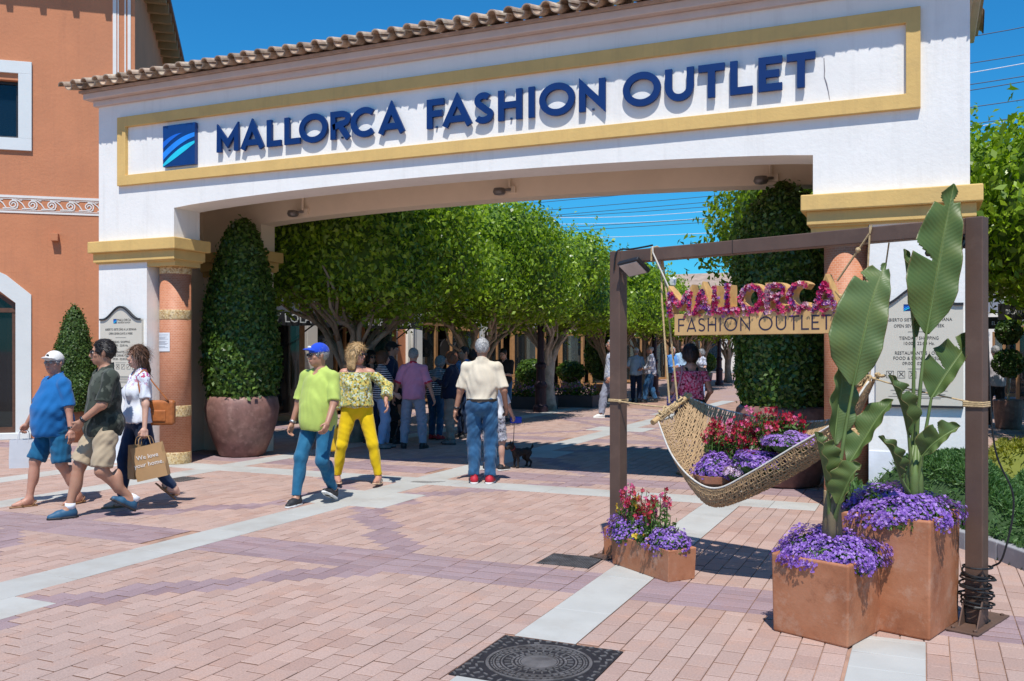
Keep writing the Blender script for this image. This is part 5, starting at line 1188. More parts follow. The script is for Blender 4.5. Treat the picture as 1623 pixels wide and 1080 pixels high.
mound_plant(cC - e1 * .20 + Vector((0, 0, .21)), (.16, .15, .14), 1100, 'purple lobelia cushion at the near end of the long trough', hang=.3)
mound_plant(cC + e1 * .24 + Vector((0, 0, .22)), (.19, .17, .16), 1300, 'purple lobelia cushion at the post end of the long trough', hang=.3)
spikes(cC + e1 * .06 + Vector((0, 0, .2)), e1 * .22, Vector((.05, .07, 0)), 46, .18, .42, [RED, RED, RED, PNK], 'crimson and pink snapdragons standing in the long trough', 7)
spikes(cC + e1 * .32 + Vector((.02, .02, .2)), e1 * .06, Vector((.05, .07, 0)), 8, .2, .32, [YLW, PNK, PNK], 'yellow and pink snapdragons at the post end of the trough', 8)
spikes(cC - e1 * .05 + Vector((-.04, -.05, .19)), e1 * .05, Vector((.02, .02, 0)), 6, .05, .10, [YLW], 'low orange yellow flowers at the front of the trough', 9)

# ---- big-leaved bird-of-paradise plants
m, nt, b = new_mat('strelitzia_leaf'); tc = nt.nodes.new('ShaderNodeUVMap'); sp = nt.nodes.new('ShaderNodeSeparateXYZ'); nt.links.new(tc.outputs[0], sp.inputs[0])
wv = nt.nodes.new('ShaderNodeTexWave'); wv.wave_type = 'BANDS'; wv.bands_direction = 'Y'; wv.inputs['Scale'].default_value = 3.6; wv.inputs['Distortion'].default_value = 1.2; wv.inputs['Detail'].default_value = 2
cbn = nt.nodes.new('ShaderNodeCombineXYZ'); au = math_n(nt, 'ABSOLUTE', math_n(nt, 'SUBTRACT', sp.outputs['X'], .5)); nt.links.new(math_n(nt, 'SUBTRACT', sp.outputs['Y'], math_n(nt, 'MULTIPLY', au, .35)), cbn.inputs[1]); nt.links.new(cbn.outputs[0], wv.inputs['Vector'])
oi = nt.nodes.new('ShaderNodeObjectInfo')
c = ramp(nt, oi.outputs['Random'], [(0, (.085, .145, .04)), (.5, (.115, .185, .05)), (1, (.14, .21, .075))])
c = mixc(nt, ramp(nt, wv.outputs['Fac'], [(.1, (0, 0, 0)), (.9, (.25, .25, .25))]), c, (.17, .25, .08))
wc = coords(nt, 'World'); c = mixc(nt, ramp(nt, noise(nt, wc, 6, 4, .6), [(.45, (0, 0, 0)), (.75, (.6, .6, .6))]), c, (.20, .24, .06))
eg = math_n(nt, 'ADD', au, math_n(nt, 'MULTIPLY', noise(nt, wc, 22, 3, .6), .05)); c = mixc(nt, ramp(nt, eg, [(.510, (0, 0, 0)), (.528, (1, 1, 1))]), c, (.30, .20, .08))
c = mixc(nt, ramp(nt, au, [(.0, (1, 1, 1)), (.035, (0, 0, 0))]), c, (.26, .30, .09))
nt.links.new(c, b.inputs['Base Color']); b.inputs['Roughness'].default_value = .45; bump(nt, b, wv.outputs['Fac'], .16, .005)
t_ = nt.nodes.new('ShaderNodeBsdfTranslucent'); nt.links.new(mixc(nt, 1.0, c, (1.4, 1.5, .5), 'MULTIPLY'), t_.inputs[0]); mx = nt.nodes.new('ShaderNodeMixShader'); mx.inputs[0].default_value = .35
out = [n for n in nt.nodes if n.type == 'OUTPUT_MATERIAL'][0]; nt.links.new(b.outputs[0], mx.inputs[1]); nt.links.new(t_.outputs[0], mx.inputs[2]); nt.links.new(mx.outputs[0], out.inputs[0]); STR = m
STEM = M('strelitzia_stem', (.12, .18, .05), .5, var=.2, scale=8); STEM_B = M('strelitzia_sheath', (.20, .16, .09), .6, var=.3, scale=9)
def big_leaf(t, rib_px, dep, wl_, wr_, petiole_px, face, cup=.22, tears=(), curl=.0):
    """blade along a midrib given by photo points at depth dep; wl_/wr_ half widths (m) left and right of the rib; face = turn of the blade about its rib"""
    rib = [PD(x, y, dep + dd) for x, y, dd in rib_px]; rib = catmull(rib, 26); n = len(rib); nu = 12; V = []; UV = []; view = Vector((-YS, YC, 0)); miss = set()
    for i, p in enumerate(rib):
        t_ = i / (n - 1); tg = (rib[min(i + 1, n - 1)] - rib[max(i - 1, 0)]).normalized(); rt = tg.cross(view * -1).normalized() * -1; rt = (Vector((YC, YS, 0)) - tg * Vector((YC, YS, 0)).dot(tg)).normalized(); nn = rt.cross(tg).normalized()
        ca, sa = math.cos(face), math.sin(face); side = rt * ca + nn * sa; nrm = nn * ca - rt * sa
        prof = float(np.interp(t_, [0, .06, .14, .28, .5, .72, .88, 1], [.1, .42, .78, 1, .93, .70, .42, .03]))
        for j in range(2 * nu + 1):
            q = (j - nu) / nu; w = (wl_ if q < 0 else wr_) * prof; a = abs(q)
            off = side * (q * w) * math.cos(cup * a) + nrm * (a * w * math.sin(cup * 1.6) + .012 * math.sin(t_ * 26 + a * 2) * a + curl * a * a * w) - tg * (a * w * -.18)
            V.append(p + off); UV.append((.5 + q / 2, t_ * 3))
    W_ = 2 * nu + 1; F = []
    for i in range(n - 1):
        for j in range(W_ - 1):
            q = (j + .5 - nu) / nu; ti = i / (n - 1); skip = False
            for (tt, sgn, dep_, wd) in tears:
                if sgn * q > dep_ and abs(ti - tt - abs(q) * .04) < wd * (abs(q) - dep_ + .15): skip = True
            if not skip: F.append((i * W_ + j, i * W_ + j + 1, (i + 1) * W_ + j + 1, (i + 1) * W_ + j))
    inv = root_matrix(t).inverted(); V = [inv @ v for v in V]; me = mesh_from('leaf', V, F, [STR], smooth=True); uvl = me.uv_layers.new(name='UVMap'); idx = np.empty(len(me.loops), dtype=np.int32); me.loops.foreach_get('vertex_index', idx); uvl.data.foreach_set('uv', np.array(UV, dtype=np.float32)[idx].ravel())
    lo = link('leaf', me, t); sd_ = lo.modifiers.new('thickness', 'SOLIDIFY'); sd_.thickness = .002
    stalk = catmull([PD(x, y, dep + dd) for x, y, dd in petiole_px], 6) ; k = len(stalk); full = stalk + rib[1:int(n * .9)]
    MB().tube(full, [lerp(.020, .009, min(1, i / k)) if i < k else lerp(.009, .003, (i - k) / (len(full) - k)) for i in range(len(full))], 8, flat=.8).build('stalk', STEM, lo, smooth=True)
    return lo
dA = 5.25; sA = thing('bird_of_paradise_plant', 'banana-like plant with one very broad leaf in the low square planter', 'plant', tuple(cA + Vector((0, 0, .4))))
big_leaf(sA, [(1352, 612, 0), (1368, 540, -.02), (1385, 470, .0), (1404, 418, .06)], dA, .20, .11, [(1318, 838, 0), (1328, 760, 0), (1340, 680, 0), (1352, 612, 0)], .25, .2, [(.72, -1, .45, .045), (.9, -1, .2, .045), (.93, 1, .3, .045)])
big_leaf(sA, [(1322, 705, .05), (1328, 650, .08), (1334, 600, .1), (1330, 560, .12)], dA, .17, .10, [(1312, 840, 0), (1318, 770, .03), (1322, 705, .05)], -.5, .35)
big_leaf(sA, [(1346, 735, .05), (1368, 700, .06), (1392, 662, .06), (1416, 634, .06)], dA, .10, .075, [(1322, 838, 0), (1332, 790, .02), (1346, 735, .05)], .9, .5, [(.35, -1, .3, .045)])
big_leaf(sA, [(1312, 775, -.06), (1305, 740, -.10), (1298, 710, -.12), (1291, 685, -.12)], dA, .06, .10, [(1316, 838, 0), (1314, 805, -.03), (1312, 775, -.06)], -.9, .6, [(.7, 1, .3, .045)])
big_leaf(sA, [(1330, 800, -.08), (1342, 772, -.12), (1352, 752, -.14), (1366, 738, -.14)], dA, .10, .06, [(1320, 840, 0), (1324, 820, -.04), (1330, 800, -.08)], 1.0, .7)
dB = 5.40; sB = thing('bird_of_paradise_plant', 'tall banana-like plant with upright split leaves in the tall planter', 'plant', tuple(cB + Vector((0, 0, .6))))
big_leaf(sB, [(1468, 530, 0), (1483, 450, 0), (1497, 370, .02), (1512, 292, .05)], dB, .20, .12, [(1450, 785, 0), (1453, 690, 0), (1459, 610, 0), (1468, 530, 0)], .15, .3, [(.45, -1, .25, .045), (.82, -1, .35, .045), (.86, 1, .3, .045)])
big_leaf(sB, [(1449, 535, .06), (1443, 480, .08), (1437, 430, .1), (1432, 395, .1)], dB, .05, .075, [(1446, 785, .02), (1447, 690, .04), (1448, 610, .05), (1449, 535, .06)], -.6, .7)
big_leaf(sB, [(1476, 632, .05), (1497, 598, .06), (1520, 565, .08), (1546, 528, .1)], dB, .145, .06, [(1453, 785, .02), (1462, 715, .04), (1476, 632, .05)], .5, .4, [(.4, -1, .2, .045), (.72, -1, .15, .045)])
big_leaf(sB, [(1440, 690, -.05), (1432, 655, -.08), (1422, 625, -.1), (1408, 595, -.1)], dB, .05, .085, [(1446, 785, 0), (1444, 735, -.03), (1440, 690, -.05)], -.9, .7, [(.6, 1, .3, .045)])
big_leaf(sB, [(1462, 722, -.06), (1478, 705, -.1), (1498, 690, -.12), (1522, 676, -.12)], dB, .10, .045, [(1452, 785, 0), (1456, 750, -.03), (1462, 722, -.06)], .8, .6, [(.55, -1, .25, .045)])
big_leaf(sB, [(1428, 758, -.08), (1420, 735, -.12), (1410, 712, -.14), (1392, 692, -.14)], dB, .05, .06, [(1445, 787, 0), (1436, 775, -.04), (1428, 758, -.08)], -1.0, .7)
for t, px, py, d_ in ((sA, 1319, 838, dA), (sB, 1449, 787, dB)):
    q = PD(px, py, d_); mb = MB()
    for k in range(4): a = k * 1.57; mb.tube([q + Vector((math.cos(a) * .03, math.sin(a) * .03, -.12)), q + Vector((math.cos(a) * .022, math.sin(a) * .022, .12)), q + Vector((math.cos(a) * .012 + .01, math.sin(a) * .012, .30))], [.032, .026, .008], 8)
    mb.build('sheath', STEM_B if t is sA else STEM, t, smooth=True)
# ================================================================== people: bodies and clothes as smooth fields turned into one surface each
class Field:
    def __init__(s, lo, hi, h):
        s.h = h; s.lo = np.array(lo, dtype=np.float32); n = np.ceil((np.array(hi) - s.lo) / h).astype(int) + 1; s.n = n
        s.ax = [s.lo[i] + np.arange(n[i], dtype=np.float32) * h for i in range(3)]; s.d = np.full(n, .2, dtype=np.float32)
    def add(s, prim, k=.02, sub=False):
        a, b = prim.box(); a = np.array(a) - k - 2 * s.h; b = np.array(b) + k + 2 * s.h
        i0 = np.clip(np.floor((a - s.lo) / s.h).astype(int), 0, s.n); i1 = np.clip(np.ceil((b - s.lo) / s.h).astype(int) + 1, 0, s.n)
        if (i1 <= i0).any(): return s
        sl = tuple(slice(i0[i], i1[i]) for i in range(3)); X, Y, Z = s.ax[0][sl[0]][:, None, None], s.ax[1][sl[1]][None, :, None], s.ax[2][sl[2]][None, None, :]
        e = prim.ev(X, Y, Z); d = s.d[sl]
        if sub: e = -e; hh = np.clip(.5 - .5 * (d - e) / k, 0, 1); s.d[sl] = d * (1 - hh) + e * hh + k * hh * (1 - hh)
        else: hh = np.clip(.5 + .5 * (d - e) / k, 0, 1); s.d[sl] = d * (1 - hh) + e * hh - k * hh * (1 - hh)
        return s
    def cut(s, c, n):
        c, n = np.array(c), np.array(n) / np.linalg.norm(n); X, Y, Z = s.ax[0][:, None, None], s.ax[1][None, :, None], s.ax[2][None, None, :]
        s.d = np.maximum(s.d, (X - c[0]) * n[0] + (Y - c[1]) * n[1] + (Z - c[2]) * n[2]).astype(np.float32); return s
    def folds(s, amp, freq, seed, aniso=(1, 1, .45)):
        r = np.random.default_rng(seed); X, Y, Z = s.ax[0][:, None, None], s.ax[1][None, :, None], s.ax[2][None, None, :]; f = 0
        wx = .05 * np.sin(Z * 9 + Y * 6 + r.uniform(0, 6)); wz = .05 * np.sin(X * 11 + Y * 8 + r.uniform(0, 6))
        for k in range(4):
            w = r.normal(0, 1, 3); w /= np.linalg.norm(w); w *= freq * (1 + .7 * k) * np.array(aniso); f = f + np.sin((X + wx) * w[0] + Y * w[1] + (Z + wz) * w[2] + r.uniform(0, 6.28)) / (1 + .5 * k)
        s.d = s.d + (amp * f * .6).astype(np.float32); return s
    def mesh(s):
        d = s.d; S = d < 0; c = np.zeros(tuple(np.array(d.shape) - 1), dtype=np.int8)
        off = [(i, j, k) for i in (0, 1) for j in (0, 1) for k in (0, 1)]; sh = c.shape
        for o in off: c += S[o[0]:o[0] + sh[0], o[1]:o[1] + sh[1], o[2]:o[2] + sh[2]]
        act = (c > 0) & (c < 8); ids = np.argwhere(act); n = len(ids)
        if n == 0: return np.zeros((0, 3)), np.zeros((0, 4), int)
        idx = np.full(sh, -1, dtype=np.int32); idx[act] = np.arange(n); acc = np.zeros((n, 3)); cnt = np.zeros(n)
        for a in range(8):
            for b in range(a + 1, 8):
                oa, ob = np.array(off[a]), np.array(off[b])
                if np.abs(oa - ob).sum() != 1: continue
                da = d[tuple((ids + oa).T)]; db = d[tuple((ids + ob).T)]; m = (da < 0) != (db < 0); t = np.where(m, da / np.where(m, da - db, 1), 0); acc += m[:, None] * (oa + t[:, None] * (ob - oa)); cnt += m
        V = s.lo + (ids + acc / cnt[:, None]) * s.h; F = []
        for ax in range(3):
            u, v = (ax + 1) % 3, (ax + 2) % 3; lo_ = [slice(None)] * 3; hi_ = [slice(None)] * 3; lo_[ax] = slice(0, -1); hi_[ax] = slice(1, None); ch = S[tuple(lo_)] != S[tuple(hi_)]; e = np.argwhere(ch)
            e = e[(e[:, u] > 0) & (e[:, v] > 0) & (e[:, u] < sh[u]) & (e[:, v] < sh[v])]
            if len(e) == 0: continue
            du = np.zeros(3, int); du[u] = 1; dv = np.zeros(3, int); dv[v] = 1; q = np.stack([idx[tuple((e - du - dv).T)], idx[tuple((e - dv).T)], idx[tuple(e.T)], idx[tuple((e - du).T)]], 1); inside = S[tuple(e.T)]; q[~inside] = q[~inside][:, ::-1]; F.append(q)
        F = np.concatenate(F); F = F[(F >= 0).all(1)]; return V, F
class RC:
    def __init__(s, a, b, ra, rb): s.a, s.b, s.ra, s.rb = np.array(a, float), np.array(b, float), ra, rb
    def box(s): r = max(s.ra, s.rb); return np.minimum(s.a, s.b) - r, np.maximum(s.a, s.b) + r
    def ev(s, X, Y, Z):
        ba = s.b - s.a; px, py, pz = X - s.a[0], Y - s.a[1], Z - s.a[2]; t = np.clip((px * ba[0] + py * ba[1] + pz * ba[2]) / max(1e-9, ba @ ba), 0, 1)
        return np.sqrt((px - ba[0] * t) ** 2 + (py - ba[1] * t) ** 2 + (pz - ba[2] * t) ** 2) - (s.ra + (s.rb - s.ra) * t)
class EL:
    def __init__(s, c, r, m=None): s.c, s.r = np.array(c, float), np.array(r, float); s.m = np.eye(3) if m is None else np.array(m)
    def box(s): r = s.r.max(); return s.c - r, s.c + r
    def ev(s, X, Y, Z):
        p = [X - s.c[0], Y - s.c[1], Z - s.c[2]]; q = [(p[0] * s.m[0, i] + p[1] * s.m[1, i] + p[2] * s.m[2, i]) for i in range(3)]
        k0 = np.sqrt(sum((q[i] / s.r[i]) ** 2 for i in range(3))); k1 = np.sqrt(sum((q[i] / s.r[i] ** 2) ** 2 for i in range(3))); return k0 * (k0 - 1) / np.maximum(k1, 1e-6)
class CUT:
    """a primitive kept only where (p - c).n < 0 for each given plane"""
    def __init__(s, p, *pl): s.p, s.pl = p, [(np.array(c, float), np.array(n, float) / np.linalg.norm(n)) for c, n in pl]
    def box(s): return s.p.box()
    def ev(s, X, Y, Z):
        d = s.p.ev(X, Y, Z)
        for c, n in s.pl: d = np.maximum(d, (X - c[0]) * n[0] + (Y - c[1]) * n[1] + (Z - c[2]) * n[2])
        return d
def rotm(rx=0, ry=0, rz=0): return np.array((Matrix.Rotation(rz, 3, 'Z') @ Matrix.Rotation(rx, 3, 'X') @ Matrix.Rotation(ry, 3, 'Y')))
def ik(a, t, l1, l2, pole):
    a, t, pole = (np.array(q, float) for q in (a, t, pole)); d = t - a; L = np.linalg.norm(d); mx = (l1 + l2) * .999
    if L > mx: t = a + d / L * mx; d = t - a; L = mx
    u = d / L; x = (l1 * l1 - l2 * l2 + L * L) / (2 * L); h = math.sqrt(max(0, l1 * l1 - x * x)); p = pole - u * (pole @ u); p = p / (np.linalg.norm(p) + 1e-9); return a + u * x + p * h, t

# ---- cloth and skin
def cloth(name, col, pat=None, c2=(0, 0, 0), c3=(0, 0, 0), sc=1.0, rough=.85):
    if name in MATS: return MATS[name]
    m, nt, b = new_mat(name); v = coords(nt, 'Object'); base = ramp(nt, noise(nt, v, 5, 4, .6), [(.3, tuple(x * .9 for x in col)), (.7, tuple(min(1, x * 1.08) for x in col))]); c = base
    if pat == 'camo':
        c = mixc(nt, ramp(nt, noise(nt, v, 7, 3, .6), [(.50, (0, 0, 0)), (.53, (1, 1, 1))]), base, c2); mp = nt.nodes.new('ShaderNodeMapping'); mp.inputs['Location'].default_value = (3, 1, 7); nt.links.new(v, mp.inputs[0]); c = mixc(nt, ramp(nt, noise(nt, mp.outputs[0], 6, 3, .6), [(.56, (0, 0, 0)), (.59, (1, 1, 1))]), c, c3)
    elif pat == 'stripe':
        w = nt.nodes.new('ShaderNodeTexWave'); w.bands_direction = 'Z'; w.inputs['Scale'].default_value = 9.0 * sc; w.inputs['Distortion'].default_value = .6; w.inputs['Detail'].default_value = 0; nt.links.new(v, w.inputs['Vector']); c = mixc(nt, ramp(nt, w.outputs['Fac'], [(.62, (0, 0, 0)), (.72, (1, 1, 1))]), base, c2)
    elif pat == 'check':
        for d_ in ('X', 'Z'):
            w = nt.nodes.new('ShaderNodeTexWave'); w.bands_direction = d_; w.inputs['Scale'].default_value = 6 * sc; nt.links.new(v, w.inputs['Vector']); c = mixc(nt, ramp(nt, w.outputs['Fac'], [(.75, (0, 0, 0)), (.9, (.65, .65, .65))]), c, c2)
    elif pat == 'floral':
        vo = nt.nodes.new('ShaderNodeTexVoronoi'); vo.inputs['Scale'].default_value = 55 * sc; nt.links.new(v, vo.inputs['Vector']); sp = nt.nodes.new('ShaderNodeSeparateColor'); nt.links.new(vo.outputs['Color'], sp.inputs[0])
        c = mixc(nt, ramp(nt, sp.outputs[0], [(.35, (0, 0, 0)), (.38, (1, 1, 1))]), base, c2); c = mixc(nt, ramp(nt, sp.outputs[1], [(.62, (0, 0, 0)), (.65, (1, 1, 1))]), c, c3); c = mixc(nt, ramp(nt, sp.outputs[2], [(.82, (0, 0, 0)), (.85, (1, 1, 1))]), c, tuple(x * .25 for x in c3))
    elif pat == 'embroid':
        sx = nt.nodes.new('ShaderNodeSeparateXYZ'); nt.links.new(v, sx.inputs[0]); f = ramp(nt, math_n(nt, 'SUBTRACT', sx.outputs['Z'], 1.20), [(0, (0, 0, 0)), (.14, (1, 1, 1))]); k = ramp(nt, noise(nt, v, 26, 2, .5), [(.52, (0, 0, 0)), (.56, (1, 1, 1))]); f = mixc(nt, 1.0, f, k, 'MULTIPLY'); c = mixc(nt, f, base, ramp(nt, noise(nt, v, 40, 1), [(.45, c2), (.55, c3)]))
    elif pat == 'denim':
        f = ramp(nt, noise(nt, v, 7, 5, .65), [(.45, (0, 0, 0)), (.8, (.6, .6, .6))]); c = mixc(nt, f, base, c2)
    nt.links.new(c, b.inputs['Base Color']); b.inputs['Roughness'].default_value = rough; b.inputs['Specular IOR Level'].default_value = .25; b.inputs['Sheen Weight'].default_value = .15
    bump(nt, b, noise(nt, v, 55, 3, .6), .18, .006); return m
def skin(name, col):
    if name in MATS: return MATS[name]
    m, nt, b = new_mat(name); v = coords(nt, 'Object'); nt.links.new(ramp(nt, noise(nt, v, 14, 4, .6), [(.3, (col[0] * .95, col[1] * .86, col[2] * .84)), (.7, tuple(x * 1.06 for x in col))]), b.inputs['Base Color']); b.inputs['Roughness'].default_value = .5; b.inputs['Subsurface Weight'].default_value = .08; b.inputs['Subsurface Radius'].default_value = (.01, .004, .002); b.inputs['Subsurface Scale'].default_value = .5; return m
SK_T, SK_P, SK_R = skin('skin_tan', (.42, .225, .145)), skin('skin_pale', (.56, .345, .26)), skin('skin_ruddy', (.48, .25, .175))
def hair_m(name, col): HAIRC[name] = col; return M(name, col, .55, var=.45, scale=70, bmp=.6, bscale=160, bdist=.004, space='Object')
def strand_m(hm):
    n = hm.name + '_strand'
    if n in MATS: return MATS[n]
    c = HAIRC[hm.name]; m, nt, b = new_mat(n); g = nt.nodes.new('ShaderNodeNewGeometry'); nt.links.new(ramp(nt, g.outputs['Random Per Island'], [(0, tuple(x * .55 for x in c)), (1, tuple(min(1, x * 1.6) for x in c))]), b.inputs['Base Color']); b.inputs['Roughness'].default_value = .5; return m
HAIRC = {}
EYEW, EYED, LIPM = M('eye_white', (.6, .58, .55), .3), M('eye_dark', (.02, .015, .012), .2), M('lip', (.38, .13, .115), .5)
SHADE = M('sunglass_lens', (.012, .01, .012), .12)
def person(label, foot_px, height, face, feet, hands, top=None, bottom=None, shoes=None, hair=None, hat=None, glasses=None, sk=SK_T, fem=False, fat=0.0, lean=0.0, head=(0, 0), neck_c=True, fine=True, pz=None, poles=None, extra=None, kid=False, loc=None, twist=0.0, tilt=0.0):
    """feet: two (x, y, ankle height, toe yaw, heel lift) left, right; hands: two wrist targets; x to the person's right, y forward, units for a 1.75 m adult"""
    S = height / 1.75; P0 = PG(*foot_px) if loc is None else Vector(loc); fw = Vector((YC, YS, 0)) * face[0] + Vector((-YS, YC, 0)) * face[1]; t = thing('person', label, 'person', (P0.x, P0.y, 0), math.atan2(-fw.x, fw.y))
    ap = np.array; sh_w = .165 if fem else .185; hp_w = .095; hd = 1.18 if kid else 1.0
    L1, L2 = .435, .425; A = [ap((f[0], f[1], f[2])) for f in feet]
    if pz is None:
        pz = 9
        for i, sd_ in enumerate((-1, 1)):
            dx = math.hypot(A[i][0] - sd_ * hp_w, A[i][1]); pz = min(pz, A[i][2] + math.sqrt(max(.01, ((L1 + L2) * .992) ** 2 - dx * dx)))
    hipz = pz; dzp = hipz - .92; Rl = rotm(-lean, tilt, 0); pel = ap((0, 0, hipz + .03))
    def T(p): return pel + Rl @ (rotm(0, 0, twist * max(0, min(1, (p[2] - .95) / .4))) @ (ap(p) - ap((0, 0, .95))))
    hips = [ap((-hp_w, 0, hipz)), ap((hp_w, 0, hipz))]; knees = []; ank = []
    for i in (0, 1): k, a = ik(hips[i], A[i], L1, L2, (feet[i][0] * .3 + (-.15, .15)[i], 1, 0)); knees.append(k); ank.append(a)
    sho = [T((-sh_w, -.01, 1.395)), T((sh_w, -.01, 1.395))]; elb = []; wri = []
    for i in (0, 1):
        pl = (poles or [None, None])[i] or ((-.4, -1, -.2), (.4, -1, -.2))[i]; e, w = ik(sho[i], T(hands[i]), .285, .25, Rl @ ap(pl)); elb.append(e); wri.append(w)
    nb, hc = T((0, -.01, 1.46)), T((0, .025, 1.632)); HM = Rl @ rotm(head[1], 0, head[0]); hc = nb + Rl @ rotm(head[1] * .5, 0, 0) @ ap((0, .03, .165 * hd)); hq = lambda x, y, z: hc + HM @ ap((x, y, z)) * hd
    f_ = fat; ch = (.158 if fem else .172, .112 + f_ * .35, .20); be = (.135 + f_ * .7 if fem else .152 + f_ * .75, .105 + f_, .165); pv = (.172 if fem else .160, .122 + f_ * .45, .125)
    tors = [(EL, (0, 0, 1.27), ch), (EL, (0, .01 + f_ * .5, 1.09), be), (EL, (0, -.01, .955), pv)]
    vox = .0105 if fine else .014; fold = .005
    def torso(e, skip=0): return [EL(T(c), ap(r) + e, Rl @ rotm(0, 0, twist if c[2] > 1.2 else twist * .4)) for _, c, r in tors][skip:] + [RC(sho[0], sho[1], .050 + e * .8, .050 + e * .8)] + [RC(T((0, -.015, 1.462)), sho[i_], .056 + e * .4, .040 + e * .6) for i_ in (0, 1)] + [EL(T((0, f_ * .25, 1.18)), ap((be[0] * .97, be[1] * .98 - f_ * .2, .17)) + e, Rl)] + ([EL(T((q * .075, .085, 1.245)), ap((.07, .06, .065)) + e, Rl) for q in (-1, 1)] if fem else [])
    def grid(parts, h=None):
        lo = np.min([p.box()[0] for p in parts], 0) - .05; hi = np.max([p.box()[1] for p in parts], 0) + .05; return Field(lo, hi, h or vox)
    def emit(name, meshes, mat, parent, label=None):
        V = []; F = []; o = 0
        for v, f in meshes: V.append(v * S if True else v); F.append(f + o); o += len(v)
        return link(name, mesh_from(name, np.concatenate(V), np.concatenate(F), mat if isinstance(mat, list) else [mat], smooth=True), parent)
    lr = (.088, .062, .058, .036) if not fem else (.092, .060, .055, .034)
    # -- body
    limbs = torso(0) + [RC(hips[i], knees[i], lr[0], lr[1]) for i in (0, 1)] + [RC(knees[i], ank[i], lr[2], lr[3]) for i in (0, 1)] + [EL(knees[i] * .55 + ank[i] * .45 + ap((0, -.018, .03)), (.05, .052, .12)) for i in (0, 1)]
    ar = (.05, .042, .041, .028) if not fem else (.043, .037, .035, .024); limbs += [RC(sho[i], elb[i], ar[0] + f_ * .06, ar[1] + f_ * .04) for i in (0, 1)] + [RC(elb[i], wri[i], ar[2], ar[3]) for i in (0, 1)]
    nk = RC(nb - ap((0, 0, .03)), hq(0, -.02, -.05), .058 if not fem else .048, .055 if not fem else .046)
    for i in (0, 1):                                     # feet
        yw, lift = feet[i][3], feet[i][4]; toe = rotm(0, 0, yw) @ rotm(-lift, 0, 0) @ ap((0, 1, 0)); limbs += [RC(ank[i] + ap((0, -.03, -.045)), ank[i] + toe * .10 + ap((0, 0, -.055)), .032, .034), RC(ank[i] + toe * .10 + ap((0, 0, -.055)), ank[i] + toe * .165 + ap((0, 0, -.06)), .033, .022), RC(ank[i], ank[i] + toe * .06 + ap((0, 0, -.04)), .036, .034)]
    g = grid(limbs + [nk])
    for p in limbs: g.add(p, .03)
    g.add(nk, .03); ms = [g.mesh()]
    hpz = []
    jaw = .055 if not fem else .050; cr = .074 + f_ * .06
    hpz = [EL(hq(0, -.012, .03), ap((cr, .094, .092)) * hd, HM), EL(hq(0, .022, -.055), ap((jaw + f_ * .12, .068, .062)) * hd, HM), EL(hq(0, .055, -.088), ap((.026, .026, .022)) * hd, HM), EL(hq(0, .045, -.01), ap((.056, .045, .07)) * hd, HM)]
    feats = [RC(hq(0, .088, .010), hq(0, .110, -.028), .010, .014), EL(hq(0, .098, -.036), ap((.018, .012, .009)), HM), RC(hq(-.034, .080, .026), hq(.034, .080, .026), .012, .012), EL(hq(0, .090, -.064), ap((.026, .010, .009)), HM)] + [EL(hq(q * .046, .062, -.022), ap((.02, .018, .018)), HM) for q in (-1, 1)] + [EL(hq(q * (cr + .004), -.012, -.005), ap((.010, .022, .034)), HM @ rotm(0, q * .2, -q * .35)) for q in (-1, 1)]
    g = grid(hpz + feats + [nk], .0062 if fine else .009)
    for p in hpz: g.add(p, .03)
    g.add(nk, .03)
    for p in feats: g.add(p, .012)
    for q in (-1, 1): g.add(EL(hq(q * .032, .098, .004), ap((.015, .014, .011)), HM), .010, True)
    ms.append(g.mesh())
    grip = (extra or {}).get('grip', (.35, .35))
    for i, sd_ in enumerate((-1, 1)):                    # hands: palm, four fingers of unequal length, thumb from the side of the palm
        fd = wri[i] - elb[i]; fd = fd / np.linalg.norm(fd); hd_dir = fd if not (extra or {}).get('hand_dir', (None, None))[i] else Rl @ ap((extra['hand_dir'][i])); hd_dir = hd_dir / np.linalg.norm(hd_dir)
        inn = ap((-sd_, 0, 0)) if abs(hd_dir[0]) < .8 else ap((0, 1, 0)); pn_ = inn - hd_dir * (inn @ hd_dir); pn_ /= np.linalg.norm(pn_); acr = np.cross(hd_dir, pn_); acr = acr if acr[1] > -.2 or abs(acr[1]) < .3 else -acr   # towards the thumb
        if acr @ ap((0, 1, .2)) < 0: acr = -acr
        w0 = wri[i]; pk = 1.0 if not fem else .9; palm = [RC(w0, w0 + hd_dir * .03, .026 * pk, .027 * pk), RC(w0 + hd_dir * .035 - acr * .022, w0 + hd_dir * .085 - acr * .026, .019 * pk, .015), RC(w0 + hd_dir * .035 + acr * .020, w0 + hd_dir * .09 + acr * .026, .020 * pk, .015), RC(w0 + hd_dir * .04, w0 + hd_dir * .09, .019, .015)]; fin = []
        cl = grip[i]
        for k, (off, ln) in enumerate(((.029, .072), (.010, .082), (-.010, .076), (-.028, .060))):
            b0 = w0 + hd_dir * .088 + acr * off; d1 = hd_dir * math.cos(cl) + pn_ * math.sin(cl); d2 = hd_dir * math.cos(cl * 2.3) + pn_ * math.sin(cl * 2.3); b1 = b0 + d1 * ln * .5; b2 = b1 + d2 * ln * .5; fin += [RC(b0, b1, .0098, .009), RC(b1, b2, .009, .0072)]
        tb = w0 + hd_dir * .035 + acr * .032; td = hd_dir * .72 + acr * .55 + pn_ * .42; td /= np.linalg.norm(td); fin += [RC(w0 + hd_dir * .02 + acr * .018, tb, .017, .0135), RC(tb, tb + td * .035, .0125, .0105), RC(tb + td * .035, tb + td * .035 + (hd_dir * .8 + pn_ * .5) * .026, .0105, .0085)]
        g = grid(palm + fin, .005 if fine else .0085)
        for p in palm: g.add(p, .012)
        for p in fin: g.add(p, .004)
        ms.append(g.mesh())
    body = emit('body', ms, sk, t)
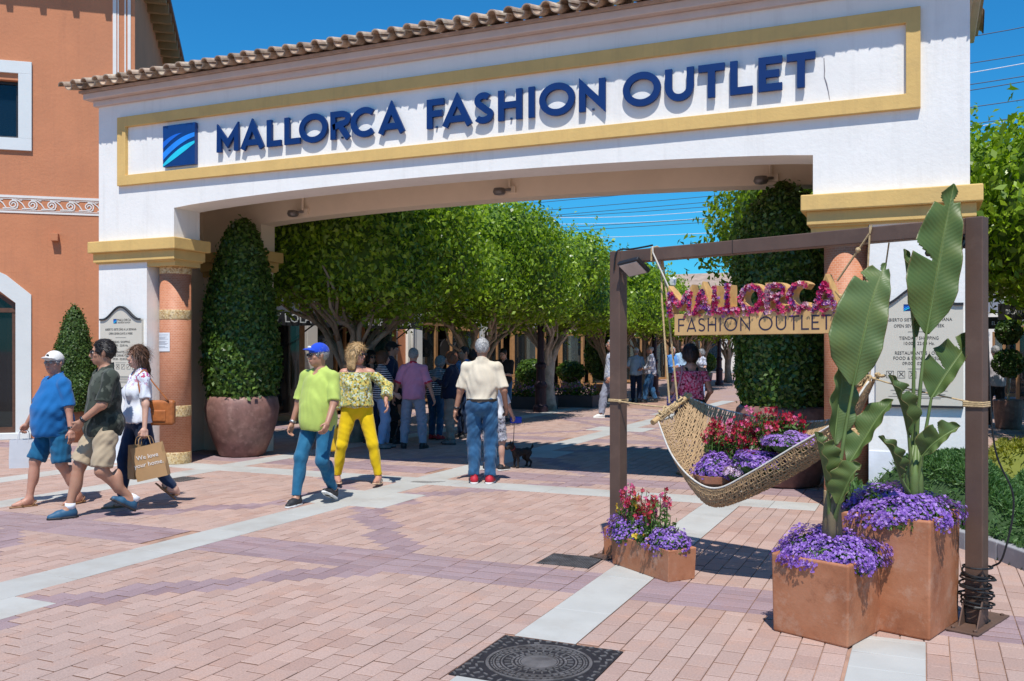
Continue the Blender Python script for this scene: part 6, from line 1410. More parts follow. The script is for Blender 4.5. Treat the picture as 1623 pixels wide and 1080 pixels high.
    # -- face
    if (extra or {}).get('face', True):
        for q in (-1, 1):
            e = MB().ball(tuple(hq(q * .032, .086, .004) * S), .0125 * S, 10, 8).build('eye', EYEW, body, True, True); MB().ball(tuple(hq(q * .032 + .001, .0965, .003) * S), .0058 * S, 8, 6).build('pupil', EYED, e, True, True)
            MB().tube([hq(q * .016, .096, .024) * S, hq(q * .034, .094, .030) * S, hq(q * .050, .082, .024) * S], .0042 * S, 6).build('eyebrow', (hair or [None, M('brow_dark', (.05, .035, .025), .8)])[1], body, True, True)
        smile = (extra or {}).get('smile', .004); MB().tube([hq(-.026, .088, -.063 + smile) * S, hq(0, .101, -.066) * S, hq(.026, .088, -.063 + smile) * S], [.003 * S, .0065 * S, .003 * S], 8).build('lips', LIPM, body, True, True)
    if glasses:
        gl = MB()
        for q in (-1, 1): gl.ball(tuple(hq(q * .033, .103, .004) * S), .024 * S, 12, 8, (1, .38, .78)); gl.tube([hq(q * .05, .10, .012) * S, hq(q * .082, .03, .010) * S, hq(q * .080, -.02, .004) * S], .0028 * S, 5)
        gl.tube([hq(-.012, .108, .010) * S, hq(.012, .108, .010) * S], .003 * S, 5); gl.build('sunglasses', SHADE if glasses == 'dark' else M('glass_lens_pale', (.25, .22, .2), .1), t, True, True)
    # -- hair
    if hair:
        st, hm = hair; h = grid([EL(hq(0, -.012, .03), ap((.12, .14, .14)))] + ([RC(hq(0, -.1, -.02), hq(0, -.12, -.30), .09, .06)] if st in ('long', 'wavy', 'pony') else []), .0075 if fine else .011); tk = {'short': .011, 'crop': .006, 'bald': .005, 'bob': .026, 'long': .016, 'wavy': .03, 'curly': .028, 'pony': .012, 'neat': .015}[st]
        h.add(EL(hq(0, -.018, .034), ap((cr + tk, .094 + tk, .092 + tk)) * hd, HM), .01)
        if st in ('bob', 'wavy', 'curly'): h.add(EL(hq(0, -.045, -.005), ap((cr + tk + .012, .085, .095)) * hd, HM), .03)
        if st == 'wavy':
            for q in range(14): a = R(-205 + q * 18); h.add(RC(hq(.075 * math.cos(a), -.02 + .085 * math.sin(a) * .8, .0), hq(.095 * math.cos(a + .1), -.03 + .10 * math.sin(a) * .75, -.135 - .03 * (q % 2)), .028, .022), .02)
        if st == 'long':
            for q in (-1, 1): h.add(RC(hq(q * .062, -.03, .02), hq(q * .066, -.04, -.10), .028, .022), .02)
            h.add(RC(hq(0, -.07, .0), hq(.02, -.13, -.14), .055, .048), .03); h.add(RC(hq(.02, -.13, -.14), hq(.05, -.20, -.26), .046, .018), .03)
        if st == 'pony': h.add(RC(hq(0, -.10, .02), hq(0, -.14, -.16), .03, .018), .03)
        if st in ('curly', 'wavy'): h.folds(.008, 90, 5, (1, 1, .35))
        else: h.folds(.0022, 90, 6, (1, 1, .4))
        h.add(EL(hq(0, .100, -.035), ap((.070, .085, .098)) * hd, HM), .008, True); h.add(EL(hq(0, .075, .03), ap((.05, .06, .045)) * hd, HM), .012, True)
        if st in ('short', 'crop', 'bald', 'neat'): h.add(EL(hq(0, .03, -.095), ap((.12, .10, .085)) * hd, HM), .01, True); h.add(EL(hq(0, -.06, -.135), ap((.1, .1, .06)) * hd, HM), .01, True)
        for q in (-1, 1):
            if st in ('short', 'crop', 'bald', 'neat'): h.add(EL(hq(q * .085, .005, -.015), ap((.02, .03, .04)), HM), .006, True)
        if st == 'bald': h.add(EL(hq(0, .02, .115), ap((.075, .115, .075)), HM), .01, True)
        hv, hf = h.mesh(); ho_ = emit('hair', [(hv, hf)], hm, t)
        ns_ = {'short': 500, 'crop': 300, 'bald': 220, 'neat': 700, 'bob': 900, 'long': 1000, 'wavy': 1100, 'curly': 900, 'pony': 800}[st] // (1 if fine else 2); k = NR.integers(0, len(hv), ns_); Ps = hv[k]; Nn = unit(Ps - (hc + HM @ ap((0, -.02, 0)))); ln = {'short': .022, 'crop': .012, 'bald': .015, 'neat': .03, 'bob': .06, 'long': .09, 'wavy': .06, 'curly': .03, 'pony': .06}[st]
        Td = np.tile(HM @ (ap((0, -.8, -.55)) if st in ('short', 'neat', 'crop', 'bald', 'pony') else ap((0, -.25, -1))), (ns_, 1)) + NR.normal(0, .8 if st == 'curly' else .18 if st == 'long' else .35, (ns_, 3)); Td = unit(Td - Nn * (Td * Nn).sum(1, keepdims=True)); Bd = np.cross(Nn, Td); L_ = (ln * NR.uniform(.6, 1.3, ns_))[:, None]; wd_ = .0035 if fine else .005
        Vs = np.stack([Ps - Bd * wd_ + Nn * .001, Ps + Bd * wd_ + Nn * .001, Ps + Td * L_ + Bd * wd_ * .3 + Nn * L_ * .16, Ps + Td * L_ - Bd * wd_ * .3 + Nn * L_ * .16], 1).reshape(-1, 3) * S; sx = link('hair_strands', mesh_from('hair_strands', Vs, np.arange(4 * ns_).reshape(ns_, 4), [strand_m(hm)]), ho_); tag(sx, kind='stuff')
    if hat:
        hk, hmat = hat; h = grid([EL(hq(0, .03, .07), (.13, .24, .13))], .0075 if fine else .011)
        h.add(CUT(EL(hq(0, -.012, .040), ap((cr + .018, .114, .104)) * hd, HM), (hq(0, 0, .036), HM @ ap((0, -.10, -1)))), .004)
        if hk == 'cap': h.add(CUT(EL(hq(0, .095, .048), ap((.070, .105, .030)), HM), (hq(0, .1, .048), HM @ ap((0, .18, -1)))), .006)
        if hk == 'brim': h.add(EL(hq(0, -.01, .045), ap((.15, .17, .014)), HM), .008)
        ho = emit('cap' if hk == 'cap' else 'hat', [h.mesh()], hmat, t)
        if (extra or {}).get('badge'): bq = hq(.0, .104, .088) * S; MB().ball(tuple(bq), .022 * S, 8, 6, (1.2, .5, .7)).build('badge', extra['badge'], ho, True, True)
    # -- clothes
    if bottom:
        kind, bm, cuff = bottom; e = .016 if kind == 'slim' else .024; wz = pel + Rl @ ap((0, 0, .065 if not top or top[3] > .95 else max(.0, min(.065, top[3] - .95 + .05)))); ps = [CUT(EL(T((0, -.01, .955)), ap(pv) + e, Rl), (wz, Rl @ ap((0, 0, 1)))), CUT(EL(T((0, .01 + f_ * .5, 1.06)), ap((be[0], be[1], .16)) + e * .45, Rl), (wz, Rl @ ap((0, 0, 1))))]
        for i in (0, 1):
            if cuff < 1:
                c = hips[i] + (knees[i] - hips[i]) * cuff; n = knees[i] - hips[i]; far = knees[i]; ps.append(CUT(RC(hips[i], far, lr[0] + e, lr[1] + e * 1.6), (c, n)))
            else:
                k2 = cuff - 1; c = knees[i] + (ank[i] - knees[i]) * k2; n = ank[i] - knees[i]; ew = e * (.55 if kind == 'slim' else .95); ps += [RC(hips[i], knees[i], lr[0] + e * .8, lr[1] + ew), CUT(RC(knees[i], ank[i], lr[2] + ew + .002, lr[3] + (.014 if kind == 'slim' else .034)), (c, n)), CUT(EL(knees[i] * .55 + ank[i] * .45 + ap((0, -.018, .03)), ap((.05, .052, .12)) + ew), (c, n))]
        g = grid(ps)
        for p in ps: g.add(p, .03)
        g.folds(fold * (.85 if kind == 'slim' else 1.45), 42, 3 + int(height * 100), (1, 1, .6 if kind == 'slim' else .9)); emit('shorts' if cuff < 1.1 else 'trousers', [g.mesh()], bm, t)
    if top:
        kind, tm, slv, hem = top; e = .020 if kind != 'tight' else .012; bot = pel + Rl @ ap((0, 0, hem - .95)); n = Rl @ ap((0, 0, -1)); ps = [CUT(p, (bot, n)) for p in torso(e)]; (extra or {}).get('belt') or ps.append(CUT(EL(T((0, f_ * .45, .93)), (pv[0] + .048, pv[1] + .046 + f_ * .3, .26), Rl), (bot, n)))
        for i in (0, 1):
            if slv <= 1 and slv > 0: c = sho[i] + (elb[i] - sho[i]) * slv; ps.append(CUT(RC(sho[i], elb[i], ar[0] + .014 + f_ * .05, ar[1] + .030 + f_ * .05), (c, elb[i] - sho[i])))
            elif slv > 1: c = elb[i] + (wri[i] - elb[i]) * (slv - 1); wide = .05 if kind == 'blouse' else .016; ps += [RC(sho[i], elb[i], ar[0] + .02, ar[1] + wide * .75), CUT(RC(elb[i], wri[i], ar[2] + wide * .75, ar[3] + wide), (c, wri[i] - elb[i]))]
        if neck_c and kind not in ('blouse', 'strap'): ps.append(CUT(RC(nb - ap((0, 0, .05)), nb + Rl @ ap((0, -.006, .05)), .078, .064), (nb + Rl @ ap((0, 0, .032)), Rl @ ap((0, .45, 1)))))
        g = grid(ps)
        for p in ps: g.add(p, .05 if isinstance(p.p if isinstance(p, CUT) else p, EL) else .026)
        g.folds(fold * (1.5 if kind == 'blouse' else 1.45), 38, 11 + int(height * 100), (1, 1, .5))
        if kind != 'blouse': g.add(EL(nb + Rl @ ap((0, .075, .02)), (.042, .06, .075)), .01, True)
        else: g.cut(T((0, 0, 1.405)), Rl @ ap((0, 0, 1)))
        g.add(RC(nb - ap((0, 0, .0)), nb + Rl @ ap((0, .01, .12)), .056 if not fem else .05, .06), .006, True)
        so = emit('shirt', [g.mesh()], tm, t)
        if (extra or {}).get('collar'):
            cm_ = extra['collar']; g = grid([RC(nb - ap((0, 0, .05)), nb + ap((0, 0, .1)), .10, .10)], .007); g.add(CUT(RC(nb - Rl @ ap((0, 0, .02)), nb + Rl @ ap((0, -.006, .06)), .088, .070), (nb + Rl @ ap((0, 0, .042)), Rl @ ap((0, .45, 1))), (nb - Rl @ ap((0, 0, .01)), Rl @ ap((0, -.5, -1)))), .01); g.add(EL(nb + Rl @ ap((0, .08, .02)), (.030, .06, .09)), .01, True); g.add(RC(nb, nb + Rl @ ap((0, .01, .12)), .056, .058), .006, True); emit('collar', [g.mesh()], cm_, so)
            if extra.get('cuffs'):
                for i in (0, 1): c = sho[i] + (elb[i] - sho[i]) * slv; u = (elb[i] - sho[i]) / np.linalg.norm(elb[i] - sho[i]); r_ = ar[0] + .024 + f_ * .05; MB().tube([c * S - u * .03 * S, c * S + u * .004 * S], r_ * 1.06 * S, 20).build('cuff', cm_, so, True, True)
    if (extra or {}).get('belt'):
        wz = pel + Rl @ ap((0, .0, .052)); n_ = 28; V = []; rx, ry = pv[0] + .026, pv[1] + f_ * .5 + .026
        for k in range(n_): a = 2 * math.pi * k / n_; V += [tuple((wz + Rl @ ap((rx * math.cos(a), ry * math.sin(a), z))) * S) for z in (-.016, .016)]
        MB().add(V, [(2 * k, 2 * ((k + 1) % n_), 2 * ((k + 1) % n_) + 1, 2 * k + 1) for k in range(n_)]).build('belt', M('belt_dark', (.03, .022, .018), .5), t, True, True)
    if shoes:
        kind, sm, solem = shoes
        for i in (0, 1):
            yw, lift = feet[i][3], feet[i][4]; Fm = rotm(0, 0, yw) @ rotm(-lift, 0, 0); q = lambda x, y, z: ank[i] + Fm @ ap((x, y, z)); sol = (q(0, 0, -.088), Fm @ ap((0, 0, -1)))
            if kind in ('shoe', 'boot'):
                ps = [CUT(RC(q(0, -.035, -.045), q(0, .09, -.052), .044, .045), sol), CUT(RC(q(0, .09, -.055), q(0, .165, -.066), .046, .030), sol), CUT(RC(q(0, -.02, -.03), q(0, .035, -.03), .043, .040), sol), CUT(RC(q(0, -.015, -.03), q(0, -.012, .03), .044, .044), (q(0, 0, .018), Fm @ ap((0, .3, 1))))]; g = grid(ps, .008)
                for p in ps: g.add(p, .02)
                so = emit('shoe', [g.mesh()], sm, t); ps = [CUT(RC(q(0, -.040, -.080), q(0, .09, -.082), .047, .049), sol, (q(0, 0, -.066), Fm @ ap((0, 0, 1)))), CUT(RC(q(0, .09, -.082), q(0, .165, -.084), .049, .034), sol, (q(0, 0, -.066), Fm @ ap((0, 0, 1))))]; g = grid(ps, .007)
                for p in ps: g.add(p, .012)
                emit('sole', [g.mesh()], solem, so)
                if (extra or {}).get('laces'):
                    for k in range(4): MB().tube([q(-.028, .02 + k * .022, .000 - k * .009) * S, q(0, .03 + k * .022, .013 - k * .011) * S, q(.028, .02 + k * .022, .0 - k * .009) * S], .005 * S, 5).build('lace', extra['laces'], so, True, True)
                if (extra or {}).get('socks'): MB().tube([q(0, -.01, -.0) * S, q(0, -.012, .055) * S], .048 * S, 14).build('sock', extra['socks'], so, True, True)
            else:
                ps = [CUT(RC(q(0, -.045, -.085), q(0, .09, -.085), .043, .046), sol, (q(0, 0, -.072), Fm @ ap((0, 0, 1)))), CUT(RC(q(0, .09, -.085), q(0, .175, -.087), .046, .034), sol, (q(0, 0, -.072), Fm @ ap((0, 0, 1))))]; g = grid(ps, .007)
                for p in ps: g.add(p, .012)
                so = emit('sandal', [g.mesh()], sm, t); MB().tube([q(-.046, .085, -.078) * S, q(-.02, .09, -.026) * S, q(.02, .09, -.026) * S, q(.046, .085, -.078) * S], .011 * S, 7, flat=1.0).build('strap', sm, so, True, True); MB().tube([q(-.04, -.02, -.075) * S, q(-.03, -.06, -.035) * S, q(0, -.075, -.03) * S, q(.03, -.06, -.035) * S, q(.04, -.02, -.075) * S], .007 * S, 6).build('strap', sm, so, True, True)
    if (extra or {}).get('watch') is not None:
        i = extra['watch']; u = (wri[i] - elb[i]) / np.linalg.norm(wri[i] - elb[i]); MB().tube([(wri[i] - u * .035) * S, (wri[i] - u * .010) * S], (ar[3] + .007) * S, 14).build('watch', extra.get('watch_m', M('watch_dark', (.02, .02, .025), .3)), t, True, True)
    if (extra or {}).get('straps'):
        for q in (-1, 1): MB().tube([T((q * .10, .10, 1.30)) * S, T((q * .09, .03, 1.475)) * S, T((q * .075, -.075, 1.44)) * S, T((q * .035, -.125, 1.30)) * S, T((.0, -.125, 1.18)) * S], .018 * S, 8, flat=.5).build('strap', extra['straps'], t, True, True)
    rm = root_matrix(t); Wp = lambda p: rm @ Vector(tuple(ap(p) * S))
    return dict(t=t, hand=[Wp(w) for w in wri], grip=[Wp(wri[i] + (wri[i] - elb[i]) / np.linalg.norm(wri[i] - elb[i]) * .085) for i in (0, 1)], sho=[Wp(s_) for s_ in sho], T=lambda p: Wp(T(p)), S=S)
# ---- wardrobe
POLO_B, SHORT_B = cloth('polo_blue', (.006, .125, .36)), cloth('shorts_blue', (.008, .105, .22)); CAMO = cloth('polo_camo', (.045, .055, .042), 'camo', (.018, .024, .018), (.085, .095, .075)); KHAKI = cloth('khaki', (.42, .33, .22)); WHITE = cloth('white_cotton', (.72, .74, .78)); EMB = cloth('blouse_embroidered', (.68, .72, .80), 'embroid', (.22, .05, .28), (.5, .08, .14)); NAVY = cloth('navy_cotton', (.010, .028, .075))
LIME = cloth('polo_lime', (.43, .54, .12)); JEANS = cloth('jeans_teal', (.012, .11, .21), 'denim', (.05, .22, .36)); JEANS_B = cloth('jeans_blue', (.02, .085, .19), 'denim', (.07, .2, .36)); YELT = cloth('trousers_yellow', (.74, .50, .004)); FLOR = cloth('blouse_floral', (.50, .56, .46), 'floral', (.30, .33, .12), (.58, .44, .10)); BEIGE = cloth('polo_beige', (.66, .58, .45)); PINKP = cloth('polo_pink', (.60, .25, .38)); REDC = cloth('collar_red', (.50, .03, .06)); GREYT = cloth('trousers_grey', (.28, .30, .38)); TAUPE = cloth('trousers_taupe', (.33, .26, .22)); JACK = cloth('jacket_navy', (.014, .018, .045)); STRP = cloth('top_striped', (.02, .022, .05), 'stripe', (.6, .6, .62)); LBLUE = cloth('jeans_pale', (.25, .36, .58), 'denim', (.4, .5, .68)); BLACKC = cloth('black_cotton', (.015, .015, .018)); DBLUE = cloth('dark_blue_shirt', (.02, .03, .07)); CHECK = cloth('shirt_check', (.58, .58, .62), 'check', (.18, .2, .28)); PALEB = cloth('shirt_pale_blue', (.36, .52, .70)); BRIGHTB = cloth('shirt_bright_blue', (.08, .25, .58)); PINKF = cloth('top_pink_print', (.62, .10, .20), 'floral', (.66, .26, .36), (.55, .05, .12)); PINAF = cloth('pinafore_dark', (.022, .02, .02)); FLW = cloth('shirt_white_print', (.66, .68, .72), 'floral', (.5, .52, .6), (.35, .4, .55), sc=.7)
RUB_W, RUB_B = M('rubber_white', (.7, .7, .68), .6), M('rubber_black', (.02, .02, .02), .6); SNK_B, SNK_K, SNK_R, SNK_G = M('sneaker_blue', (.02, .09, .17), .6), M('sneaker_black', (.022, .022, .025), .6), M('sneaker_red', (.46, .012, .03), .6), M('shoe_grey', (.2, .19, .19), .7); LEATH, LEATH_O = M('leather_brown', (.24, .12, .05), .55, var=.2, scale=30), M('leather_orange', (.38, .12, .03), .45, var=.25, scale=20); NUDE = M('wedge_nude', (.55, .37, .24), .5); CAPB, CAPW, CAPK = cloth('cap_blue', (.012, .06, .50)), cloth('cap_white', (.72, .70, .66)), cloth('cap_black', (.015, .015, .017))
H_DK, H_BR, H_BL, H_GR, H_RD, H_WH, H_AU = hair_m('hair_dark', (.016, .012, .011)), hair_m('hair_brown', (.10, .045, .022)), hair_m('hair_blond', (.42, .27, .12)), hair_m('hair_grey', (.28, .28, .28)), hair_m('hair_auburn', (.22, .085, .04)), hair_m('hair_white', (.38, .375, .37)), hair_m('hair_dark_brown', (.035, .018, .016))
# ---- the three walkers by the left pillar
a = person('man in white cap and blue polo walking with a white paper bag', (88, 800), 1.61, (-.62, -.78), [(-.12, -.20, .095, .1, .1), (.11, .24, .088, -.1, 0)], [(-.33, -.02, .85), (.44, .16, .84)], ('polo', POLO_B, .95, .80), ('loose', SHORT_B, .98), ('sandal', LEATH, None), ('short', H_GR), ('cap', CAPW), 'pale', SK_R, fat=.085, head=(.50, .0), extra=dict(collar=POLO_B, watch=0, badge=H_DK, grip=(.4, 1.0)))
bagw = a['grip'][1]
b2 = person('man in dark camouflage polo and khaki shorts striding past the pillar', (166, 818), 1.75, (-.78, -.62), [(-.13, -.22, .15, .1, -.55), (.10, .30, .088, 0, 0)], [(-.12, .24, .98), (.30, -.06, .86)], ('polo', CAMO, .92, .82), ('loose', KHAKI, .93), ('shoe', SNK_B, SNK_K), ('neat', H_DK), None, 'dark', SK_T, head=(-.25, 0), fat=.02, extra=dict(collar=CAMO, watch=0, laces=M('lace_yellow', (.6, .55, .04), .7), socks=WHITE, smile=0, hand_dir=((.5, .3, -.7), None)), poles=[(-1, -.5, -.2), None])
c2_ = person('woman in white embroidered blouse and navy trousers carrying paper bags', (220, 803), 1.66, (-.80, -.60), [(-.08, -.36, .17, .0, -.75), (.08, .16, .088, 0, 0)], [(-.30, .02, .84), (.26, -.02, .86)], ('tight', EMB, .8, .92), ('slim', NAVY, 1.93), ('sandal', LEATH, None), ('long', H_BR), None, None, SK_P, True, head=(.38, .05), extra=dict(smile=.009, grip=(1.1, .4)))
# ---- the couple
d2 = person('man in blue cap and lime green polo walking in teal jeans', (506, 797), 1.70, (-.45, -.89), [(-.10, -.12, .13, .1, -.45), (.10, .26, .088, .15, 0)], [(-.27, .20, .92), (.30, .10, .86)], ('polo', LIME, .95, .82), ('slim', JEANS, 1.95), ('shoe', SNK_K, RUB_W), ('short', H_GR), ('cap', CAPB), 'dark', SK_T, fat=.045, head=(-.50, .03), extra=dict(collar=LIME, watch=1, watch_m=M('watch_steel', (.5, .5, .5), .3, .8), badge=WHITE, grip=(.55, .6)))
e2_ = person('blond woman in floral off shoulder blouse and bright yellow trousers', (566, 770), 1.66, (.12, -.99), [(-.27, .05, .11, -.25, -.12), (.25, -.04, .11, .2, -.12)], [(-.36, .22, 1.05), (.28, .05, .88)], ('blouse', FLOR, 1.72, .985), ('slim', YELT, 1.93), ('sandal', NUDE, None), ('wavy', H_BL), None, 'dark', SK_R, True, fat=.035, head=(.95, 0), neck_c=False, poles=[(-1, -.3, -.3), None], extra=dict(smile=.008, grip=(.5, .4), hand_dir=((-.25, .3, -.8), None)))
# ---- man in beige polo, boy, dog
f2 = person('white haired man in beige polo and jeans seen from behind', (764, 767), 1.74, (.12, .99), [(-.10, .02, .088, .15, 0), (.09, .03, .088, -.1, 0)], [(-.33, .03, .86), (.28, .10, .92)], ('polo', BEIGE, .93, .985), ('loose', JEANS_B, 1.97), ('shoe', SNK_R, RUB_W), ('short', H_WH), None, None, SK_T, head=(.05, 0), fat=.03, extra=dict(collar=BEIGE, belt=1, watch=0, grip=(.4, .5)))
g2 = person('boy in white top and pale shorts holding a blue dog lead', (782, 746), 1.34, (.45, .89), [(-.16, .02, .09, .2, 0), (.14, .05, .09, -.4, 0)], [(-.24, .12, .92), (.28, .20, .93)], ('tee', WHITE, .9, .9), ('loose', cloth('shorts_pale', (.5, .5, .56), 'floral', (.3, .32, .4), (.45, .45, .5)), .95), ('shoe', SNK_K, RUB_W), ('short', H_DK), None, None, SK_P, kid=True, extra=dict(grip=(.4, 1.1)))
# ---- people gathered in the shade
person('grey haired man in pink polo with red collar, seen from behind', (655, 711), 1.63, (.10, .99), [(-.17, .0, .088, .3, 0), (.17, .0, .088, -.3, 0)], [(-.36, .03, .86), (.36, .03, .86)], ('polo', PINKP, .93, .86), ('loose', GREYT, 1.98), ('shoe', SNK_K, RUB_B), ('short', H_GR), None, None, SK_R, fat=.04, extra=dict(collar=REDC, cuffs=1, grip=(.45, .45)))
person('auburn haired woman in navy jacket and taupe trousers, in profile', (716, 704), 1.56, (-.95, .25), [(-.09, -.03, .088, 0, 0), (.10, .06, .088, 0, 0)], [(-.12, .28, 1.22), (.14, .27, 1.20)], ('jacket', JACK, 1.9, .86), ('loose', TAUPE, 1.97), ('shoe', SNK_G, RUB_B), ('curly', H_RD), None, None, SK_P, True, fat=.04, extra=dict(grip=(.9, .9)))
person('woman in navy striped top and pale jeans with brown hair', (606, 711), 1.58, (.75, .30), [(-.08, .08, .088, 0, 0), (.10, -.06, .088, 0, 0)], [(-.22, .20, 1.0), (.24, .18, .98)], ('tee', STRP, 1.5, .90), ('loose', LBLUE, 1.97), ('shoe', SNK_G, RUB_B), ('bob', H_BR), None, None, SK_P, True, fat=.03, fine=False)
person('man in black cap and dark shirt behind the striped top', (620, 700), 1.74, (.8, .1), [(-.1, 0, .088, 0, 0), (.1, 0, .088, 0, 0)], [(-.25, .15, .95), (.25, .15, .95)], ('polo', DBLUE, .95, .88), ('loose', BLACKC, 1.97), ('shoe', SNK_K, RUB_B), ('short', H_DK), ('cap', CAPK), None, SK_R, fine=False)
person('woman with sunglasses in dark top behind the yellow trousered woman', (588, 702), 1.58, (.5, -.8), [(-.1, 0, .088, 0, 0), (.1, 0, .088, 0, 0)], [(-.2, .2, 1.0), (.2, .2, 1.0)], ('tee', BLACKC, .9, .9), ('loose', NAVY, 1.97), ('shoe', SNK_K, RUB_B), ('bob', H_DK), None, 'dark', SK_T, True, fine=False)
person('short grey haired woman in striped top and blue jeans bending forward', (690, 697), 1.50, (.5, .8), [(-.1, 0, .088, 0, 0), (.1, 0, .088, 0, 0)], [(-.2, .25, .95), (.2, .25, .95)], ('tee', STRP, 1.5, .9), ('loose', JEANS_B, 1.97), ('shoe', SNK_R, RUB_B), ('curly', H_GR), None, None, SK_P, True, lean=.25, fat=.03, fine=False)
person('dark haired man in bright blue jacket behind the navy jacket', (736, 694), 1.66, (-.6, -.5), [(-.1, 0, .088, 0, 0), (.1, 0, .088, 0, 0)], [(-.2, .25, 1.05), (.2, .25, 1.05)], ('jacket', BRIGHTB, 1.9, .88), ('loose', NAVY, 1.97), ('shoe', SNK_K, RUB_B), ('short', H_DK), None, None, SK_T, fine=False)
person('woman in dark printed top half hidden by the beige polo', (748, 690), 1.60, (-.7, .2), [(-.1, 0, .088, 0, 0), (.1, 0, .088, 0, 0)], [(-.2, .25, 1.1), (.2, .25, 1.1)], ('tee', cloth('top_dark_print', (.04, .06, .13), 'floral', (.02, .03, .06), (.12, .14, .2)), .9, .88), ('loose', BLACKC, 1.97), ('shoe', SNK_K, RUB_B), ('bob', H_AU), None, None, SK_P, True, fine=False)
person('man seated low in dark clothes among the group', (612, 704), 1.5, (.6, .6), [(-.12, .18, .088, 0, 0), (.12, .16, .088, 0, 0)], [(-.2, .3, .8), (.2, .3, .8)], ('tee', BLACKC, .9, .9), ('loose', BLACKC, 1.97), ('shoe', SNK_K, RUB_B), ('short', H_DK), None, None, SK_T, lean=.5, pz=.62, fine=False)
person('young man in black shirt and denim shorts looking down at a phone', (799, 668), 1.64, (-.35, -.9), [(-.09, 0, .088, 0, 0), (.09, 0, .088, 0, 0)], [(-.08, .26, 1.12), (.10, .26, 1.12)], ('polo', BLACKC, .95, .88), ('loose', JEANS_B, .98), ('shoe', SNK_K, RUB_B), ('short', H_DK), None, None, SK_P, head=(0, -.5), fine=False)
# ---- people down the plaza
person('tall man in pale printed shirt and grey jeans walking by the left post', (970, 663), 1.88, (-.95, -.2), [(-.08, -.20, .10, 0, -.15), (.08, .22, .088, 0, 0)], [(-.28, .12, .92), (.28, .02, .86)], ('polo', FLW, .95, .86), ('loose', GREYT, 1.96), ('shoe', RUB_W, RUB_W), ('short', H_GR), None, 'pale', SK_R, extra=dict(collar=FLW))
person('man in white cap and pale blue shirt near the check shirt', (1008, 637), 1.66, (.3, .8), [(-.1, 0, .088, 0, 0), (.1, 0, .088, 0, 0)], [(-.25, .2, 1.05), (.25, .2, 1.05)], ('polo', PALEB, .95, .86), ('loose', NAVY, 1.97), ('shoe', SNK_K, RUB_B), ('short', H_GR), ('cap', CAPW), None, SK_R, fat=.03, fine=False)
person('balding man in white check shirt and jeans', (1031, 638), 1.74, (-.7, .1), [(-.10, .18, .088, 0, 0), (.10, -.16, .10, 0, -.15)], [(-.14, .26, 1.04), (.16, .26, 1.04)], ('polo', CHECK, 1.8, .88), ('loose', JEANS_B, 1.97), ('shoe', SNK_K, RUB_B), ('bald', H_WH), None, None, SK_R, fat=.04, fine=False)
person('grey haired man in bright blue shirt and dark trousers', (1066, 634), 1.70, (.4, -.8), [(-.1, 0, .088, 0, 0), (.1, 0, .088, 0, 0)], [(-.12, .26, 1.05), (.14, .26, 1.08)], ('polo', BRIGHTB, 1.8, .88), ('loose', BLACKC, 1.97), ('shoe', SNK_K, RUB_B), ('short', H_GR), None, None, SK_R, fine=False)
person('man in pale blue shirt beside the bright blue shirt', (1083, 634), 1.78, (-.3, -.8), [(-.1, 0, .088, 0, 0), (.1, 0, .088, 0, 0)], [(-.25, .2, 1.0), (.14, .26, 1.05)], ('polo', PALEB, 1.8, .88), ('loose', NAVY, 1.97), ('shoe', SNK_K, RUB_B), ('short', H_BR), None, None, SK_R, fine=False)
person('woman in white printed top behind the pink off shoulder top', (1112, 632), 1.62, (-.8, -.3), [(-.1, 0, .088, 0, 0), (.1, 0, .088, 0, 0)], [(-.2, .22, 1.0), (.2, .22, 1.0)], ('tee', FLW, .8, .88), ('loose', LBLUE, 1.97), ('shoe', RUB_W, RUB_W), ('bob', H_GR), None, None, SK_P, True, fine=False)
h2 = person('woman in pink off shoulder top and dark pinafore seen from behind', (1094, 754), 1.66, (-.10, .99), [(-.08, .02, .088, .2, 0), (.09, -.02, .088, -.2, 0)], [(-.20, .18, 1.03), (.26, .16, .98)], ('blouse', PINKF, .55, 1.04), ('loose', PINAF, .98), ('sandal', LEATH, None), ('bob', H_AU), None, None, SK_R, True, fat=.03, neck_c=False, extra=dict(straps=PINAF))
i2 = person('person in pale shirt and dark trousers walking down the shaded right path', (1578, 674), 1.70, (.05, 1), [(-.09, .14, .088, 0, 0), (.09, -.14, .11, 0, -.2)], [(-.28, .05, .86), (.30, .02, .88)], ('polo', cloth('shirt_grey_pale', (.45, .42, .45)), 1.8, .86), ('loose', BLACKC, 1.97), ('shoe', SNK_K, RUB_B), ('short', H_GR), None, None, SK_P, fine=False)

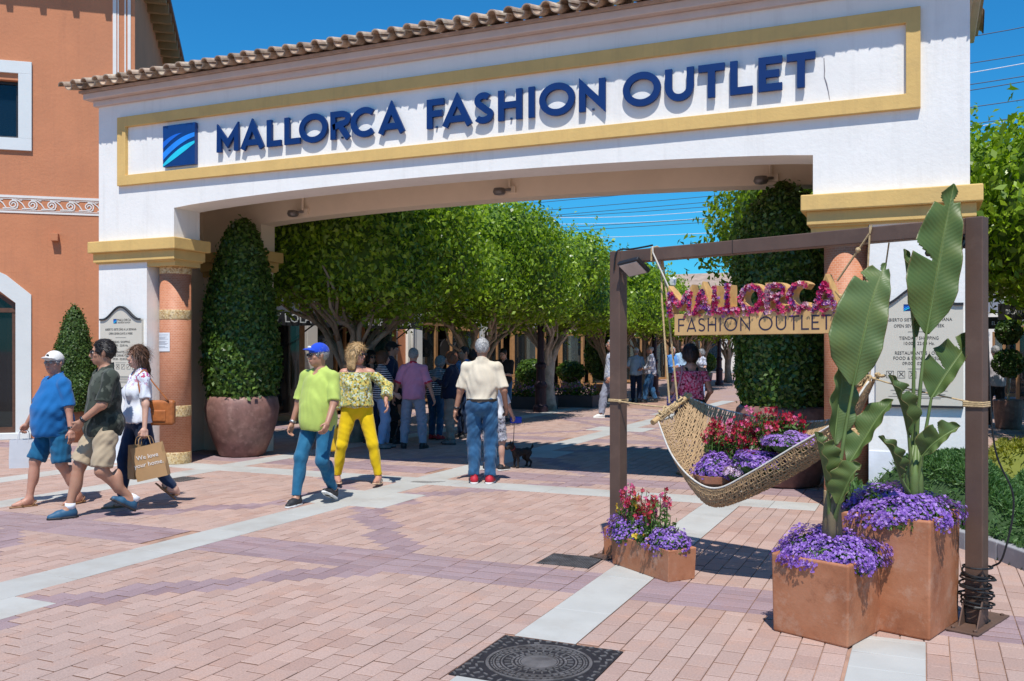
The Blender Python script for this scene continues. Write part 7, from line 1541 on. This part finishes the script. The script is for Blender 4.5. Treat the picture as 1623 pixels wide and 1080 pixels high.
# ---- things they carry
KRAFT = M('kraft_paper', (.42, .25, .115), .8, var=.08, scale=6, bmp=.15, bscale=30); WPAP = M('paper_bag_white', (.60, .61, .64), .7, var=.06, scale=5, bmp=.2, bscale=18)
def paper_bag(grip, w, h, d, rz, mat, lb, text=None, tiltx=0.0, drop=.12):
    """open-topped bag with gusseted sides hanging from two cord handles"""
    t = thing('paper_bag', lb, 'bag', tuple(grip), rz); t.rotation_euler = (tiltx, 0, rz); z1, z0 = -drop, -drop - h; V = []; 
    def ringb(z, k, g): return [(-w / 2 * k, -d / 2 * k, z), (w / 2 * k, -d / 2 * k, z), (w / 2 * k - g, 0, z), (w / 2 * k, d / 2 * k, z), (-w / 2 * k, d / 2 * k, z), (-w / 2 * k + g, 0, z)]
    V = ringb(z0, 1, 0) + ringb(lerp(z0, z1, .35), 1.02, .008) + ringb(lerp(z0, z1, .7), .99, .03) + ringb(z1, .97, .045); F = [tuple(range(6))[::-1]] + [(l * 6 + i, l * 6 + (i + 1) % 6, l * 6 + 6 + (i + 1) % 6, l * 6 + 6 + i) for l in range(3) for i in range(6)]
    o = MB().add(V, F).build('bag', mat, t, local=True); s_ = o.modifiers.new('thickness', 'SOLIDIFY'); s_.thickness = .0025
    for y in (-d / 2 * .95, d / 2 * .95): MB().tube(catmull([(-w * .2, y, z1 - .03), (-w * .17, y * .9, z1 + .06), (-.03, y * .2, -.012), (.03, y * .2, -.012), (w * .17, y * .9, z1 + .06), (w * .2, y, z1 - .03)], 5), .004, 6).build('handle', mat, t, local=True)
    if text:
        for k, l in enumerate(text):
            me = text_mesh(l, .062, .0006); co = np.empty(len(me.vertices) * 3, dtype=np.float32); me.vertices.foreach_get('co', co); co = co.reshape(-1, 3); Q = np.stack([co[:, 0], -d / 2 * 1.02 - .004 - co[:, 2] * 0, z1 - h * .38 - k * .075 + co[:, 1]], 1); Q[:, 1] += co[:, 2] * -1; me.vertices.foreach_set('co', Q.ravel()); me.materials.clear(); me.materials.append(SIGNW); me.update(); lk = link('lettering', me, t)
    return t
camrz = YAW
paper_bag(bagw, .26, .30, .12, camrz + .35, WPAP, 'white paper carrier bag held by the man in the blue polo', drop=.10)
gp = c2_['grip'][0]
paper_bag(gp, .30, .34, .12, camrz + .12, KRAFT, 'brown paper bag with white lettering held by the woman in navy trousers', ['We love', 'your home.'], drop=.10).rotation_euler[1] = -.22
paper_bag(gp + Vector((-.08, .06, 0)), .26, .34, .12, camrz + .9, KRAFT, 'plain brown paper bag held behind the lettered one', drop=.10)
# shoulder bag
t = thing('shoulder_bag', 'orange brown leather handbag hanging from the woman\u2019s shoulder'.replace('\u2019', ''), 'handbag', tuple(c2_['T']((-.17, -.12, 1.0))))
cb = Vector(c2_['T']((-.22, -.15, 1.02))); rr_ = Vector((YC, YS, 0)); MB().obox(cb - rr_ * .13 + Vector((0, 0, -.13)), rr_ * .28, Vector((-YS, YC, 0)) * .09, (0, 0, .26)).build('bag', LEATH_O, t, bevel=.03, segs=3)
MB().obox(cb - rr_ * .10 + Vector((YS * .012, -YC * .012, -.09)), rr_ * .17, Vector((-YS, YC, 0)) * .03, (0, 0, .12)).build('pocket', LEATH_O, t, bevel=.012)
s0_ = c2_['sho'][0]; MB().tube(catmull([cb + Vector((0, 0, .10)) - rr_ * .12, Vector(c2_['T']((-.21, .03, 1.2))), Vector(c2_['T']((-.165, .045, 1.40))), Vector(c2_['T']((-.16, -.02, 1.485))), Vector(c2_['T']((-.19, -.09, 1.36))), cb + Vector((0, 0, .12)) + rr_ * .10], 6), .013, 8, flat=.5).build('strap', LEATH_O, t, smooth=True)
# yellow tote
q = Vector(e2_['T']((.34, -.05, .78))); t = thing('tote_bag', 'yellow tote bag held beside the yellow trousers', 'handbag', tuple(q)); YB = M('leather_yellow', (.62, .40, .01), .5, var=.12, scale=12)
MB().obox(q - rr_ * .13 + Vector((0, 0, -.36)), rr_ * .26, Vector((-YS, YC, 0)) * .10, (0, 0, .30)).build('bag', YB, t, bevel=.025, segs=3)
for y in (.02, .08): MB().tube(catmull([q - rr_ * .07 + Vector((-YS * y, YC * y, -.07)), e2_['grip'][1] + Vector((0, 0, -.01)), q + rr_ * .07 + Vector((-YS * y, YC * y, -.07))], 6), .007, 6).build('handle', YB, t)
# handbag with pink straps on the woman seen from behind
q = Vector(h2['T']((-.24, -.10, 1.0))); t = thing('shoulder_bag', 'small striped handbag at the hip of the woman in pink', 'handbag', tuple(q)); MB().obox(q - rr_ * .10 + Vector((0, 0, -.10)), rr_ * .2, Vector((-YS, YC, 0)) * .07, (0, 0, .17)).build('bag', cloth('bag_print', (.10, .10, .16), 'floral', (.5, .3, .4), (.05, .1, .4)), t, bevel=.025, segs=3)
MB().tube(catmull([q + rr_ * -.05, Vector(h2['T']((-.20, -.13, 1.2))), Vector(h2['T']((-.135, -.075, 1.43))), Vector(h2['T']((-.13, .03, 1.475)))], 6), .010, 6).build('strap', cloth('strap_pink', (.5, .25, .33)), t)
# phone
q = Vector((0, 0, 0))

# ---- the dog
def dog():
    P0 = PG(826, 741); fw = Vector((YC, YS, 0)) * -.72 + Vector((-YS, YC, 0)) * -.55; t = thing('dog', 'small black terrier on a lead standing at the shadow edge', 'dog', (P0.x, P0.y, 0), math.atan2(-fw.x, fw.y)); t.scale = (.84, .84, .84); ap = np.array
    ps = [EL((0, .07, .245), (.068, .10, .078)), EL((0, -.07, .250), (.058, .11, .064)), EL((0, -.13, .255), (.062, .07, .066)), RC((0, .13, .27), (0, .19, .345), .052, .044), EL((0, .215, .365), (.046, .056, .046)), RC((0, .25, .350), (0, .305, .338), .028, .021), EL((0, .29, .322), (.02, .03, .018)),
          RC((0, -.19, .275), (0, -.24, .335), .020, .013), RC((0, -.24, .335), (0, -.245, .375), .013, .007)]
    for s_ in (-1, 1):
        ps += [RC((s_ * .045, .105, .22), (s_ * .048, .095, .115), .036, .021), RC((s_ * .048, .095, .115), (s_ * .048, .105, .022), .019, .016), RC((s_ * .048, .105, .018), (s_ * .048, .135, .014), .017, .014)]
        ps += [RC((s_ * .045, -.13, .24), (s_ * .05, -.09, .155), .052, .028), RC((s_ * .05, -.09, .155), (s_ * .05, -.17, .085), .025, .016), RC((s_ * .05, -.17, .085), (s_ * .05, -.155, .02), .015, .014), RC((s_ * .05, -.155, .018), (s_ * .05, -.125, .014), .016, .013)]
        ps += [RC((s_ * .032, .195, .395), (s_ * .042, .19, .45), .018, .006)]
    lo = np.min([p.box()[0] for p in ps], 0) - .03; hi = np.max([p.box()[1] for p in ps], 0) + .03; g = Field(lo, hi, .0065)
    for p in ps: g.add(p, .018)
    g.folds(.0035, 120, 4, (1, 1, 1)); V, Fq = g.mesh(); link('body', mesh_from('body', V, Fq, [M('dog_fur', (.022, .016, .014), .75, var=.5, scale=40, bmp=.8, bscale=120, bdist=.008, space='Object')], smooth=True), t)
    for s_ in (-1, 1): MB().ball((s_ * .022, .258, .378), .0075, 8, 6).build('eye', EYED, t, True, True)
    MB().ball((0, .325, .345), .011, 8, 6).build('nose', EYED, t, True, True); MB().tube([(0.05 * math.cos(k * .45), .175 + .03 * math.sin(k * .45), .325 + .035 * math.sin(k * .45) * -1) for k in range(15)], .007, 6).build('collar', M('collar_red_nylon', (.35, .03, .03), .6), t, True, True)
    return root_matrix(t) @ Vector((0, .17, .36))
nk_ = dog(); hg = g2['grip'][1]; t = thing('dog_lead', 'thin lead from the blue handle to the black dog', 'lead', tuple(hg)); MB().tube(catmull([hg, hg.lerp(nk_, .5) + Vector((0, 0, -.06)), nk_], 8), .005, 6).build('cord', M('lead_grey', (.12, .11, .1), .6), t); MB().obox(hg - rr_ * .06 + Vector((0, 0, -.05)), rr_ * .16, Vector((-YS, YC, 0)) * .04, (0, 0, .09)).build('handle', M('lead_blue', (.01, .05, .5), .4), t, bevel=.015)
